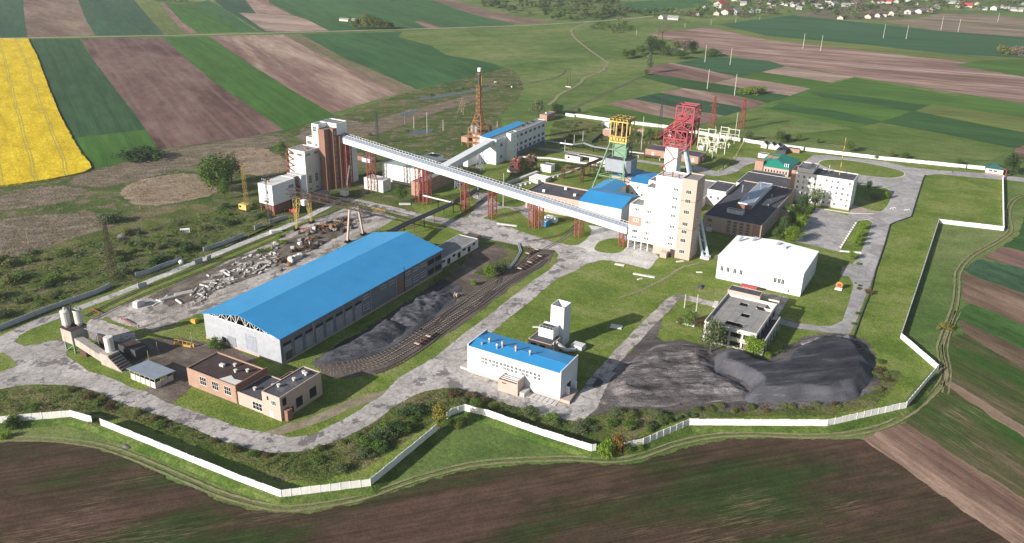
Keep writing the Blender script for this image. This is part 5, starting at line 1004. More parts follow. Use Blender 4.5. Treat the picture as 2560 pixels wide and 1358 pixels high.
# ---- gatehouse
t = Thing('gatehouse', 'small white gatehouse with a dark green pyramid roof beside the entrance road', 'gatehouse', 5, 667.5)
t.block(5, 16, 667.5, 676, 0, 4, M['old_white'], M['roof_dark'], .1); b = t.mb(); b.add([(4.2, 666.7, 4), (16.8, 666.7, 4), (16.8, 676.8, 4), (4.2, 676.8, 4), (10.5, 671.8, 7.2)], [(0, 1, 4), (1, 2, 4), (2, 3, 4), (3, 0, 4), (3, 2, 1, 0)]); t.part('roof', b, smat('gate_roof', (.03, .10, .09), .6))
t.win('f', 667.5, 8, 2.4, 2.4, 1.6, 3, 1); t.win('f', 667.5, 11.2, 2.4, 2.4, 1.6, 3, 1); t.box('step', 5, 18, 665.6, 667.4, 0, .6, M['pinkbrick'])
b = t.mb(); b.box(17.5, 18, 664, 664.5, 0, 5); b.bar((17.7, 664.2, 5), (14, 666.5, 6), .3); t.part('gate_post', b, M['red_paint'])
# ---- electrical substation and its house
t = Thing('substation_house', 'long low pink brick house with a grey flat roof behind the red headframe', 'building', -214.5, 574)
t.block(-214.5, -173.2, 574.3, 589, 0, 5.2, M['pinkbrick'], M['roof_dark'], .2)
for a in (-208.5, -199, -190, -178): t.hole('f', 574.3, a, 2.2, 1.6, 2.6, M['white'], 'door')
t.hole('r', -173.2, 582, 2, 2, 2.6, M['white'], 'door')
# ---- sheds near the back wall
sh = []
for x in (-148, -142.3, -137.8):
    t = Thing('garden_garage', '', 'garage', x, 646); b = t.mb(); b.box(x, x + 4.2, 646, 653, 0, 3); b.add([(x, 646, 3), (x + 4.2, 646, 3), (x + 2.1, 646, 4.6), (x, 653, 3), (x + 4.2, 653, 3), (x + 2.1, 653, 4.6)], [(0, 1, 2), (5, 4, 3)]); t.part('wall', b, M['pale'])
    b = t.mb(); b.add([(x - .2, 645.8, 2.9), (x + 2.1, 645.8, 4.7), (x + 2.1, 653.2, 4.7), (x - .2, 653.2, 2.9), (x + 4.4, 645.8, 2.9), (x + 4.4, 653.2, 2.9)], [(0, 1, 2, 3), (1, 4, 5, 2)]); t.part('roof', b, M['roof_dark']); sh.append(t.e)
ordinal(sh, 'the three little gabled garages', 'gabled garages by the back wall', 'garage')
t = Thing('timber_shed', 'dark gabled timber shed right of the three little white garages', 'shed', -133.5, 632); t.block(-134, -127, 636, 645, 0, 3, M['dark_steel'], M['roof_dark'], .1); t.gable(-134, -127, 636, 645, 3, 5, 'v', M['roof_dark'], .3, .15)
t = Thing('pink_container', 'long pinkish container shed near the back wall, right of the dark timber shed', 'container', -128.5, 644); t.box('body', -128, -119, 646, 649, 0, 3, M['pinkbrick']); t.box('roof', -128.2, -118.8, 645.8, 649.2, 3, 3.15, M['rust'])
t = Thing('white_hut', 'small white hut with a dark roof left of the green-roofed house', 'hut', -142, 617); t.block(-142.5, -135.5, 617, 622, 0, 3, M['white'], M['roof_dark'], .1)
# ================================================================= WALLS
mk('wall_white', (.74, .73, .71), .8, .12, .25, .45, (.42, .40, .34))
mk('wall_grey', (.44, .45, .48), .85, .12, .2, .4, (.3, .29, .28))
WP = []; BK = []; BH = 1.2
def wall(px, label, mat='wall_white', h=2.6, pan=3.2, t=.18, gaps=(), name='panel_wall', bank=0):
    ps = [G(x, y, bank) for x, y in px]; o = ps[0]; e_ = empty(name, o); tag(e_, label, 'wall'); b = MB(o); zo = Vector((0, 0, 0)); BK.append(ps) if bank else None; c = MB(o)
    for a, q in zip(ps, ps[1:]):
        d = q - a; n = max(1, round(d.length / pan)); d.normalize()
        for k in range(n):
            s = a.lerp(q, k / n); f = a.lerp(q, (k + 1) / n) - d * .03; hh = h + R.uniform(-.12, .08); nn = Vector((-d.y, d.x, 0)) * R.uniform(-.03, .03)
            for _ in range(3): WP.append(s.lerp(f, R.random()) + Vector((-d.y, d.x, 0)) * R.choice((-1, 1)) * R.uniform(.3, 1.6))
            b.bar(s + nn + Vector((0, 0, hh / 2)), f + nn + Vector((0, 0, hh / 2)), t, hh); c.bar(s + Vector((0, 0, 0)), s + Vector((0, 0, h + .12)), .26)
    b.build('panels', M[mat], e_); c.build('posts', M[mat], e_); return e_
wall([(-200, 1080), (0, 1058), (106, 1048), (178, 1042)], 'white panel wall at the lower left edge, behind two green bushes', bank=BH)
wall([(178, 1042), (231, 1057)], 'short stretch of white panel wall just left of the gap with a dry bush', bank=BH)
wall([(253, 1063), (384, 1116), (469, 1151), (594, 1202), (703, 1243)], 'longest straight white wall, falling from left towards the lowest corner', bank=BH)
wall([(703, 1243), (800, 1231), (926, 1215)], 'white panel wall along the lowest edge of the grounds', bank=BH)
wall([(926, 1215), (1094, 1075)], 'bluish shaded wall climbing from the lowest corner to the tall yellow-green bush', bank=BH)
wall([(1118, 1047), (1128, 1038), (1162, 1027)], 'short curved white wall end right of the tall yellow-green bush', bank=BH)
wall([(1162, 1027), (1219, 1041), (1362, 1091), (1478, 1128), (1490, 1126)], 'white wall sloping down in front of the white building with the blue roof', bank=BH)
wall([(1560, 1122), (1607, 1112), (1722, 1063)], 'bluish wall rising to the right from the orange and green bushes', bank=BH)
wall([(1722, 1063), (1900, 1064), (2067, 1065)], 'white wall running level in front of the black spoil heap', bank=BH)
wall([(2067, 1065), (2264, 1020)], 'white wall rising gently at the right end of the black spoil heap', bank=BH)
wall([(2264, 1020), (2343, 926)], 'grey shaded wall running up to the right-hand outer corner', bank=BH)
bl_ = []
for ps in BK:
    for p in ps:
        if not bl_ or (p - bl_[-1]).length > 2.5: bl_.append(p)
q_ = []
for a, c in zip(bl_, bl_[1:]):
    n = max(1, int((c - a).length / 3)); q_ += [a.lerp(c, k / n) for k in range(n)]
q_.append(bl_[-1]); vs = []; fs = []
for i, p in enumerate(q_):
    d = q_[min(i + 2, len(q_) - 1)] - q_[max(i - 2, 0)]; d.z = 0; d.normalize(); nn = Vector((-d.y, d.x, 0)); tp = min(1, (len(q_) - 1 - i) / 3)
    for j, (o_, z_) in enumerate(((-4.2, -.2), (-3, .1), (-1.6, BH - .3), (-.2, BH + .02), (.5, BH), (1.6, BH * .5), (3.0, -.2))):
        w_ = 1 + .25 * mn.noise(Vector((p.x * .2, p.y * .2, j * 7))); vs.append((p.x + nn.x * o_ * w_, p.y + nn.y * o_ * w_, (z_ + (.12 * mn.noise(Vector((p.x * .4, p.y * .4, j))) if 0 < j < 6 else 0)) * (tp if z_ > 0 else 1)))
        if i and j: a = (i - 1) * 7 + j; fs.append((a, a - 1, a + 6, a + 7))
me = bpy.data.meshes.new('bank'); me.from_pydata(vs, [], fs); me.materials.append(gmat('bank grass', [(.040, .080, .013), (.075, .12, .024), (.13, .15, .05)], 9, 20, 1.5, fine=.9, finek=.5, bmp=.3)); o = bpy.data.objects.new('bank', me); COL.objects.link(o); tag(o, kind='structure')
wall([(2343, 926), (2251, 846)], 'short brilliant white wall slanting up to the left on the right side')
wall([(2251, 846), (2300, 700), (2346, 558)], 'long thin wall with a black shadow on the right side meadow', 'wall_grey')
wall([(2346, 558), (2508, 577)], 'white wall across the right side meadow')
wall([(2508, 577), (2506, 446)], 'thin wall from the right meadow up to the gatehouse')
wall([(2418, 421), (2462, 425)], 'short wall stub joined to the gatehouse'); wall([(2013, 377), (2113, 389), (2215, 401), (2330, 412), (2414, 421)], 'long white back wall behind the oval lawn')
wall([(1858, 354), (1879, 358), (2008, 376)], 'white back wall behind the green-roofed house and little garages')
wall([(1582, 311), (1667, 321), (1720, 331), (1850, 354)], 'white back wall behind the electrical substation')
wall([(1438, 292), (1525, 304), (1582, 311)], 'white back wall left of the yellow-topped headframe'); wall([(1414, 290), (1436, 293)], 'lowest leftmost stub of the white back wall')
wall([(-60, 845), (0, 826), (127, 775), (243, 735), (268, 723), (277, 717)], 'grey panel wall at the left edge of the picture, behind the twin silos', 'wall_grey', 2.4, 6)
wall([(340, 693), (370, 685), (455, 652)], 'grey wall stretch in the middle of the left side, ending by a white ball', 'wall_grey', 2.4, 6)
wall([(509, 629), (560, 612), (611, 592)], 'grey wall stretch beside the dark bush on the left side', 'wall_grey', 2.4, 6)
wall([(637, 575), (655, 566)], 'single leaning grey wall panel left of the floodlight mast', 'wall_grey', 2.4, 6); wall([(674, 560), (719, 546)], 'grey wall stretch under the raised white loading block', 'wall_grey', 2.4, 6)
ls = []
for px in ([(346, 722), (368, 716)], [(488, 662), (507, 655)], [(518, 653), (528, 648)]):
    ls.append(wall(px, '', 'wall_grey', 2.6, 8, .3, name='loose_panel'))
ordinal(ls, 'the lone upright panels beside the pale path', 'lone upright panels', 'panel')
# ================================================================= TREES
def leafmat(k, col, var=.35):
    m, t, b = nodes('leaves ' + k); tc = N(t, 'NewGeometry').outputs['Position']; oi = N(t, 'ObjectInfo')
    n = noise(t, tc, .9, 3, .6); c = mixc(t, 1.0, col, gray(t, mapr(t, n, .25, .75, 1 - var, 1 + var)), 'MULTIPLY')
    c = mixc(t, 1.0, c, gray(t, mapr(t, oi.outputs['Random'], 0, 1, .8, 1.2)), 'MULTIPLY')
    L(t, c, b.inputs['Base Color']); b.inputs['Roughness'].default_value = .8; b.inputs['Specular IOR Level'].default_value = .12
    tr = N(t, 'BsdfTranslucent'); L(t, c, tr.inputs[0]); mx = N(t, 'MixShader'); mx.inputs[0].default_value = .25
    L(t, b.outputs[0], mx.inputs[1]); L(t, tr.outputs[0], mx.inputs[2]); L(t, mx.outputs[0], t.nodes['Material Output'].inputs[0]); return m
LM = {k: leafmat(k, c) for k, c in dict(green=(.095, .158, .034), dark=(.050, .092, .030), willow=(.125, .16, .072), bright=(.15, .235, .028), bare=(.19, .145, .11), yellow=(.22, .20, .045), red=(.12, .085, .045), olive=(.15, .165, .052), orange=(.20, .13, .035), reed=(.33, .25, .17), stalk=(.24, .185, .15)).items()}
def leafcloud(seed, n=900, lumps=14, ls=.11, shape='round', flat=1.0):
    """unit crown: width 1 (radius .5), height 1 standing on z=0"""
    r = random.Random(seed); b = MB(); cs = []
    for i in range(lumps):
        while True:
            p = Vector((r.uniform(-1, 1), r.uniform(-1, 1), r.uniform(-1, 1)))
            if p.length < 1: break
        zz = .5 + p.z * .34; k = 1.0
        if shape == 'tall': k = .75 if zz > .6 else 1
        if shape == 'shrub': zz = .12 + abs(p.z) * .42; k = 1
        if shape == 'cone': zz = r.random() ** 1.2 * .85 + .05; k = 1.1 * (1 - zz)
        cs.append((Vector((p.x * .36 * k, p.y * .36 * k, zz)), r.uniform(.14, .25) * (1 if shape != 'cone' else .8)))
    for i in range(n):
        c, rad = r.choice(cs); d = Vector((r.gauss(0, 1), r.gauss(0, 1), r.gauss(0, 1) + .25)).normalized() * rad * r.uniform(.45, 1.12)
        p = c + d; p.z = max(.02, p.z); s = ls * r.uniform(.35, 1.0)
        a = Vector((r.gauss(0, 1), r.gauss(0, 1), r.gauss(0, .7))).normalized(); q = a.cross(d + Vector((.01, .02, .03))).normalized()
        b.add([tuple(p - a * s * .5), tuple(p + q * s * .34), tuple(p + a * s * .5), tuple(p - q * s * .34)], [(0, 1, 2, 3)])
    return b
def trunkmesh(seed, k=5):
    r = random.Random(seed); b = MB(); b.cyl((0, 0, 0), (0, 0, .35), .035, .024, 7); b.cyl((0, 0, .35), (.02, 0, .75), .024, .010, 6)
    for i in range(k): a = r.uniform(0, 6.28); z = r.uniform(.2, .55); b.cyl((0, 0, z), (math.cos(a) * .3, math.sin(a) * .3, z + r.uniform(.15, .35)), .014, .005, 5)
    return b
TM = {}
def crown_data(shape, v, kind):
    key = (shape, v, kind)
    if key not in TM:
        n, lu, ls = dict(round=(2300, 26, .085), tall=(1900, 24, .09), shrub=(1300, 22, .10), cone=(700, 16, .10), bare=(900, 20, .05), mini=(170, 8, .2))[shape]
        TM[key] = leafcloud(hash((shape, v)) % 9999 if 0 else (v * 31 + len(shape) * 7), n, lu, ls, shape).build('crown', LM[kind], link=False).data
    return TM[key]
TK = [trunkmesh(3 + i).build('trunk', M['bark'], link=False).data for i in range(3)]
def tree(px, py, wpx, hpx, kind='green', label=None, shape='round', name='tree', group=None, world=None, size=None, cat=None, simple=False):
    p = world or G(px, py); dist = (p - Vector((0, 0, H))).length
    if size: wd, ht = size
    else: wd = wpx * dist / F; ht = hpx * dist / F / .9
    v = R.randrange(4); rz = R.uniform(0, 6.28)
    cd = crown_data('mini' if simple else shape, v, kind)
    if shape == 'shrub' or simple:
        o = bpy.data.objects.new(name, cd); COL.objects.link(o); o.location = p; o.scale = (wd * 1.15, wd * 1.15 * R.uniform(.85, 1.15), ht * 1.15); o.rotation_euler.z = rz; tag(o, label, cat or ('bush' if 'tree' not in name else 'tree'), group); return o
    e_ = empty(name, p, rz); tag(e_, label, cat or 'tree', group)
    c = bpy.data.objects.new('crown', cd); COL.objects.link(c); c.parent = e_; c.location.z = ht * .08; c.scale = (wd * 1.12, wd * 1.12, ht * .98)
    k = bpy.data.objects.new('trunk', R.choice(TK)); COL.objects.link(k); k.parent = e_; kk = max(ht, wd) ; k.scale = (kk * .8, kk * .8, ht); return e_
T_ = tree
T_(545, 482, 84, 80, 'green', 'biggest dense green tree, beside the pale reed bed on the left'); T_(520, 468, 40, 50, 'willow', 'paler tree on the left flank of the biggest green tree'); T_(580, 458, 54, 64, 'willow', 'paler tree leaning on the biggest green tree by the reeds'); T_(562, 500, 28, 48, 'green', 'slim green tree in front of the biggest one by the reeds', 'tall')
T_(348, 400, 96, 34, 'dark', 'wide dark bush at the corner between the rape field and brown soil', 'shrub', 'bush'); T_(277, 556, 54, 30, 'willow', 'round grey-green bush alone in the marsh', 'shrub', 'bush')
T_(702, 388, 30, 34, 'green', 'small green tree beside the washing plant, in front of dry reeds')
T_(1344, 288, 40, 38, 'willow', 'round pale grey-green tree behind the small pink brick house'); T_(1394, 287, 28, 26, 'dark', 'dark green tree right of the small pink brick house'); T_(1448, 284, 10, 14, 'dark', 'tiny dark tree at the far left end of the back wall')
T_(1001, 508, 40, 46, 'green', 'green tree leaning on the small white block under the conveyor', 'tall'); T_(1222, 696, 28, 36, 'bright', 'bright yellow-green young tree beside the railway sidings'); T_(1184, 714, 18, 20, 'bright', 'small bright green bush left of the railway sidings', 'shrub', 'bush'); T_(1245, 682, 46, 36, 'willow', 'feathery grey-green bush behind the bright young tree', 'shrub', 'bush')
T_(540, 872, 40, 36, 'green', 'leafy green bush at the left front corner of the long blue-roofed hall', 'shrub', 'bush')
T_(1776, 880, 72, 78, 'willow', 'big grey-green willow in front of the derelict building'); T_(1882, 892, 48, 50, 'bright', 'bright green tree against the front of the derelict building'); T_(1919, 893, 20, 18, 'bright', 'small bright bush at the right corner of the derelict building', 'shrub', 'bush')
T_(1700, 812, 22, 24, 'olive', 'low olive bush left of the tiny yellow brick kiosk', 'shrub', 'bush'); T_(1835, 888, 26, 22, 'green', 'green bush between willow and bright tree before the derelict building', 'shrub', 'bush'); T_(1722, 818, 38, 40, 'green', 'green tree growing over the tiny yellow brick kiosk'); T_(1748, 822, 26, 30, 'red', 'dark reddish tree right of the tiny yellow brick kiosk')
T_(1100, 1078, 40, 84, 'yellow', 'tall narrow yellow-green tree where the walls meet in front', 'tall'); T_(1142, 1072, 14, 26, 'yellow', 'small yellow-green bush just right of the tall narrow tree', 'shrub', 'bush'); T_(1163, 1058, 12, 22, 'olive', 'thin olive bush inside the bend of the white wall', 'shrub', 'bush')
T_(1515, 1138, 46, 50, 'bright', 'bright green bush at the break in the front wall', 'shrub', 'bush'); T_(1545, 1130, 40, 62, 'orange', 'orange-brown bush at the break in the front wall', 'shrub', 'bush'); T_(1572, 1132, 26, 32, 'green', 'green bush right of the orange-brown one', 'shrub', 'bush'); T_(1601, 1128, 18, 26, 'bright', 'small round bright bush touching the bluish wall', 'shrub', 'bush')
for x, y, wp, hp, k, l in ((1940, 600, 22, 30, 'green', 'leftmost small tree tight against the right wall of the bath house'), (1972, 545, 28, 30, 'green', 'tree at the bath house entrance canopy'), (1960, 620, 24, 18, 'bright', 'low bright tree just behind the white hall'), (2000, 575, 34, 36, 'bright', 'bright green tree bulging over the left edge of the parking square'), (1958, 590, 32, 46, 'dark', 'dark green tree next to the right wall of the bath house'), (1988, 570, 40, 38, 'green', 'green tree between the bath house and the parking square'), (1982, 606, 44, 36, 'bright', 'bright round tree at the lower left corner of the parking square'), (2005, 532, 32, 44, 'dark', 'dark tree below the left end of the five storey block'), (2036, 524, 30, 50, 'willow', 'taller tree standing against the five storey block windows'), (2017, 536, 16, 16, 'green', 'small bush in front of the dark tree by the five storey block'), (2171, 474, 12, 20, 'dark', 'tiny dark conifer right of the five storey block'), (2216, 498, 14, 18, 'bright', 'small bright tree on the kerb right of the five storey block')): T_(x, y, wp, hp, k, l)
T_(2186, 498, 24, 14, 'willow', 'thin grey shrub in the shade beside the five storey block', 'shrub', 'bush')
row = [T_(x, y, 18, 22, 'bright', None) for x, y in ((2154, 575), (2148, 594), (2141, 606), (2138, 618), (2128, 650))]; ordinal(row, 'the young trees beside the parking square', 'young trees beside the parking square', 'tree')
T_(2527, 438, 38, 44, 'dark', 'dark tree just right of the gatehouse'); T_(2508, 135, 34, 24, 'olive', 'left one of two brownish bushes at the right picture edge', 'shrub', 'bush'); T_(2538, 138, 30, 26, 'bare', 'right one of two brownish bushes at the right picture edge', 'shrub', 'bush')
T_(1655, 103, 44, 40, 'bare', 'leafless brown tree in the fields, above the dark green copse', 'bare'); T_(1621, 184, 18, 44, 'willow', 'slim pale poplar with a long shadow on brown soil', 'tall'); T_(1614, 188, 14, 20, 'olive', 'low olive bush at the foot of the slim poplar', 'shrub', 'bush')
g = [T_(x, y, wp, hp, k, None, 'round') for x, y, wp, hp, k in ((1562, 147, 26, 20, 'green'), (1580, 143, 24, 18, 'green'), (1600, 137, 26, 22, 'green'), (1628, 138, 36, 40, 'dark'), (1650, 140, 34, 36, 'dark'), (1663, 142, 26, 26, 'green'), (1700, 148, 40, 22, 'green'), (1712, 135, 30, 30, 'bare'), (1730, 134, 30, 28, 'dark'), (1768, 142, 24, 14, 'green'), (1785, 141, 34, 16, 'green'), (1690, 118, 30, 14, 'olive'))]; ordinal(g, 'the trees of the dark copse around the lone cottage', 'trees of the copse around the lone cottage', 'tree')
g = [T_(x, y, wp, hp, 'bright' if i % 2 else 'olive', None, 'shrub', 'bush') for i, (x, y, wp, hp) in enumerate(((1852, 234, 22, 16), (1866, 236, 30, 24), (1884, 236, 34, 26), (1905, 234, 26, 22)))]; ordinal(g, 'the bright bushes on the pink field edge', 'bushes at the pink field', 'bush')
g = [T_(x, y, wp, hp, 'olive' if i % 3 else 'green', None) for i, (x, y, wp, hp) in enumerate(((884, 72, 20, 18), (898, 73, 24, 26), (915, 74, 28, 34), (932, 74, 26, 30), (950, 74, 26, 24), (966, 74, 24, 20), (978, 72, 18, 14)))]; ordinal(g, 'the trees beside the ruined farmhouse on the far track', 'trees beside the ruined farmhouse', 'tree')
g = [T_(364 + i * 6.2, 1 + i * .42, 7, 13, 'dark', None, 'tall', 'tree', simple=True) for i in range(18)]; ordinal(g, 'the row of tiny dark trees at the top left edge', 'tree row at the top left edge', 'tree')
g = [T_(x, y, wp, hp, k, None, 'round') for x, y, wp, hp, k in ((1618, 352, 24, 30, 'green'), (1640, 352, 20, 22, 'yellow'), (1655, 345, 16, 14, 'green'), (1597, 345, 22, 14, 'dark'), (1868, 352, 26, 22, 'willow'), (1950, 358, 30, 26, 'green'), (1968, 356, 20, 18, 'dark'), (1996, 352, 13, 15, 'green'), (2042, 358, 12, 12, 'green'), (2124, 380, 28, 24, 'green'), (2258, 396, 24, 14, 'green'), (2226, 392, 18, 12, 'olive'), (2396, 412, 20, 14, 'green'), (2190, 398, 12, 9, 'olive'))]; ordinal(g, 'the trees along the white back wall', 'trees along the back wall', 'tree')
T_(2365, 822, 34, 18, 'yellow', 'straggly yellow bush on the meadow right of the long thin wall', 'shrub', 'bush'); T_(2344, 825, 12, 14, 'olive', 'little olive bush touching the straggly yellow one', 'shrub', 'bush')
T_(2172, 735, 22, 14, 'red', 'reddish-brown bush at the roadside on the right', 'shrub', 'bush'); T_(236, 1060, 28, 16, 'red', 'dry brown bush filling the gap in the front left wall', 'shrub', 'bush'); T_(32, 1072, 36, 38, 'green', 'green bush outside the wall at the lower left edge', 'shrub', 'bush'); T_(15, 1095, 26, 18, 'bright', 'low bright bush at the lower left picture edge', 'shrub', 'bush')
T_(1372, 70, 4, 5, 'dark', 'lone speck of a tree on the far farm track') if 0 else None
def inpoly(x, y, P):
    c = False
    for i in range(len(P)):
        (x1, y1), (x2, y2) = P[i - 1], P[i]
        if (y1 > y) != (y2 > y) and x < (x2 - x1) * (y - y1) / (y2 - y1) + x1: c = not c
    return c
def scatter(P, n, r=R):
    W = [G(*p) for p in P]; xs = [p.x for p in W]; ys = [p.y for p in W]; Q = [(p.x, p.y) for p in W]; out = []
    while len(out) < n:
        x, y = r.uniform(min(xs), max(xs)), r.uniform(min(ys), max(ys))
        if inpoly(x, y, Q): out.append(Vector((x, y, 0)))
    return out
def bushes(P, n, kinds, smin, smax, text, group, hk=.8):
    out = []
    for p in scatter(P, n):
        s = R.uniform(smin, smax) ; k = R.choice(kinds)
        out.append(tree(0, 0, 0, 0, k, None, 'shrub', 'bush', world=p, size=(s, s * R.uniform(.6, 1.1) * hk)))
    ordinal(out, text, group, 'bush')
mk_ = ['green', 'olive', 'willow', 'olive', 'dark']
bushes([(-40, 660), (200, 600), (420, 560), (560, 520), (640, 500), (700, 520), (560, 600), (330, 690), (230, 720), (0, 800), (-40, 800)], 58, mk_, 3, 9, 'the bushes in the overgrown left strip', 'bushes of the left overgrown strip')
bushes([(300, 600), (480, 540), (560, 520), (700, 545), (560, 610), (330, 700)], 14, mk_, 2, 5, 'the small bushes beside the grey walls', 'small bushes by the grey walls')
bushes([(40, 985), (165, 975), (240, 990), (400, 1050), (620, 1130), (740, 1140), (850, 1110), (960, 1050), (930, 1090), (820, 1170), (700, 1185), (560, 1125), (380, 1062), (250, 1028), (60, 1030)], 30, ['olive', 'green', 'red', 'olive', 'green'], 2, 4.8, 'the bushes between lower road and front wall', 'bushes between the lower road and the wall', .7)
bushes([(850, 1180), (900, 1110), (1000, 1040), (1045, 1020), (1080, 1030), (1010, 1090), (930, 1150)], 24, ['green', 'willow', 'dark'], 3, 6.5, 'the dense bushes near the tall narrow tree', 'dense bushes near the tall narrow tree')
bushes([(1110, 985), (1190, 990), (1300, 1025), (1440, 1065), (1500, 1060), (1480, 1095), (1370, 1065), (1220, 1025), (1130, 1005)], 26, ['willow', 'willow', 'green', 'red'], 2.5, 5.5, 'the bushes below the white blue-roofed building', 'bushes in front of the white blue-roofed building')
bushes([(1500, 1045), (1560, 1030), (1660, 1030), (1800, 1030), (1720, 1045), (1640, 1075), (1560, 1095), (1510, 1085)], 20, ['willow', 'green', 'olive'], 2.5, 5.5, 'the bushes below the spoil heap\'s left end', 'bushes below the left end of the heap')
bushes([(1680, 1022), (1850, 1014), (2100, 1008), (2150, 1000), (2150, 1012), (2060, 1022), (1800, 1034)], 18, ['red', 'olive', 'olive', 'green'], 1.8, 3.8, 'the low bushes along the spoil heap foot', 'bushes along the foot of the heap', .7)
bushes([(2150, 860), (2170, 850), (2215, 920), (2230, 950), (2180, 1005), (2150, 1005), (2190, 960)], 9, ['olive', 'green', 'red'], 1.8, 4, 'the bushes round the spoil heap\'s right end', 'bushes round the right end of the heap')
bushes([(1400, 300), (1560, 318), (1680, 332), (1730, 348), (1600, 372), (1440, 365), (1380, 340)], 30, ['green', 'olive', 'willow', 'olive'], 2, 6.5, 'the bushes on waste ground behind the headframes', 'bushes on the waste ground by the headframes')
bushes([(980, 330), (1160, 330), (1160, 370), (1050, 385), (900, 372), (880, 340)], 8, ['olive', 'green'], 1.5, 4.5, 'the low bushes around the pond', 'bushes around the pond')
bushes([(2140, 640), (2160, 640), (2160, 720), (2140, 830), (2150, 845), (2120, 850)], 7, ['olive', 'green'], 1.2, 2.6, 'the shrubs beside the right-hand road', 'roadside shrubs on the right')
bushes([(1560, 1000), (1700, 900), (1850, 880), (1960, 885), (2080, 836), (2000, 845), (1930, 890)], 6, ['olive', 'willow'], 1.2, 2.5, 'the tufts behind the spoil heap', 'tufts behind the heap')
bushes([(640, 640), (700, 590), (740, 600), (710, 625)], 6, ['green', 'bright'], 2, 4.5, 'the green bushes among the rubble of the yard', 'bushes among the rubble')
bushes([(1945, 372), (2400, 408), (2400, 415), (2100, 385), (1945, 380)], 4, ['olive'], 1.5, 3, 'the tiny shrubs outside the back wall', 'tiny shrubs outside the back wall')
# far wood and reeds: uncountable
def mass(name, P, n, smin, smax, kinds, hk, kind='stuff', faces=150, pts=None):
    b = MB(); protos = [leafcloud(90 + i, faces, 7, .22, 'round') for i in range(4)]
    for p in (pts or scatter(P, n)):
        s = R.uniform(smin, smax) * R.uniform(.6, 1); hh = s * hk * R.uniform(.8, 1.3); q = R.choice(protos); a = R.uniform(0, 6.28); c_, s_ = math.cos(a), math.sin(a); b.m = R.randrange(len(kinds))
        b.add([(p.x + (x * c_ - y * s_) * s * 1.2, p.y + (x * s_ + y * c_) * s * 1.2, p.z + z * hh) for x, y, z in q.v], q.f)
    o = b.build(name, [LM[k] for k in kinds]); tag(o, kind=kind); return o
mass('reeds', [(310, 478), (345, 455), (420, 440), (470, 437), (520, 445), (542, 470), (520, 488), (450, 503), (380, 512), (335, 505)], 520, 1.2, 3.2, ['reed'], .6, faces=26)
mass('reeds', [(560, 385), (600, 372), (650, 372), (700, 395), (715, 425), (660, 440), (600, 430), (575, 410)], 420, 1.2, 3.4, ['reed', 'stalk'], .6, faces=26)
mass('dry_tufts', [(190, 450), (460, 375), (640, 345), (700, 350), (640, 372), (470, 412), (330, 450), (230, 463)], 420, 1.2, 3.4, ['stalk', 'reed'], .4, faces=22)
mass('dry_tufts', [(0, 560), (240, 540), (260, 565), (150, 600), (60, 640), (0, 650)], 240, 1.2, 3.2, ['stalk', 'bare'], .4, faces=22)
mass('dry_tufts', [(750, 345), (900, 315), (1080, 262), (1180, 240), (1185, 250), (1000, 312), (860, 345)], 300, 1.2, 3.2, ['stalk', 'olive'], .4, faces=20)
mass('wall_weeds', None, 0, .5, 1.8, ['olive', 'green', 'bare', 'green'], .6, faces=14, pts=WP)
mass('tall_grass', [(1180, 870), (1260, 790), (1340, 715), (1440, 680), (1600, 690), (1690, 740), (1620, 810), (1500, 920), (1440, 890)], 420, .6, 1.6, ['olive', 'green'], .4, faces=12)
mass('tall_grass', [(2180, 740), (2230, 600), (2310, 450), (2490, 450), (2490, 560), (2340, 545), (2250, 800), (2330, 925), (2250, 1010), (2100, 1040), (2200, 940), (2150, 850)], 620, .6, 1.8, ['olive', 'green', 'olive'], .4, faces=12)
mass('tall_grass', [(2360, 575), (2500, 590), (2440, 640), (2380, 750), (2350, 880), (2270, 830)], 220, .6, 1.8, ['olive', 'green'], .4, faces=12)
mass('tall_grass', [(200, 1060), (400, 1130), (700, 1255), (930, 1225), (1120, 1060), (1480, 1140), (1620, 1120), (1720, 1075), (2060, 1075), (1830, 1085), (1400, 1145), (1050, 1195), (760, 1265), (560, 1235), (300, 1120)], 700, .6, 1.6, ['olive', 'green'], .4, faces=12)
mass('tall_grass', [(460, 985), (700, 1060), (830, 1000), (930, 985), (800, 1040), (680, 1075), (560, 1050)], 160, .6, 1.4, ['olive', 'green', 'bare'], .5, faces=12)
mass('tall_grass', [(950, 935), (1150, 800), (1380, 640), (1395, 650), (1300, 730), (1150, 840), (1000, 940)], 260, .5, 1.3, ['olive', 'green'], .5, faces=12)
mass('tall_grass', [(1890, 790), (1960, 690), (2100, 690), (2115, 760), (2070, 812), (1990, 800)], 160, .5, 1.3, ['olive', 'green'], .4, faces=12)
mass('yard_weeds', [(265, 790), (500, 700), (740, 590), (900, 530), (960, 560), (760, 660), (500, 780), (380, 825)], 420, .5, 2.0, ['olive', 'green', 'bare'], .5, faces=16)
mass('far_wood', [(1100, -40), (1135, 0), (1225, 22), (1300, 40), (1380, 52), (1480, 52), (1560, 44), (1600, 30), (1540, 8), (1570, -40)], 420, 11, 22, ['green', 'olive', 'willow', 'dark'], .8)
mass('far_wood', [(1460, 62), (1560, 64), (1590, 78), (1540, 84), (1480, 74)], 45, 7, 14, ['green', 'willow'], .7)
mass('ditch_scrub', [(1060, 238), (1225, 211), (1220, 217), (1060, 243)], 70, 2.2, 4.2, ['dark'], .6, faces=40)
mass('undergrowth', [(1400, 300), (1560, 318), (1680, 332), (1730, 348), (1600, 372), (1440, 365), (1380, 340)], 240, 1.5, 4, ['green', 'olive', 'willow'], .6, faces=40)
mass('undergrowth', [(-40, 660), (420, 560), (640, 500), (700, 525), (560, 610), (330, 700), (0, 800), (-40, 800)], 950, 1.5, 6, ['olive', 'green', 'green', 'willow'], .5, faces=40)
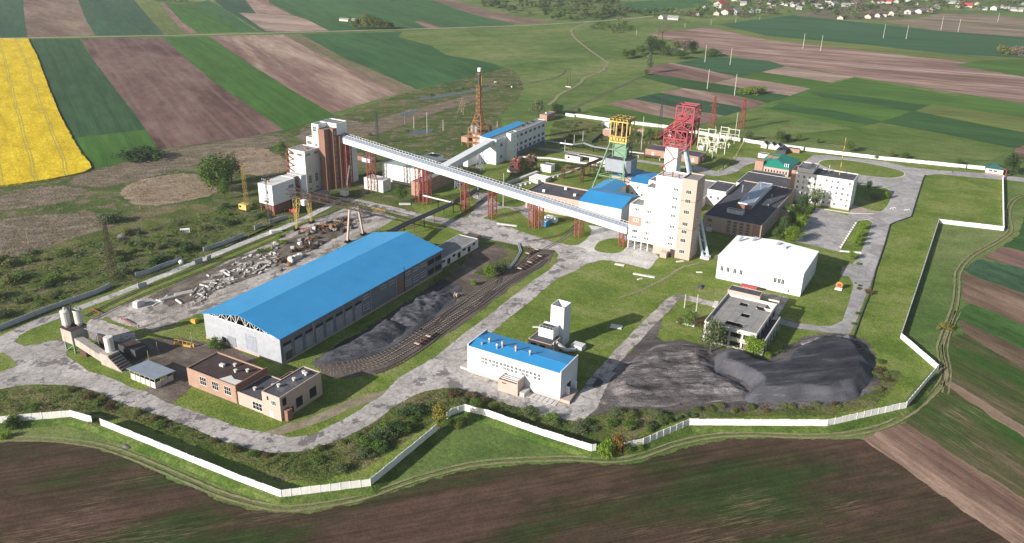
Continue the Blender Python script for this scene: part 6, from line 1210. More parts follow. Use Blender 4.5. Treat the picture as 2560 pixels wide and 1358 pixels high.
mass('undergrowth', [(-40, 985), (165, 970), (240, 985), (400, 1045), (620, 1130), (740, 1138), (900, 1085), (1050, 990), (1180, 985), (1440, 1060), (1380, 1075), (1215, 1032), (1130, 1010), (1060, 1060), (900, 1160), (800, 1190), (700, 1185), (560, 1125), (380, 1062), (250, 1028), (-40, 1035)], 800, 1.0, 3.2, ['olive', 'green', 'green', 'red', 'bare'], .6, faces=30)
mass('undergrowth', [(1660, 1024), (1850, 1014), (2120, 1006), (2150, 1010), (2060, 1022), (1800, 1034)], 160, .8, 1.8, ['olive', 'red', 'bare'], .7, faces=24)
mass('undergrowth', [(0, 560), (560, 390), (700, 350), (720, 380), (560, 440), (400, 520), (200, 600), (0, 650)], 260, 1.2, 3.0, ['bare', 'olive', 'bare'], .35, faces=24)
# ================================================================= SPOIL HEAPS
coal_h = gmat('coal heap', [(.020, .021, .026), (.045, .047, .056), (.11, .11, .125)], 4, 15, 6, fine=.6, finek=.4, bmp=.2, streaks=(.5, .5, (.26, .26, .29), .6))
mud_h = gmat('coal mud heap', [(.026, .024, .025), (.11, .098, .098), (.30, .275, .275)], 4, 5, 5, fine=.6, finek=.5, bmp=.5, streaks=(.4, .5, (.34, .32, .33), .7), spots=(5, .62, (.02, .018, .018)))
for cm_ in (coal_h,):
    t__ = cm_.node_tree; bb = t__.nodes['Principled BSDF']; src = bb.inputs['Base Color'].links[0].from_socket; gn = N(t__, 'NewGeometry'); sx = N(t__, 'SeparateXYZ'); L(t__, gn.outputs['True Normal'], sx.inputs[0]); L(t__, mixc(t__, mapr(t__, sx.outputs[2], .86, .96, .6, 0), src, (.095, .095, .108)), bb.inputs['Base Color'])
def heap(px, h, slope, nz, mat, label, step=1.0, nsc=.12, name='spoil_heap', rid=0, ang=0):
    W = [G(*p) for p in crv(px, 3)]; Q = [(p.x, p.y) for p in W]; x0, x1 = min(q[0] for q in Q), max(q[0] for q in Q); y0, y1 = min(q[1] for q in Q), max(q[1] for q in Q)
    nx, ny = int((x1 - x0) / step) + 3, int((y1 - y0) / step) + 3; vs = []; idx = {}; fs = []
    def sd(x, y):
        d = 1e9
        for i in range(len(Q)):
            ax, ay = Q[i - 1]; bx, by = Q[i]; dx, dy = bx - ax, by - ay; t = max(0, min(1, ((x - ax) * dx + (y - ay) * dy) / (dx * dx + dy * dy + 1e-9)))
            d = min(d, math.hypot(x - ax - t * dx, y - ay - t * dy))
        return d if inpoly(x, y, Q) else -d
    ca, sa = math.cos(math.radians(ang)), math.sin(math.radians(ang))
    for j in range(ny):
        for i in range(nx):
            x, y = x0 + (i - 1) * step, y0 + (j - 1) * step; d = sd(x, y) + 1.5 * mn.noise(Vector((x * .15, y * .15, 3)))
            if d < -step * 1.6: continue
            z = min(h, max(0, d) * slope); k = min(1, max(0, d) * slope / h)
            z += k * nz * mn.fractal(Vector((x * nsc, y * nsc, 0)), .8, 2, 5)
            if rid: z += k * rid * abs(mn.noise(Vector(((x * ca + y * sa) * .08, (-x * sa + y * ca) * .5, 5))))
            z += max(0, 1 - k) * k * .8 * mn.noise(Vector((x * .6, y * .6, 8)))
            idx[i, j] = len(vs); vs.append((x, y, .1 + max(-.3, z) if d > 0 else -.2))
    for (i, j), a in idx.items():
        if (i + 1, j) in idx and (i, j + 1) in idx and (i + 1, j + 1) in idx: fs.append((a, idx[i + 1, j], idx[i + 1, j + 1], idx[i, j + 1]))
    me = bpy.data.meshes.new(name); me.from_pydata(vs, [], fs); me.materials.append(mat); me.polygons.foreach_set('use_smooth', [True] * len(fs)); o = bpy.data.objects.new(name, me); COL.objects.link(o); tag(o, label, 'heap'); return o
heap([(1783, 935), (1797, 880), (1850, 885), (1921, 916), (1960, 893), (2010, 862), (2080, 850), (2150, 872), (2182, 945), (2118, 1002), (1990, 1006), (1868, 1006), (1872, 968), (1822, 938)], 4.6, .95, .15, coal_h, 'big flat-topped black spoil heap with a grey sloping face')
heap([(1500, 1000), (1530, 940), (1600, 885), (1660, 858), (1780, 874), (1795, 930), (1860, 962), (1872, 1000), (1700, 1016), (1560, 1018)], 1.9, .25, .8, mud_h, 'churned brown and black mud heap left of the flat-topped heap',   .7, .10, rid=1.7, ang=5)
heap([(2000, 862), (2020, 845), (2080, 836), (2140, 845), (2165, 880), (2100, 866), (2040, 868)], 2.0, .4, 1.2, mud_h, 'small rough mound behind the flat-topped black heap', .8, .3)
heap([(780, 908), (830, 876), (900, 840), (958, 800), (1003, 812), (1012, 832), (975, 862), (920, 885), (870, 903), (815, 914)], 2.0, .45, .8, coal_h, 'long grey coal heap beside the blue-roofed hall', .9, .2, 'coal_heap')
heap([(965, 800), (1010, 762), (1060, 735), (1130, 732), (1118, 760), (1080, 790), (1030, 818)], 1.2, .3, 1.0, coal_h, 'low scraped coal heap between the grey heap and the rails', .8, .3, 'coal_heap', rid=1.4, ang=50)
heap([(1478, 960), (1495, 948), (1512, 955), (1505, 968), (1485, 972)], 1.6, .5, .5, coal_h, 'little dark pile at the right corner of the white blue-roofed building', .6, .4, 'coal_pile')
heap([(290, 596), (310, 580), (345, 570), (352, 580), (330, 592), (305, 604)], 2.0, .4, .6, mud_h, 'grey rubble mound in the marsh beside the track', .7, .3, 'rubble_mound'); heap([(302, 1114), (315, 1106), (328, 1110), (333, 1120), (318, 1127), (305, 1123)], 1.3, .5, .5, mud_h, 'small pile of stones outside the longest straight wall', .5, .5, 'stone_pile'); heap([(1744, 718), (1752, 712), (1762, 716), (1758, 723), (1748, 724)], 1.8, .6, .4, coal_h, 'small grey gravel pile on the lawn left of the white hall', .5, .5, 'gravel_pile')
# ================================================================= RAILWAYS
mk('rail', (.20, .15, .13), .5, .2, .6, metal=.5); mk('sleeper', (.26, .24, .21), .9, .25, .6); mk('sleeper_dark', (.07, .055, .045), .9, .3, .6)
def track(px, label, sl='sleeper', sp=1.3, z=.15, gauge=1.52):
    ps = [G(x, y) for x, y in crv(px, 6, False)]; o = ps[0]; e_ = empty('railway_track', o); tag(e_, label, 'railway track'); q = [ps[0]]
    for a, b in zip(ps, ps[1:]):
        n = max(1, int((b - a).length / sp)); q += [a.lerp(b, (k + 1) / n) for k in range(n)]
    s = MB(o); r = [MB(o), MB(o)]
    for i in range(0, len(q) - 1):
        d = (q[i + 1] - q[i]).normalized(); n = Vector((-d.y, d.x, 0)); c = q[i] + Vector((0, 0, z))
        s.bar(c - n * 1.3, c + n * 1.3, .24, .1)
        for k, g in enumerate((-gauge / 2, gauge / 2)): r[k].bar(c + n * g + Vector((0, 0, .14)), q[i + 1] + Vector((0, 0, z + .14)) + n * g, .16, .18)
    s.build('sleepers', M[sl], e_); [x.build('rail', M['rail'], e_) for x in r]; return e_
track([(786, 917), (870, 907), (919, 897), (972, 876), (1025, 844), (1078, 808), (1160, 754), (1199, 726), (1263, 687), (1295, 668), (1349, 631), (1400, 603), (1432, 580), (1446, 560), (1452, 548)], 'uppermost siding track beside the grey coal heap, running on to the conveyor')
track([(802, 926), (875, 918), (937, 905), (990, 877), (1060, 834), (1163, 769), (1234, 724), (1300, 679), (1363, 642)], 'second siding track from the coal heap')
track([(827, 934), (887, 927), (954, 911), (1025, 873), (1090, 829), (1160, 783), (1199, 758), (1234, 728)], 'third siding track from the coal heap')
track([(937, 932), (972, 921), (1010, 902), (1070, 862), (1110, 828), (1164, 789), (1217, 752), (1260, 718), (1300, 692), (1345, 668), (1366, 648)], 'siding track nearest the grass verge, with a rusty bogie wagon on it', 'sleeper_dark')
track([(1060, 832), (1090, 812), (1105, 795), (1120, 783), (1165, 752)], 'crossover track between the sidings', 'sleeper_dark'); track([(1160, 775), (1190, 765), (1210, 745), (1245, 715)], 'small crossover track further up the sidings', 'sleeper_dark')
track([(1244, 712), (1252, 690), (1260, 668), (1256, 655)], 'short curved rusty track stub beside the feathery bush', 'sleeper_dark'); track([(1292, 670), (1318, 645), (1326, 630), (1318, 615)], 'curved track beside the old pipes above the sidings', 'sleeper_dark')
track([(1316, 605), (1380, 594), (1420, 580), (1440, 562)], 'curved grassy track in front of the red trestles', 'sleeper_dark')
track([(215, 792), (247, 775), (353, 725), (500, 667), (594, 625), (688, 587), (778, 554), (813, 540), (850, 522)], 'long rusty track along the far edge of the scrap yard', 'sleeper_dark', 1.2)
track([(230, 800), (262, 785), (365, 735), (512, 676), (610, 633), (700, 594), (750, 572)], 'overgrown crane rail beside the rubble', 'sleeper_dark', 2.4, .06)
gs = []
for a, c, n in (((1299, 677), (1357, 641), 7), ((1319, 639), (1341, 629), 3), ((1043, 866), (1080, 841), 4)):
    p, q_ = G(*a), G(*c); d = (q_ - p); o = p; e_ = empty('bogie_wagon', o); b = MB(o); d.normalize(); n_ = Vector((-d.y, d.x, 0)); Lh = (q_ - p).length
    for s in (-1, 1): b.bar(p + n_ * s * .7 + Vector((0, 0, 1)), q_ + n_ * s * .7 + Vector((0, 0, 1)), .35, .5)
    b.build('frame', M['rust_dark'], e_)
    for k in range(n + 1):
        c_ = p + d * (Lh * k / n); w = MB(o); w.bar(c_ - n_ * 1.2 + Vector((0, 0, 1.35)), c_ + n_ * 1.2 + Vector((0, 0, 1.35)), .9, .35)
        w.build('cross_beam', M['rust' if k % 3 else 'cream'], e_)
        for s in (-1, 1): w = MB(o); w.cyl(c_ + n_ * s * .72 + Vector((0, 0, .75)), c_ + n_ * s * .86 + Vector((0, 0, .75)), .45, .45, 12); w.build('wheel', M['rust_dark'], e_)
    gs.append(e_)
for e_, l in zip(gs, ('long rusty bogie frame with many cross beams, above the sidings', 'short rusty bogie frame behind the long one', 'rusty bogie frame standing on the siding nearest the grass verge')): tag(e_, l, 'wagon')
# ================================================================= SCRAP YARD
mk('slab_dirty', (.24, .225, .21), .9, .3, .8, .5, (.12, .11, .1))
def junk(px, py, kind, sz, rng=R):
    """one piece of scrap or a broken concrete element, tilted"""
    p = G(px, py); b = MB(); s = sz
    if kind == 'slab':
        l, w_, h = s * rng.uniform(.8, 2.0), s * rng.uniform(.5, 1.2), s * rng.uniform(.12, .5)
        b.add([(-l / 2, -w_ / 2, 0), (l / 2, -w_ / 2 * rng.uniform(.5, 1), 0), (l / 2 * rng.uniform(.7, 1), w_ / 2, 0), (-l / 2, w_ / 2, 0), (-l / 2, -w_ / 2, h), (l / 2, -w_ / 2 * .9, h), (l / 2 * .9, w_ / 2, h), (-l / 2, w_ / 2, h)], [(3, 2, 1, 0), (4, 5, 6, 7), (0, 1, 5, 4), (1, 2, 6, 5), (2, 3, 7, 6), (3, 0, 4, 7)])
        m = M[rng.choice(['concrete', 'slab_dirty', 'slab_dirty', 'slab_dirty', 'concrete', 'concrete_light'])]; nm = 'concrete_slab'
    elif kind == 'beam': b.box(-s * 1.8, s * 1.8, -s * .18, s * .18, 0, s * .35); b.box(-s * 1.8, s * 1.8, -s * .35, s * .35, -s * .06, 0); m = M['concrete_light']; nm = 'concrete_beam'
    elif kind == 'tank': b.cyl((-s, 0, s * .45), (s, 0, s * .45), s * .45, s * .45, 14); b.cyl((-s * 1.15, 0, s * .45), (-s, 0, s * .45), s * .2, s * .45, 14); m = M[rng.choice(['rust', 'dark_steel', 'rust_dark'])]; nm = 'scrap_tank'
    elif kind == 'mach':
        for k in range(6): x, y, z = rng.uniform(-s, s), rng.uniform(-s * .6, s * .6), rng.uniform(0, s * .5); q = s * rng.uniform(.15, .5); b.box(x - q, x + q, y - q * .7, y + q * .7, z, z + q)
        b.cyl((-s * .5, -s * .5, s * .4), (-s * .5, s * .5, s * .4), s * .35, s * .35, 12); b.bar((-s, 0, .1), (s, .2, s * .8), s * .15); m = M[rng.choice(['rust', 'rust', 'rust_dark', 'rust_dark', 'orange', 'slab_dirty'])]; nm = 'scrap_machine'
    elif kind == 'white':
        b.box(-s, s, -s * .5, s * .5, 0, s * .7); b.add([(-s, -s * .5, s * .7), (s * .2, -s * .5, s * .7), (s * .1, -s * .45, s * 1.1), (-s * .8, -s * .45, s * 1.1), (-s, s * .5, s * .7), (s * .2, s * .5, s * .7), (s * .1, s * .45, s * 1.1), (-s * .8, s * .45, s * 1.1)], [(0, 1, 2, 3), (7, 6, 5, 4), (0, 3, 7, 4), (1, 5, 6, 2), (3, 2, 6, 7)]); m = M['old_white']; nm = 'cab_body'
    elif kind == 'frame':
        for x in (-s, s):
            for y in (-s * .4, s * .4): b.box(x - .1, x + .1, y - .1, y + .1, 0, s * .7)
        for y in (-s * .4, s * .4): b.bar((-s, y, s * .7), (s, y, s * .7), .18)
        for k in range(4): x = -s + 2 * s * k / 3; b.bar((x, -s * .4, s * .7), (x, s * .4, s * .7), .14)
        m = M[rng.choice(['rust', 'red_paint'])]; nm = 'scrap_rack'
    o = b.build(nm, m); o.location = p + Vector((0, 0, .14)); o.rotation_euler = (rng.uniform(-.5, .5) if kind in ('slab', 'mach') else 0, rng.uniform(-.5, .5) if kind == 'slab' else 0, rng.uniform(0, 3.1)); return o
def band(P, n): return [project(p) for p in scatter(P, n)]
rub = [(478, 752), (520, 700), (600, 650), (690, 612), (700, 640), (690, 672), (640, 690), (590, 705), (540, 730), (500, 765)]
ordinal([junk(x, y, 'slab', R.uniform(.8, 1.9)) for x, y in band(rub, 170)], 'the broken concrete slabs of the rubble field', 'broken slabs of the rubble field', 'slab')
ordinal([junk(x, y, 'beam', R.uniform(1, 1.9)) for x, y in band([(380, 760), (520, 690), (660, 640), (660, 670), (540, 720), (420, 768)], 22)], 'the concrete beams strewn in the yard', 'beams strewn in the yard', 'beam')
ordinal([junk(x, y, 'mach', R.uniform(.9, 2.2)) for x, y in band([(672, 668), (700, 640), (740, 640), (760, 650), (735, 665), (700, 680)], 8) + band([(720, 625), (760, 600), (800, 590), (810, 600), (780, 625), (740, 640)], 26) + band([(740, 585), (800, 562), (860, 545), (880, 560), (840, 580), (770, 590)], 30)], 'the rusty scrap machines in the yard', 'rusty scrap machines', 'scrap machine')
ordinal([junk(x, y, 'tank', R.uniform(1.0, 1.9)) for x, y in ((822, 575), (845, 572), (862, 575), (880, 572), (868, 565), (838, 563), (856, 580))], 'the scrap tanks behind the gantry', 'scrap tanks behind the gantry', 'tank')
ordinal([junk(x, y, 'white', s) for x, y, s in ((728, 652, 2.2), (742, 648, 2), (750, 642, 1.8), (735, 625, 1.7), (750, 612, 1.5), (786, 575, 1.8), (690, 612, 1.4), (348, 765, 2.4), (692, 606, 1.2), (730, 657, 1.6))], 'the white scrapped cab bodies in the yard', 'scrapped cab bodies', 'cab body')
ordinal([junk(x, y, 'frame', s) for x, y, s in ((765, 582, 2.6), (805, 565, 2), (818, 568, 1.6), (861, 553, 2.6), (900, 560, 2.4))], 'the red-brown scrap frames in the yard', 'scrap frames', 'scrap frame')
mass('rubble', rub, 1100, .5, 1.5, ['bare'], .5, faces=8).data.materials[0] = M['slab_dirty']
mass('rubble', [(690, 650), (720, 610), (800, 570), (900, 535), (930, 550), (850, 590), (760, 640)], 900, .4, 1.4, ['bare'], .5, faces=8).data.materials[0] = M['rust_dark']
mass('rubble', [(395, 765), (470, 715), (520, 700), (500, 745), (430, 770)], 260, .3, .8, ['bare'], .5, faces=8).data.materials[0] = M['concrete']
for px, py, l, w_, hh, rz, m, nm, lb, ct in ((460, 738, 8, 3, 1.2, .6, 'concrete', 'girder_stack', 'long grey stack of concrete girders at the near end of the rubble', 'girder stack'), (425, 748, 9, 2, 1.0, .7, 'concrete', 'girder_stack', 'darker girder stack left of the long grey one', 'girder stack'), (690, 580, 6, 3.5, 1.2, .55, 'concrete_light', 'concrete_trough', 'pale flat concrete trough beside the far track', 'trough'), (463, 582, 5, 2, 2.2, .3, 'white', 'cabin_body', 'white box cabin standing alone in the marsh grass', 'cabin'), (1788, 762, 6.5, 2.2, .4, 1.2, 'concrete_light', 'perforated_slab', 'pale slab with round holes on the lawn, above the derelict building', 'panel')):
    p = G(px, py); b = MB()
    for k in range(3 if nm == 'girder_stack' else 1): b.box(-l / 2, l / 2, -w_ / 2 + k * w_ / 3, -w_ / 2 + (k + .85) * w_ / (3 if nm == 'girder_stack' else 1), 0, hh)
    if nm == 'cabin_body':
        b.m = 1
        for k in range(4): b.box(-l / 2 + .5 + k * 1.1, -l / 2 + 1.2 + k * 1.1, -w_ / 2 - .04, -w_ / 2, 1.0, 1.7)
    o = b.build(nm, [M[m], M['void']]); o.location = p + Vector((0, 0, .12)); o.rotation_euler.z = rz; tag(o, lb, ct)
mass('coal_lumps', [(1500, 1000), (1530, 940), (1600, 885), (1660, 858), (1780, 874), (1795, 930), (1860, 962), (1872, 1000), (1700, 1016), (1560, 1018)], 700, .5, 1.5, ['bare'], .5, faces=7, pts=[p + Vector((0, 0, 1.5)) for p in scatter([(1540, 990), (1600, 900), (1660, 875), (1770, 885), (1785, 930), (1850, 968), (1860, 995), (1700, 1008), (1570, 1010)], 420)]).data.materials[0] = coal_h
mass('coal_lumps', [(2110, 1008), (1870, 1010), (1865, 1004), (2115, 1000)], 260, .4, 1.5, ['bare'], .6, faces=8).data.materials[0] = coal_h
mass('coal_lumps', [(960, 890), (1010, 838), (1120, 765), (1130, 745), (1000, 830), (880, 905)], 240, .4, 1.3, ['bare'], .6, faces=8).data.materials[0] = coal_h
# ---- gantry crane over the yard
ua, va = uv(741, 576); ub, vb = uv(779, 558); uc, vc = uv(869, 606); ud, vd = uv(908, 588); zt = 17.5
t = Thing('gantry_crane', 'old gantry crane with yellow legs left, pale legs right and a dark lattice girder', 'crane', ua, va)
um_, vm_ = (ua + ub) / 2, (va + vb) / 2
for u, v in ((ua, va), (ub, vb)):
    vt = v + (2 if v == min(va, vb) else -2); b = t.mb(); b.lattice((u, v, .3), (u, vt, zt), .5, 3.0, 6, .17, .11); t.part('yellow_leg', b, M['yellow_pale'])
for u, v in ((uc, vc), (ud, vd)):
    vt = v + (3 if v == min(vc, vd) else -3); b = t.mb(); b.bar((u, v, .3), (u, vt, zt), .9); t.part('pale_leg', b, M['cream'])
for u, v in ((ua, va), (ub, vb), (uc, vc), (ud, vd)): t.box('wheel_box', u - .8, u + .8, v - 1.8, v + 1.8, .1, 1.1, M['void'])
vg = (va + vb + vc + vd) / 4; x0, x1 = min(ua, ub) - 9, max(uc, ud) + 9; b = t.mb(); nseg = 20
for y in (vg - 2.4, vg + 2.4):
    for z in (zt, zt + 3): b.bar((x0, y, z), (x1, y, z), .3)
    for k in range(nseg): xa, xb = x0 + (x1 - x0) * k / nseg, x0 + (x1 - x0) * (k + 1) / nseg; b.bar((xa, y, zt + (3 if k % 2 else 0)), (xb, y, zt + (0 if k % 2 else 3)), .18); b.bar((xa, y, zt), (xa, y, zt + 3), .14)
for k in range(nseg + 1): xa = x0 + (x1 - x0) * k / nseg; b.bar((xa, vg - 2.4, zt), (xa, vg + 2.4, zt), .16); b.bar((xa, vg - 2.4, zt + 3), (xa, vg + 2.4, zt + 3), .14)
b.bar((x0, vg - 3.6, zt + 1), (x1, vg - 3.6, zt + 1), .25); t.part('girder', b, M['rust_dark']); t.box('driver_cab', ua + 2, ua + 4.4, va + 3, va + 5, zt - 3.4, zt - .4, M['white'])
# ---- cranes and lamp masts on the left
def at(px, py): return uv(px, py)
u, v = at(612, 526); t = Thing('tower_crane', 'old yellow crane, a cab box with an upright lattice boom, left of the loading block', 'crane', u, v)
b = t.mb(); b.lattice((u + 2, v, 2.5), (u + 2, v, 27), 1.9, 1.3, 10, .12, .08); b.bar((u + 2, v, 27), (u, v - 1, 28.5), .3); b.bar((u + 2, v, 27), (u + 4, v + 1, 28.5), .3); t.part('boom', b, M['yellow']); t.box('cab', u - 3, u + 3, v - 1.6, v + 1.6, .8, 4, M['yellow_pale']); t.box('tracks', u - 3, u + 3, v - 2, v + 2, 0, .8, M['rust_dark']); t.hole('f', v - 1.6, u - 1.6, 2.6, 1.6, 1.3)
u, v = at(862, 492); t = Thing('crawler_crane', 'small white crawler crane with a slanting boom at the foot of the first trestle', 'crane', u, v)
t.box('cab', u - 2.6, u + 2.2, v - 1.5, v + 1.5, 1.1, 3.8, M['old_white']); t.box('tracks', u - 2.6, u + 2.6, v - 1.9, v + 1.9, 0, 1.1, M['dark_steel']); b = t.mb(); b.bar((u + 1, v, 3), (u + 3.4, v + 2, 20), .55); b.bar((u - 1.4, v, 3.5), (u + 1, v, 7.5), .3); b.bar((u + 1, v, 7.5), (u + 3, v + 1.8, 18), .1); t.part('boom', b, M['galv'])
def mast(px, py, h, label, m='rust_dark', wb=3.0, wt=1.0, n=9, arms=(), head=False, w=.2):
    u, v = at(px, py); t = Thing('lattice_mast' if not head else 'floodlight_mast', label, 'mast', u, v); b = t.mb(); b.lattice((u, v, 0), (u, v, h), wb, wt, n, w, w * .7); t.part('lattice', b, M[m])
    if head: t.box('platform', u - 2, u + 2, v - 1.2, v + 1.2, h, h + .3, M[m]); b = t.mb(); [b.box(u + k * 1.2 - .3, u + k * 1.2 + .3, v - 1.4, v - 1.1, h + .3, h + .9) for k in (-1, 0, 1)]; t.part('lamp', b, M['galv'])
    for z, l in arms: b = t.mb(); b.bar((u - l, v, z), (u + l, v, z), .25); b.bar((u - l, v, z), (u, v, z + 1.5), .12); b.bar((u + l, v, z), (u, v, z + 1.5), .12); t.part('arm', b, M[m])
mast(287, 706, 30, 'dark rusty lattice mast behind the left grey walls', wb=3.4, head=False, n=12); mast(675, 566, 27, 'dark floodlight mast in front of the raised white loading block', 'dark_steel', 1.6, .7, 10, head=True, w=.14)
mast(944, 360, 24, 'thin dark lattice mast in the meadow behind the conveyor', 'dark_steel', 2.2, .6, 8); mast(1647, 350, 34, 'tall dark lattice mast between the two headframes', 'dark_steel', 3, .4, 11, w=.18); mast(1561, 345, 22, 'slim lattice mast behind the yellow headframe', 'dark_steel', 1.4, .3, 8, w=.12) if 0 else None
mast(1780, 318, 26, 'red-brown power pylon just right of the red headframe', 'red_steel', 5, .8, 7, ((18, 4), (23, 3)), w=.28); mast(1853, 323, 26, 'red-brown power pylon beside the tall white pole, right of the other pylon', 'red_steel', 5, .8, 7, ((18, 4), (23, 3)), w=.28)
mast(1156, 284, 14, 'spindly wooden tripod mast in the marsh beyond the pond', 'wood', 7, .3, 2, w=.16)
# ---- concrete poles
def pole(bx, by, tx, ty, r=.17, m='pole', arm=False):
    p = G(bx, by); d = ray(tx, ty); k = (p.x * d.x + p.y * d.y) / (d.x * d.x + d.y * d.y); h = max(5, H + d.z * k); b = MB(); b.cyl((0, 0, 0), (0, 0, h), r, r * .6, 8)
    if arm: b.bar((-1.2, 0, h - .6), (1.2, 0, h - .6), .14); [b.cyl((x, 0, h - .6), (x, 0, h - .1), .08) for x in (-1.1, 0, 1.1)]
    o = b.build('utility_pole', M[m]); o.location = p; return o
fp = [pole(*q, r=.42, m='pole') for q in ((1762, 156, 1766, 113), (1825, 163, 1829, 120), (1768, 223, 1773, 173), (1836, 239, 1842, 185), (2007, 122, 2012, 84), (2051, 128, 2057, 88), (2208, 95, 2216, 61), (2265, 98, 2272, 63), (2352, 76, 2359, 41), (2395, 80, 2401, 46), (2494, 55, 2499, 33))]
ordinal(fp, 'the tall pale power poles in the right-hand fields', 'tall poles in the right-hand fields', 'pole')
fp = [pole(*q, r=.3) for q in ((1591, 87, 1592, 73), (1712, 69, 1713, 57), (1777, 62, 1778, 48), (1839, 57, 1840, 44), (1899, 49, 1900, 40))]; ordinal(fp, 'the small poles along the far field edge', 'small poles along the far field edge', 'pole')
fp = [pole(*q, r=.3) for q in ((1068, 341, 1066, 280), (1603, 374, 1609, 291), (1835, 360, 1843, 280), (1780, 399, 1788, 315), (1195, 496, 1195, 468), (1258, 516, 1258, 433), (1412, 378, 1413, 350), (1435, 362, 1436, 337), (1457, 353, 1457, 328), (1711, 770, 1716, 736), (1738, 800, 1740, 735), (1035, 320, 1034, 290), (1108, 327, 1108, 300), (1243, 318, 1243, 302))]; ordinal(fp, 'the pale poles standing inside and behind the works', 'pale poles of the works', 'pole')
fp = [pole(*q, r=.16, m='wood') for q in ((72, 610, 67, 576), (351, 525, 345, 488), (1012, 312, 1011, 292), (395, 882, 391, 856), (373, 905, 370, 878), (482, 868, 472, 830))]; ordinal(fp, 'the thin wooden poles on the left side', 'thin wooden poles on the left', 'pole')
u, v = at(1421, 218); t = Thing('twin_pole', 'dark H-shaped twin pole beside the winding dirt track', 'pole', u, v); b = t.mb()
for x in (u - 1.2, u + 1.6): b.cyl((x, v, 0), (x, v, 19), .32, .22)
b.bar((u - 3, v, 18.5), (u + 3.4, v, 18.5), .3); t.part('poles', b, M['rust_dark']); t.box('footing', u - 3, u + 3, v - .6, v + .4, 0, .8, M['concrete_light'])
# fence posts down the yard and the substation
for px, n_, tx, gn in (([(345, 822), (400, 800), (480, 765), (560, 735)], 22, 'the thin posts between yard and blue-roofed hall', 'thin posts by the yard'), ([(1795, 432), (1830, 405), (1850, 372), (1860, 355)], 24, 'the pale posts of the fence round the substation', 'substation fence posts'), ([(1575, 352), (1600, 358), (1630, 362), (1640, 366)], 10, 'the pale posts behind the yellow-topped headframe', 'posts behind the yellow headframe'), ([(330, 712), (420, 676), (520, 640), (640, 590), (720, 560), (800, 525)], 34, 'the short dark posts beside the pale path', 'short posts beside the pale path')):
    ps = [G(x, y) for x, y in crv(px, 12, False)]; g = []
    for k in range(n_):
        p = ps[int(k * (len(ps) - 1) / (n_ - 1))]; b = MB(); b.box(-.09, .09, -.09, .09, 0, 1.9); b.box(-.12, .12, -.12, .12, 0, .2); o = b.build('fence_post', M['cream' if 'yard' in tx or 'pale posts' in tx else 'dark_steel']); o.location = p; g.append(o)
    ordinal(g, tx, gn, 'post')
# ================================================================= SWITCHYARD
mk('switch', (.62, .60, .52), .8, .1); g = []
for i, (x, y) in enumerate(((1742, 372), (1765, 378), (1790, 384), (1745, 345), (1768, 350), (1795, 356), (1820, 350), (1800, 340))):
    u, v = at(x, y); t = Thing('switch_portal', '', 'portal', u, v); b = t.mb(); w_ = 6 if i % 3 else 8; h = 8 if i % 2 else 9.5
    b.box(u, u + .35, v, v + .35, 0, h); b.box(u + w_, u + w_ + .35, v, v + .35, 0, h); t.part('post', t.mb().box(u, u + .4, v, v + .4, 0, h), M['switch']); t.part('post', t.mb().box(u + w_, u + w_ + .4, v, v + .4, 0, h), M['switch'])
    b = t.mb(); b.box(u + .4, u + w_, v, v + .35, h - .8, h - .4); b.box(u + .4, u + w_, v, v + .3, h * .5, h * .5 + .3); t.part('beam', b, M['switch']); g.append(t.e)
ordinal(g, 'the pale steel portals of the electrical substation', 'substation portals', 'portal')
g = []
for i in range(46):
    x, y = R.choice(band([(1740, 375), (1742, 345), (1800, 335), (1830, 350), (1815, 385), (1780, 392)], 1)); p = G(x, y); b = MB(); h = R.uniform(2.5, 4.5)
    b.box(-.2, .2, -.2, .2, 0, h * .6); b.cyl((0, 0, h * .6), (0, 0, h), .32, .22, 8); b.cyl((0, 0, h * .75), (0, 0, h * .8), .5, .5, 8); b.box(-1.1, 1.1, -.15, .15, h * .55, h * .62)
    o = b.build('insulator_post', M['switch']); o.location = p; o.rotation_euler.z = SA; g.append(o)
ordinal(g, 'the insulator posts in the electrical substation', 'insulator posts of the substation', 'insulator')
u, v = at(1722, 392); t = Thing('transformer', 'pale boxy transformer in front of the switch portals', 'transformer', u, v); t.box('tank', u, u + 4, v + 22, v + 25, 0, 3.4, M['greywhite']); [t.box('radiator', u + k, u + k + .5, v + 21.3, v + 21.9, .4, 3, M['greywhite']) for k in range(4)]
# ================================================================= PIPES AND THE MIDDLE YARD
def pipeline(px, zs, r, label, m='galv', n=1, every=9, mp='concrete_light', name='pipeline'):
    P = [G(x, y, z) for (x, y), z in zip(px, zs)]; o = Vector((P[0].x, P[0].y, 0)); e_ = empty(name, o); tag(e_, label, 'pipeline'); 
    for k in range(n):
        b = MB(o); pts = []
        for i, p in enumerate(P):
            d = P[min(i + 1, len(P) - 1)] - P[max(0, i - 1)]; d.z = 0; d.normalize(); pts.append(p + Vector((-d.y, d.x, 0)) * (k - (n - 1) / 2) * r * 2.4)
        b.tube(pts, r, 8); b.build('pipe', M[m], e_)
    for a, c in zip(P, P[1:]):
        c_ = max(1, int((c - a).length / every))
        for k in range(c_ + 1):
            q = a.lerp(c, k / c_)
            if q.z > 1: b = MB(o); b.box(q.x - .2, q.x + .2, q.y - .2, q.y + .2, 0, q.z - r); b.box(q.x - 1, q.x + 1, q.y - .15, q.y + .15, q.z - r - .3, q.z - r); b.build('support', M[mp], e_)
    return e_
pipeline([(1296, 392), (1374, 396), (1430, 404), (1516, 416)], [5, 5, 5, 5], .5, 'long pale pipeline crossing behind the grassy yard', 'old_white', 2); pipeline([(1364, 352), (1432, 362), (1460, 358), (1484, 367), (1537, 375), (1610, 384)], [3, 3, 4, 4, 3, 3], .45, 'pipeline from the production office to the headframes', 'galv', 2)
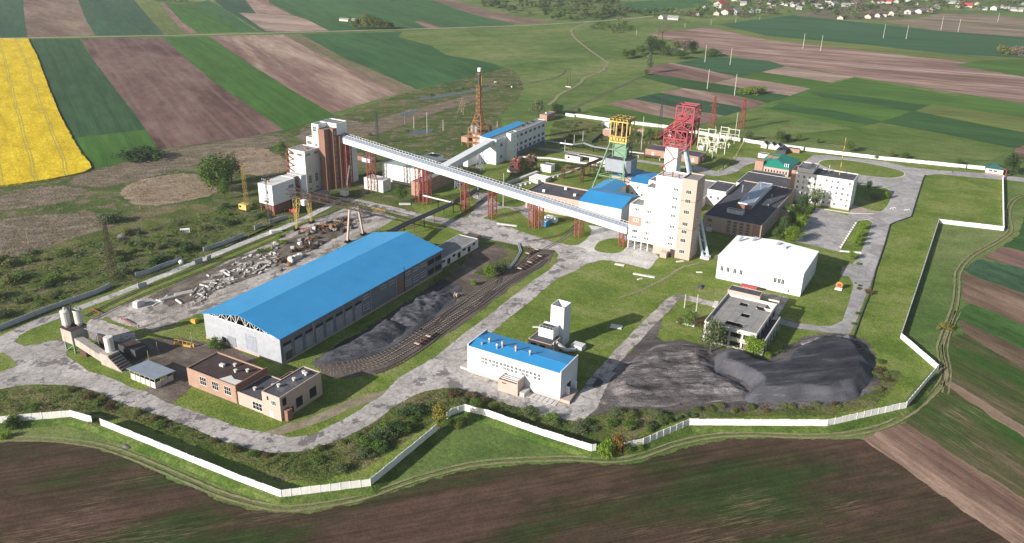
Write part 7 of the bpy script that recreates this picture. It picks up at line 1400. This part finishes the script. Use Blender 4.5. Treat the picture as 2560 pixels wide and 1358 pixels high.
pipeline([(1596, 386), (1612, 388), (1650, 393)], [3, 3, 3], .5, 'short dark red pipeline left of the substation house', 'rust', 2); pipeline([(972, 582), (1010, 562), (1060, 540), (1133, 508), (1180, 482), (1230, 455)], [9, 8, 7, 6, 5, 5], .55, 'long dark pipe bridge from the blue-roofed hall to the conveyor', 'dark_steel', 3, 8, 'rust'); pipeline([(1133, 507), (1095, 498), (1058, 489)], [6, 6, 6], .45, 'pale pipe branching left on rusty legs below the conveyor', 'old_white', 1, 6, 'red_steel')
pipeline([(1296, 608), (1302, 628), (1290, 650), (1272, 672)], [.4, .4, .4, .4], .32, 'pair of old bluish pipes lying beside the sidings', 'galv', 2, 60)
def thingbox(px, py, w_, d, h, mats, name, label, cat, roof=None, rz=0):
    u, v = at(px, py); t = Thing(name, label, cat, u, v); t.block(u, u + w_, v, v + d, 0, h, M[mats], M[roof or 'roof_grey'], .12); return t
t = thingbox(1412, 398, 12, 5, 3.4, 'old_white', 'white_shed', 'first of the curved row of low white sheds, nearest the production office', 'shed', 'roof_brown'); t.hole('f', t.o[1], t.o[0] + 3, 1.8, 1.6, 1.4)
t = thingbox(1443, 399, 14, 5, 3.6, 'old_white', 'white_shed', 'middle one of the curved row of low white sheds, with a dark gateway', 'shed', 'roof_brown'); t.hole('f', t.o[1], t.o[0] + 7, 1.6, 5, 2.8)
t = thingbox(1478, 405, 17, 5, 3.4, 'old_white', 'white_shed', 'last of the curved row of low white sheds, nearest the green legs', 'shed', 'roof_brown'); t.hole('f', t.o[1], t.o[0] + 5, 1.8, 1.4, 1.3); t.hole('f', t.o[1], t.o[0] + 12, 1.8, 1.4, 1.3)
t = thingbox(1351, 428, 8, 6, 5, 'white', 'white_tank_house', 'white boxy tank house beside the rusty frames', 'hut'); t = thingbox(1323, 452, 12, 8, 3, 'old_white', 'white_canopy', 'low white canopy with a rumpled top right of the red frame', 'canopy', 'white')
t.box('annex', t.o[0] + 2, t.o[0] + 8, t.o[1] - 3, t.o[1] - .02, 0, 2.4, M['old_white'])
for px, py, l in ((1290, 436, 'rusty red frame carrying pale spheres left of the white canopy'), (1327, 426, 'rusty frame tower behind the white canopy')):
    u, v = at(px, py); t = Thing('process_frame', l, 'frame', u, v); b = t.mb(); b.lattice((u, v, 0), (u, v, 11), 6, 5, 3, .4, .3); b.box(u - 3, u + 3, v - 3, v + 3, 5.2, 5.5); b.box(u - 3, u + 3, v - 3, v + 3, 8.6, 8.9); t.part('frame', b, M['red_steel' if px < 1300 else 'rust'])
    for k in (-1.7, 1.7): b = t.mb(); b.cyl((u + k, v, 9), (u + k, v, 10), .5, 1.3, 10); b.cyl((u + k, v, 10), (u + k, v, 11), 1.3, .5, 10); t.part('vessel', b, M['cream'])
    b = t.mb(); b.cyl((u, v, 5.5), (u, v, 8.4), 1.8, 1.8, 12); t.part('tank', b, M['rust_dark'])
t = thingbox(1268, 430, 7, 5, 4, 'greywhite', 'small_canopy', 'little pale shed left of the rusty red frame', 'shed', 'white')
u, v = at(1407, 447); t = Thing('pipe_portal', 'square rusty lattice portal standing on the grass, with a pipe running back', 'portal', u, v); b = t.mb()
for x in (u, u + 14): b.lattice((x, v, 0), (x, v, 7), 1.8, 1.8, 3, .25, .2)
b.bar((u, v, 7.2), (u + 14, v, 7.2), 1.4, .9); t.part('frame', b, M['rust']); b = t.mb(); b.tube([(u + 2, v, 8), (u + 10, v + 14, 8), (u + 12, v + 34, 8)], .6); b.tube([(u + 4, v, 8), (u + 12, v + 13, 8), (u + 14, v + 34, 8)], .5); t.part('pipe', b, M['rust'])
for x, y in ((u + 9, v + 13), (u + 13, v + 13), (u + 11, v + 26), (u + 15, v + 26)): b = t.mb(); b.lattice((x, y, 0), (x, y, 7.4), 1.2, 1.2, 3, .2, .15); t.part('leg', b, M['rust'])
u, v = at(1268, 462); t = Thing('retaining_ruin', 'long broken concrete conveyor trench beside the process frames', 'wall', u, v); b = t.mb(); b.bar((u, v, .8), (u + 4, v + 34, .8), 2.2, 1.6); b.bar((u + 5, v - 2, .6), (u + 22, v + 44, .6), 1.2, 1.1); b.bar((u + 22, v + 44, .6), (u + 26, v + 92, .6), 1.2, 1.1); t.part('wall', b, M['concrete_light'])
for k in range(9): q = t.box('block', u + 8 + k * 1.3, u + 9.4 + k * 1.3, v + 2 + k * 4, v + 3.6 + k * 4, 0, .9, M['old_white'])
b = MB(); t = Thing('coal_trench', 'dark straight wall across the waste ground left of the yellow headframe', 'wall', *at(1478, 360)); u, v = t.o[:2]; u2, v2 = at(1505, 338); b = t.mb(); b.bar((u, v, 1.1), (u2, v2, 1.1), .6, 2.2); t.part('wall', b, M['dark_steel'])
t = thingbox(1506, 340, 7, 5, 5.5, 'pinkbrick', 'brick_hut', 'small pink brick hut behind the yellow headframe', 'hut', 'white'); t = thingbox(1503, 317, 7, 5, 4, 'white', 'white_hut', 'small white hut above the small pink brick one', 'hut', 'white'); t = thingbox(1593, 336, 6, 5, 4, 'pinkbrick', 'brick_hut', 'tiny pink hut between the two headframes', 'hut', 'pinkbrick')
t = thingbox(905, 404, 8, 4, 2.8, 'lightblue_steel', 'blue_cabin', 'pale blue cabin behind the first trestle of the conveyor', 'cabin', 'roof_dark'); t = thingbox(893, 400, 7, 4, 3.2, 'brick', 'brick_hut', 'dark red hut just left of the pale blue cabin', 'hut', 'roof_dark')
u, v = at(1353, 566); t = Thing('blue_container', 'bright blue container standing beside the double red trestle', 'container', u, v); b = t.mb(); b.box(u, u + 3, v, v + 6.5, .2, 3.2); [b.box(u - .06, u, v + .3 + k * .8, v + .6 + k * .8, .3, 3.1) for k in range(8)]; t.part('body', b, M['blue_paint']); t.box('roof', u - .1, u + 3.1, v - .1, v + 6.6, 3.2, 3.35, M['lightblue_steel'])
t = thingbox(1361, 553, 7, 3.4, 3, 'white', 'white_container', 'white container right behind the bright blue one', 'container', 'white')
# red wagon body
u0, v0 = -85.8, 373.2; t = Thing('wagon_body', 'dark red rounded wagon body parked in front of the white hall', 'wagon', u0, v0); b = t.mb(); pr = [(0, .6), (2.6, .6), (2.6, 2.4), (2.1, 3.0), (1.3, 3.25), (.5, 3.0), (0, 2.4)]
b.add([(u0, v0 + a, z) for a, z in pr] + [(u0 + 7.6, v0 + a, z) for a, z in pr], [tuple(range(7)), tuple(range(13, 6, -1))] + [(i, i + 7, (i + 1) % 7 + 7, (i + 1) % 7) for i in range(7)]); t.part('body', b, M['red_paint'])
for k in (1.5, 3, 4.5): t.hole('f', v0, u0 + k, 1.9, .6, .6, M['cream'], 'window')
for k in (1.2, 6.2): t.box('wheelset', u0 + k, u0 + k + .8, v0 + .3, v0 + 2.3, 0, .6, M['dark_steel'])
u, v = at(2091, 722); t = Thing('flower_display', 'small round orange and red emblem stand on the lawn by the right-hand road', 'display', u, v); b = t.mb(); b.cyl((u + 1, v, 2.2), (u + 1, v + .35, 2.2), 1.3, 1.3, 18); t.part('disc', b, M['yellow_paint']); b = t.mb(); b.cyl((u + 1, v - .12, 2.1), (u + 1, v - .01, 2.1), 1.0, 1.0, 14); t.part('centre', b, M['red_paint'])
b = t.mb(); [b.cyl((u + 1 + 1.4 * math.cos(a), v + .1, 2.2 + 1.4 * math.sin(a)), (u + 1 + 1.4 * math.cos(a), v + .3, 2.2 + 1.4 * math.sin(a)), .4, .4, 8) for a in [k * .6 for k in range(-1, 7)]]; t.part('petals', b, M['orange']); t.box('base', u - .6, u + 2.6, v - 1.6, v + 1, 0, .5, M['white'])
u, v = at(437, 860); t = Thing('tank_frame', 'empty yellow frame cradle lying on the grass near the hall', 'frame', u, v); b = t.mb(); b.bar((u, v, .4), (u + 8, v + 1.5, .4), .9, .7); b.bar((u, v, 2.2), (u + 8, v + 1.5, 2.2), .15); [b.bar((u + k * 2, v + k * .37, .4), (u + k * 2, v + k * .37, 2.2), .15) for k in range(5)]; t.part('frame', b, M['yellow_paint'])
u, v = at(474, 807); t = Thing('yellow_hopper', 'small yellow hopper body lying left of the hall corner', 'hopper', u, v); b = t.mb(); b.box(u, u + 3.6, v, v + 1.8, .3, 1.6); b.box(u + .4, u + 3.2, v + .3, v + 1.5, 1.6, 2.0); t.part('body', b, M['yellow_paint']); u, v = at(481, 868); t = Thing('yellow_post_box', 'tiny yellow box on a post near the hall corner', 'box', u, v); t.box('body', u, u + .9, v, v + .7, 0, 1.6, M['yellow_paint'])
u, v = at(930, 526); t = Thing('yellow_fence_frame', 'yellow rail frame beside the concrete road under the pipe bridge', 'frame', u, v); b = t.mb(); [b.bar((u, v, z), (u + 9, v + 1, z), .16) for z in (.6, 1.2, 1.8)]; [b.bar((u + k * 1.8, v + k * .2, 0), (u + k * 1.8, v + k * .2, 1.9), .14) for k in range(6)]; t.part('frame', b, M['yellow_paint'])
u, v = at(1138, 742); t = Thing('cable_drum', 'pale wooden cable drum beside the grey coal heap', 'cable drum', u, v); b = t.mb(); b.cyl((u, v, 1.2), (u + .25, v, 1.2), 1.2, 1.2, 16); b.cyl((u + 1.3, v, 1.2), (u + 1.55, v, 1.2), 1.2, 1.2, 16); b.cyl((u + .25, v, 1.2), (u + 1.3, v, 1.2), .6, .6, 12); t.part('drum', b, M['cream'])
u, v = at(453, 660); t = Thing('white_ball_tank', 'small white ball-shaped tank at the end of a grey wall stretch', 'tank', u, v); b = t.mb(); b.cyl((u, v, 0), (u, v, .8), .7, 1.15, 12); b.cyl((u, v, .8), (u, v, 1.6), 1.15, 1.1, 12); b.cyl((u, v, 1.6), (u, v, 2.1), 1.1, .5, 12); t.part('tank', b, M['white'])
u, v = at(745, 540); t = Thing('red_silo_body', 'fallen dark red tank beside the grey wall under the loading block', 'tank', u, v); b = t.mb(); b.cyl((u - 7, v + 2, 1.6), (u - 2, v + 2, 1.6), 1.5, 1.5, 14); b.cyl((u - 8.4, v + 2, 1.6), (u - 7, v + 2, 1.6), .3, 1.5, 14); t.part('tank', b, M['red_paint'])
for a, c, l in (((228, 775), (250, 786), 'upper red barrier rail by the twin silos'), ((304, 800), (330, 814), 'lower red barrier rail at the yard edge')):
    p, q_ = G(*a), G(*c); b = MB(p); b.bar(p + Vector((0, 0, .9)), q_ + Vector((0, 0, .9)), .25, .35); b.bar(p, p + Vector((0, 0, 1)), .2); b.bar(q_, q_ + Vector((0, 0, 1)), .2); o = b.build('barrier_rail', M['red_paint']); o.location = p; tag(o, l, 'barrier')
for px, py, l, cr in ((1596, 669, 5, 'white'), (1255, 560, 1, '')) if 0 else (): pass
sl_ = []
for px, py, l, w_, rz in ((1549, 663, 5, 2, -.4), (1610, 690, 11, 1.6, -.4), (1268, 563, 12, 1.8, -.3), (1100, 571, 4, 1.2, -.2), (1012, 511, 7, 3, .1), (1340, 819 - 0, 3, 1, 0), (1541, 818, 5, 3.4, -.3), (1600, 669 + 30, 3, 1, .5), (1748, 682, 3, 1.2, 0), (1700, 655, 4, 1.4, .3), (955, 455, 5, 2, 0)):
    p = G(px, py); b = MB(); b.box(-l / 2, l / 2, -w_ / 2, w_ / 2, 0, .35); b.box(-l / 2 + .2, l / 2 - .4, -w_ / 2 + .1, w_ / 2 - .2, .35, .42); o = b.build('concrete_slab', M['concrete_light']); o.location = p + Vector((0, 0, .1)); o.rotation_euler.z = rz; sl_.append(o)
ordinal(sl_, 'the single pale slabs lying on the grass', 'single slabs on the grass', 'slab')
# white flower boxes beside the parking square
g = []
for k in range(12):
    x = 2139 - k * 3.4; y = 560 + k * 5.4; p = G(x, y); b = MB(); b.cyl((0, 0, 0), (0, 0, .5), .4, .6, 10); b.cyl((0, 0, .5), (0, 0, .62), .66, .66, 10); o = b.build('flower_pot', M['white']); o.location = p + Vector((0, 0, .15)); g.append(o)
ordinal(g, 'the white round planters along the parking square', 'planters along the parking square', 'planter')
g = []
for px, py in ((2229, 524), (2236, 523), (2264, 528), (2271, 527)):
    p = G(px, py); b = MB(); b.tube([(-.9, 0, 0), (-.7, 0, .7), (0, 0, 1), (.7, 0, .7), (.9, 0, 0)], .14, 6); o = b.build('barrier_hoop', M['white']); o.location = p + Vector((0, 0, .13)); g.append(o)
ordinal(g, 'the white hoops on the right-hand road', 'white hoops on the road', 'hoop')
# walking person near the gatehouse
p = G(2380, 433); b = MB(); b.cyl((-.12, 0, 0), (-.1, 0, .85), .08, .12, 8); b.cyl((.12, .15, 0), (.1, 0, .85), .08, .12, 8); b.cyl((0, 0, .82), (0, 0, 1.1), .17, .18, 10); b.cyl((0, 0, 1.1), (0, 0, 1.45), .18, .22, 10); b.cyl((0, 0, 1.45), (0, 0, 1.55), .2, .07, 10); b.cyl((0, 0, 1.55), (0, 0, 1.62), .06, .09, 8); b.cyl((0, 0, 1.62), (0, 0, 1.82), .11, .09, 10)
b.cyl((-.24, 0, 1.42), (-.28, .08, .85), .06, .045, 6); b.cyl((.24, 0, 1.42), (.28, -.08, .85), .06, .045, 6); o = b.build('person', M['dark_steel']); o.location = p + Vector((0, 0, .14)); tag(o, 'person in dark clothes walking on the road towards the gatehouse', 'person')
# cows in the meadow
g = []
for px, py in ((1238, 208), (1245, 211), (1268, 219), (1273, 218), (1279, 220), (1297, 213), (1300, 211)):
    p = G(px, py); b = MB(); b.cyl((-.9, 0, 1.0), (.7, 0, 1.05), .36, .42, 10); b.cyl((.7, 0, 1.1), (1.2, 0, 1.2), .28, .18, 8); b.cyl((1.15, 0, 1.25), (1.6, 0, .95), .18, .11, 8)
    for x in (-.7, .55):
        for y in (-.2, .2): b.cyl((x, y, 0), (x, y, .8), .06, .1, 6)
    b.cyl((-.95, 0, 1.2), (-1.05, 0, .6), .04, .03, 5); o = b.build('cow', M['white' if px in (1279, 1238) else 'rust_dark']); o.location = p; o.rotation_euler.z = R.uniform(0, 6); o.scale = (1.3,) * 3; g.append(o)
ordinal(g, 'the grazing cows beside the ditch', 'grazing cows', 'cow')
# ================================================================= VILLAGE
mk('tile_red', (.42, .05, .06), .7, .15, .4); mk('tile_dark', (.10, .06, .07), .8, .2, .4); mk('slate', (.25, .245, .25), .8, .15, .3); mk('tile_maroon', (.20, .05, .06), .8, .15, .3); mk('village_white', (.46, .445, .42), .8, .05, .3); mk('village_cream', (.5, .45, .35), .8, .06, .3)
def house(px, py, w_, d, h, rm, wm='village_white', rz=0, rr=3.2, chim=True):
    p = G(px, py); e_ = empty('village_house', p, rz); b = MB(); b.box(-w_ / 2, w_ / 2, -d / 2, d / 2, 0, h); b.add([(-w_ / 2, -d / 2, h), (-w_ / 2, d / 2, h), (-w_ / 2, 0, h + rr - .1), (w_ / 2, -d / 2, h), (w_ / 2, d / 2, h), (w_ / 2, 0, h + rr - .1)], [(0, 2, 1), (3, 4, 5)]); b.build('wall', M[wm], e_)
    b = MB(); o = .5; k = rr / (d / 2)
    for s in (-1, 1):
        y = s * (d / 2 + o); zz = h - k * o; b.add([(-w_ / 2 - o, y, zz), (w_ / 2 + o, y, zz), (w_ / 2 + o, 0, h + rr), (-w_ / 2 - o, 0, h + rr), (-w_ / 2 - o, y, zz + .2), (w_ / 2 + o, y, zz + .2), (w_ / 2 + o, 0, h + rr + .2), (-w_ / 2 - o, 0, h + rr + .2)], [(3, 2, 1, 0), (4, 5, 6, 7), (0, 1, 5, 4), (1, 2, 6, 5), (2, 3, 7, 6), (3, 0, 4, 7)])
    b.build('roof', M[rm], e_)
    if chim: b = MB(); b.box(-.4, .4, .6, 1.4, h + rr * .4, h + rr + 1); b.build('chimney', M['brick'], e_)
    for k in range(3):
        wb = MB(); x = -w_ / 2 + w_ * (k + .7) / 3.4; wb.box(x - .5, x + .5, -d / 2 - .05, -d / 2 + .05, 1, 2.3); wb.build('window', M['glass'], e_)
    return e_
RZ = math.radians(RI); V = {}
def hv(k, e_): V.setdefault(k, []).append(e_); return e_
q = RZ + 1.2
def hh(px, py, w_, d, h, rm, wm='village_white', rz=None, rr=3.2): return hv((rm, wm), house(px, py, w_, d, h, rm, wm, rz if rz is not None else RZ + R.choice([0, 1.57]) + R.uniform(-.2, .2), rr))
for a in ((1658, 47, 15, 9, 3.5, 'slate', 'village_white', q), (1683, 49, 18, 10, 3.2, 'slate'), (1762, 22, 9, 7, 3, 'slate'), (1802, 19, 26, 17, 7, 'tile_red', 'village_white', q, 5), (1815, 17, 9, 8, 4, 'tile_dark'), (1790, 37, 24, 10, 4, 'slate', 'village_cream'), (1816, 37, 14, 14, 6, 'tile_red', 'village_white', q), (1840, 36, 22, 16, 6, 'slate', 'village_white', q, 5), (1745, 38, 10, 7, 3, 'tile_dark'), (1880, 31, 16, 10, 4, 'slate'), (1858, 14, 12, 8, 5, 'slate'), (1840, 3, 20, 9, 4, 'tile_red'), (1895, 32, 8, 7, 3, 'slate'),
          (1924, 25, 12, 9, 4, 'slate'), (1981, 17, 18, 9, 4, 'slate'), (2040, 19, 18, 10, 4, 'slate'), (2055, 21, 8, 8, 3, 'slate'), (2083, 16, 22, 12, 6, 'slate', 'village_white', q), (2114, 17, 16, 9, 4, 'slate'), (2136, 9, 12, 8, 4, 'tile_dark'), (2203, 8, 38, 16, 5, 'tile_red', 'village_white', RZ, 5), (2240, 7, 16, 9, 4, 'tile_maroon'), (2100, 47, 26, 10, 3, 'slate', 'village_cream'), (2172, 46, 12, 11, 4, 'tile_maroon', 'village_cream', q), (2196, 43, 11, 9, 4, 'tile_dark', 'village_white', q), (2209, 42, 10, 8, 5, 'tile_dark'), (2230, 39, 13, 11, 5, 'slate', 'village_cream', q), (2272, 35, 16, 12, 5, 'slate', 'village_white', q), (2300, 33, 22, 12, 5, 'slate', 'village_white', q), (2325, 29, 16, 10, 4, 'slate'), (2342, 20, 26, 9, 3, 'slate'), (2381, 9, 26, 9, 3, 'slate'), (2395, 19, 12, 10, 4, 'slate', 'village_white', q), (2413, 18, 24, 14, 4, 'tile_red', 'village_white', RZ, 4.5), (2441, 14, 12, 9, 5, 'tile_maroon', 'village_cream'), (2457, 25, 14, 8, 3, 'slate'), (2486, 25, 16, 12, 5, 'slate', 'village_white', q), (2512, 22, 15, 10, 4, 'slate'), (2541, 28, 22, 12, 4, 'slate'), (2555, 14, 22, 9, 4, 'slate'), (2290, 12, 12, 8, 3, 'slate'), (2270, 4, 10, 8, 4, 'slate'), (2025, 3, 12, 9, 4, 'tile_red'), (2320, 2, 14, 8, 4, 'slate'), (1955, 12, 10, 8, 3, 'slate'), (1998, 24, 10, 8, 3, 'slate'), (2070, 6, 12, 9, 4, 'tile_dark')): hh(*a)
nm = dict(slate='grey-roofed', tile_red='bright red-roofed', tile_dark='dark-roofed', tile_maroon='maroon-roofed'); wn = dict(village_white='white', village_cream='cream')
for (rm, wm), g in V.items(): ordinal(g, f'the {nm[rm]} {wn[wm]} village houses', f'{nm[rm]} {wn[wm]} village houses', 'house')
tag(house(1692, 135, 15, 8, 3.4, 'slate', 'village_white', RZ), 'lone white cottage with a grey roof among the trees of the dark copse', 'house')
tag(house(862, 53, 16, 7, 3.2, 'slate', 'village_cream', RZ, 1.4, False), 'ruined pale farmhouse left of the trees on the far track', 'house'); tag(house(887, 54, 8, 6, 3, 'slate', 'village_cream', RZ, 1.6, False), 'small ruined shed right of the ruined farmhouse', 'shed')
g = []
for P, n in (([(1700, 48), (1740, 30), (1800, 5), (1900, -10), (2060, -10), (2080, 30), (2120, 52), (1990, 36), (1900, 45), (1760, 48)], 80), ([(2100, 50), (2300, 40), (2420, 25), (2560, 32), (2600, 30), (2600, -10), (2060, -10), (2060, 20)], 120)):
    for p in scatter(P, n): s = R.uniform(9, 19); g.append(tree(0, 0, 0, 0, R.choice(['dark', 'green', 'willow', 'bare', 'dark']), None, 'round', 'village_tree', world=p, size=(s, s * R.uniform(.6, .9)), simple=True, cat='tree'))
for x, y in ((1600, 40), (1612, 38), (1625, 37), (1640, 36), (1652, 34), (1666, 35), (1680, 34), (1694, 38), (1706, 40), (1720, 42), (1735, 44), (1640, 44), (1560, 42), (1548, 55)): g.append(tree(0, 0, 0, 0, R.choice(['dark', 'green', 'bare']), None, 'round', 'village_tree', world=G(x, y), size=(R.uniform(10, 16), R.uniform(8, 12)), simple=True, cat='tree'))
ordinal(g, 'the village trees', 'trees among the village houses', 'tree')
mass('village_greenery', [(1640, 40), (1740, 25), (1850, -8), (2060, -8), (2110, 48), (1990, 34), (1900, 44), (1760, 47)], 200, 6, 12, ['dark', 'green', 'bare'], .7, faces=60)
mass('village_greenery', [(2100, 48), (2260, 42), (2420, 22), (2620, 30), (2620, -10), (2060, -10)], 300, 6, 13, ['dark', 'green', 'bare'], .7, faces=60)
# polythene greenhouses
t_ = []
for k in range(7):
    p = G(1925 + k * 14, 9 + (k % 2) * 4); b = MB(); pr = [(-4, 0), (-3, 2.2), (0, 3.2), (3, 2.2), (4, 0)]; b.add([(-18, a, z) for a, z in pr] + [(18, a, z) for a, z in pr], [tuple(range(5)), (9, 8, 7, 6, 5)] + [(i, i + 1, i + 6, i + 5) for i in range(4)]); o = b.build('greenhouse', M['village_white']); o.location = p; o.rotation_euler.z = RZ + 1.57; t_.append(o)
ordinal(t_, 'the pale greenhouses at the top edge of the village', 'greenhouses', 'greenhouse')
# ---- the air
b = MB(); b.box(-2200, 2400, -120, 3400, -1, 172); hz = b.build('haze', None or bpy.data.materials.new('haze')); hm = hz.data.materials[0]; hm.use_nodes = True; ht = hm.node_tree; ht.nodes.remove(ht.nodes['Principled BSDF'])
pv = ht.nodes.new('ShaderNodeVolumePrincipled'); pv.inputs['Color'].default_value = (.86, .90, .96, 1); pv.inputs['Density'].default_value = .00007; pv.inputs['Anisotropy'].default_value = .2
ht.links.new(pv.outputs[0], ht.nodes['Material Output'].inputs['Volume']); tag(hz, kind='stuff')
finish_ordinals()
for o in list(bpy.data.objects):
    if not o.users_collection: bpy.data.objects.remove(o)
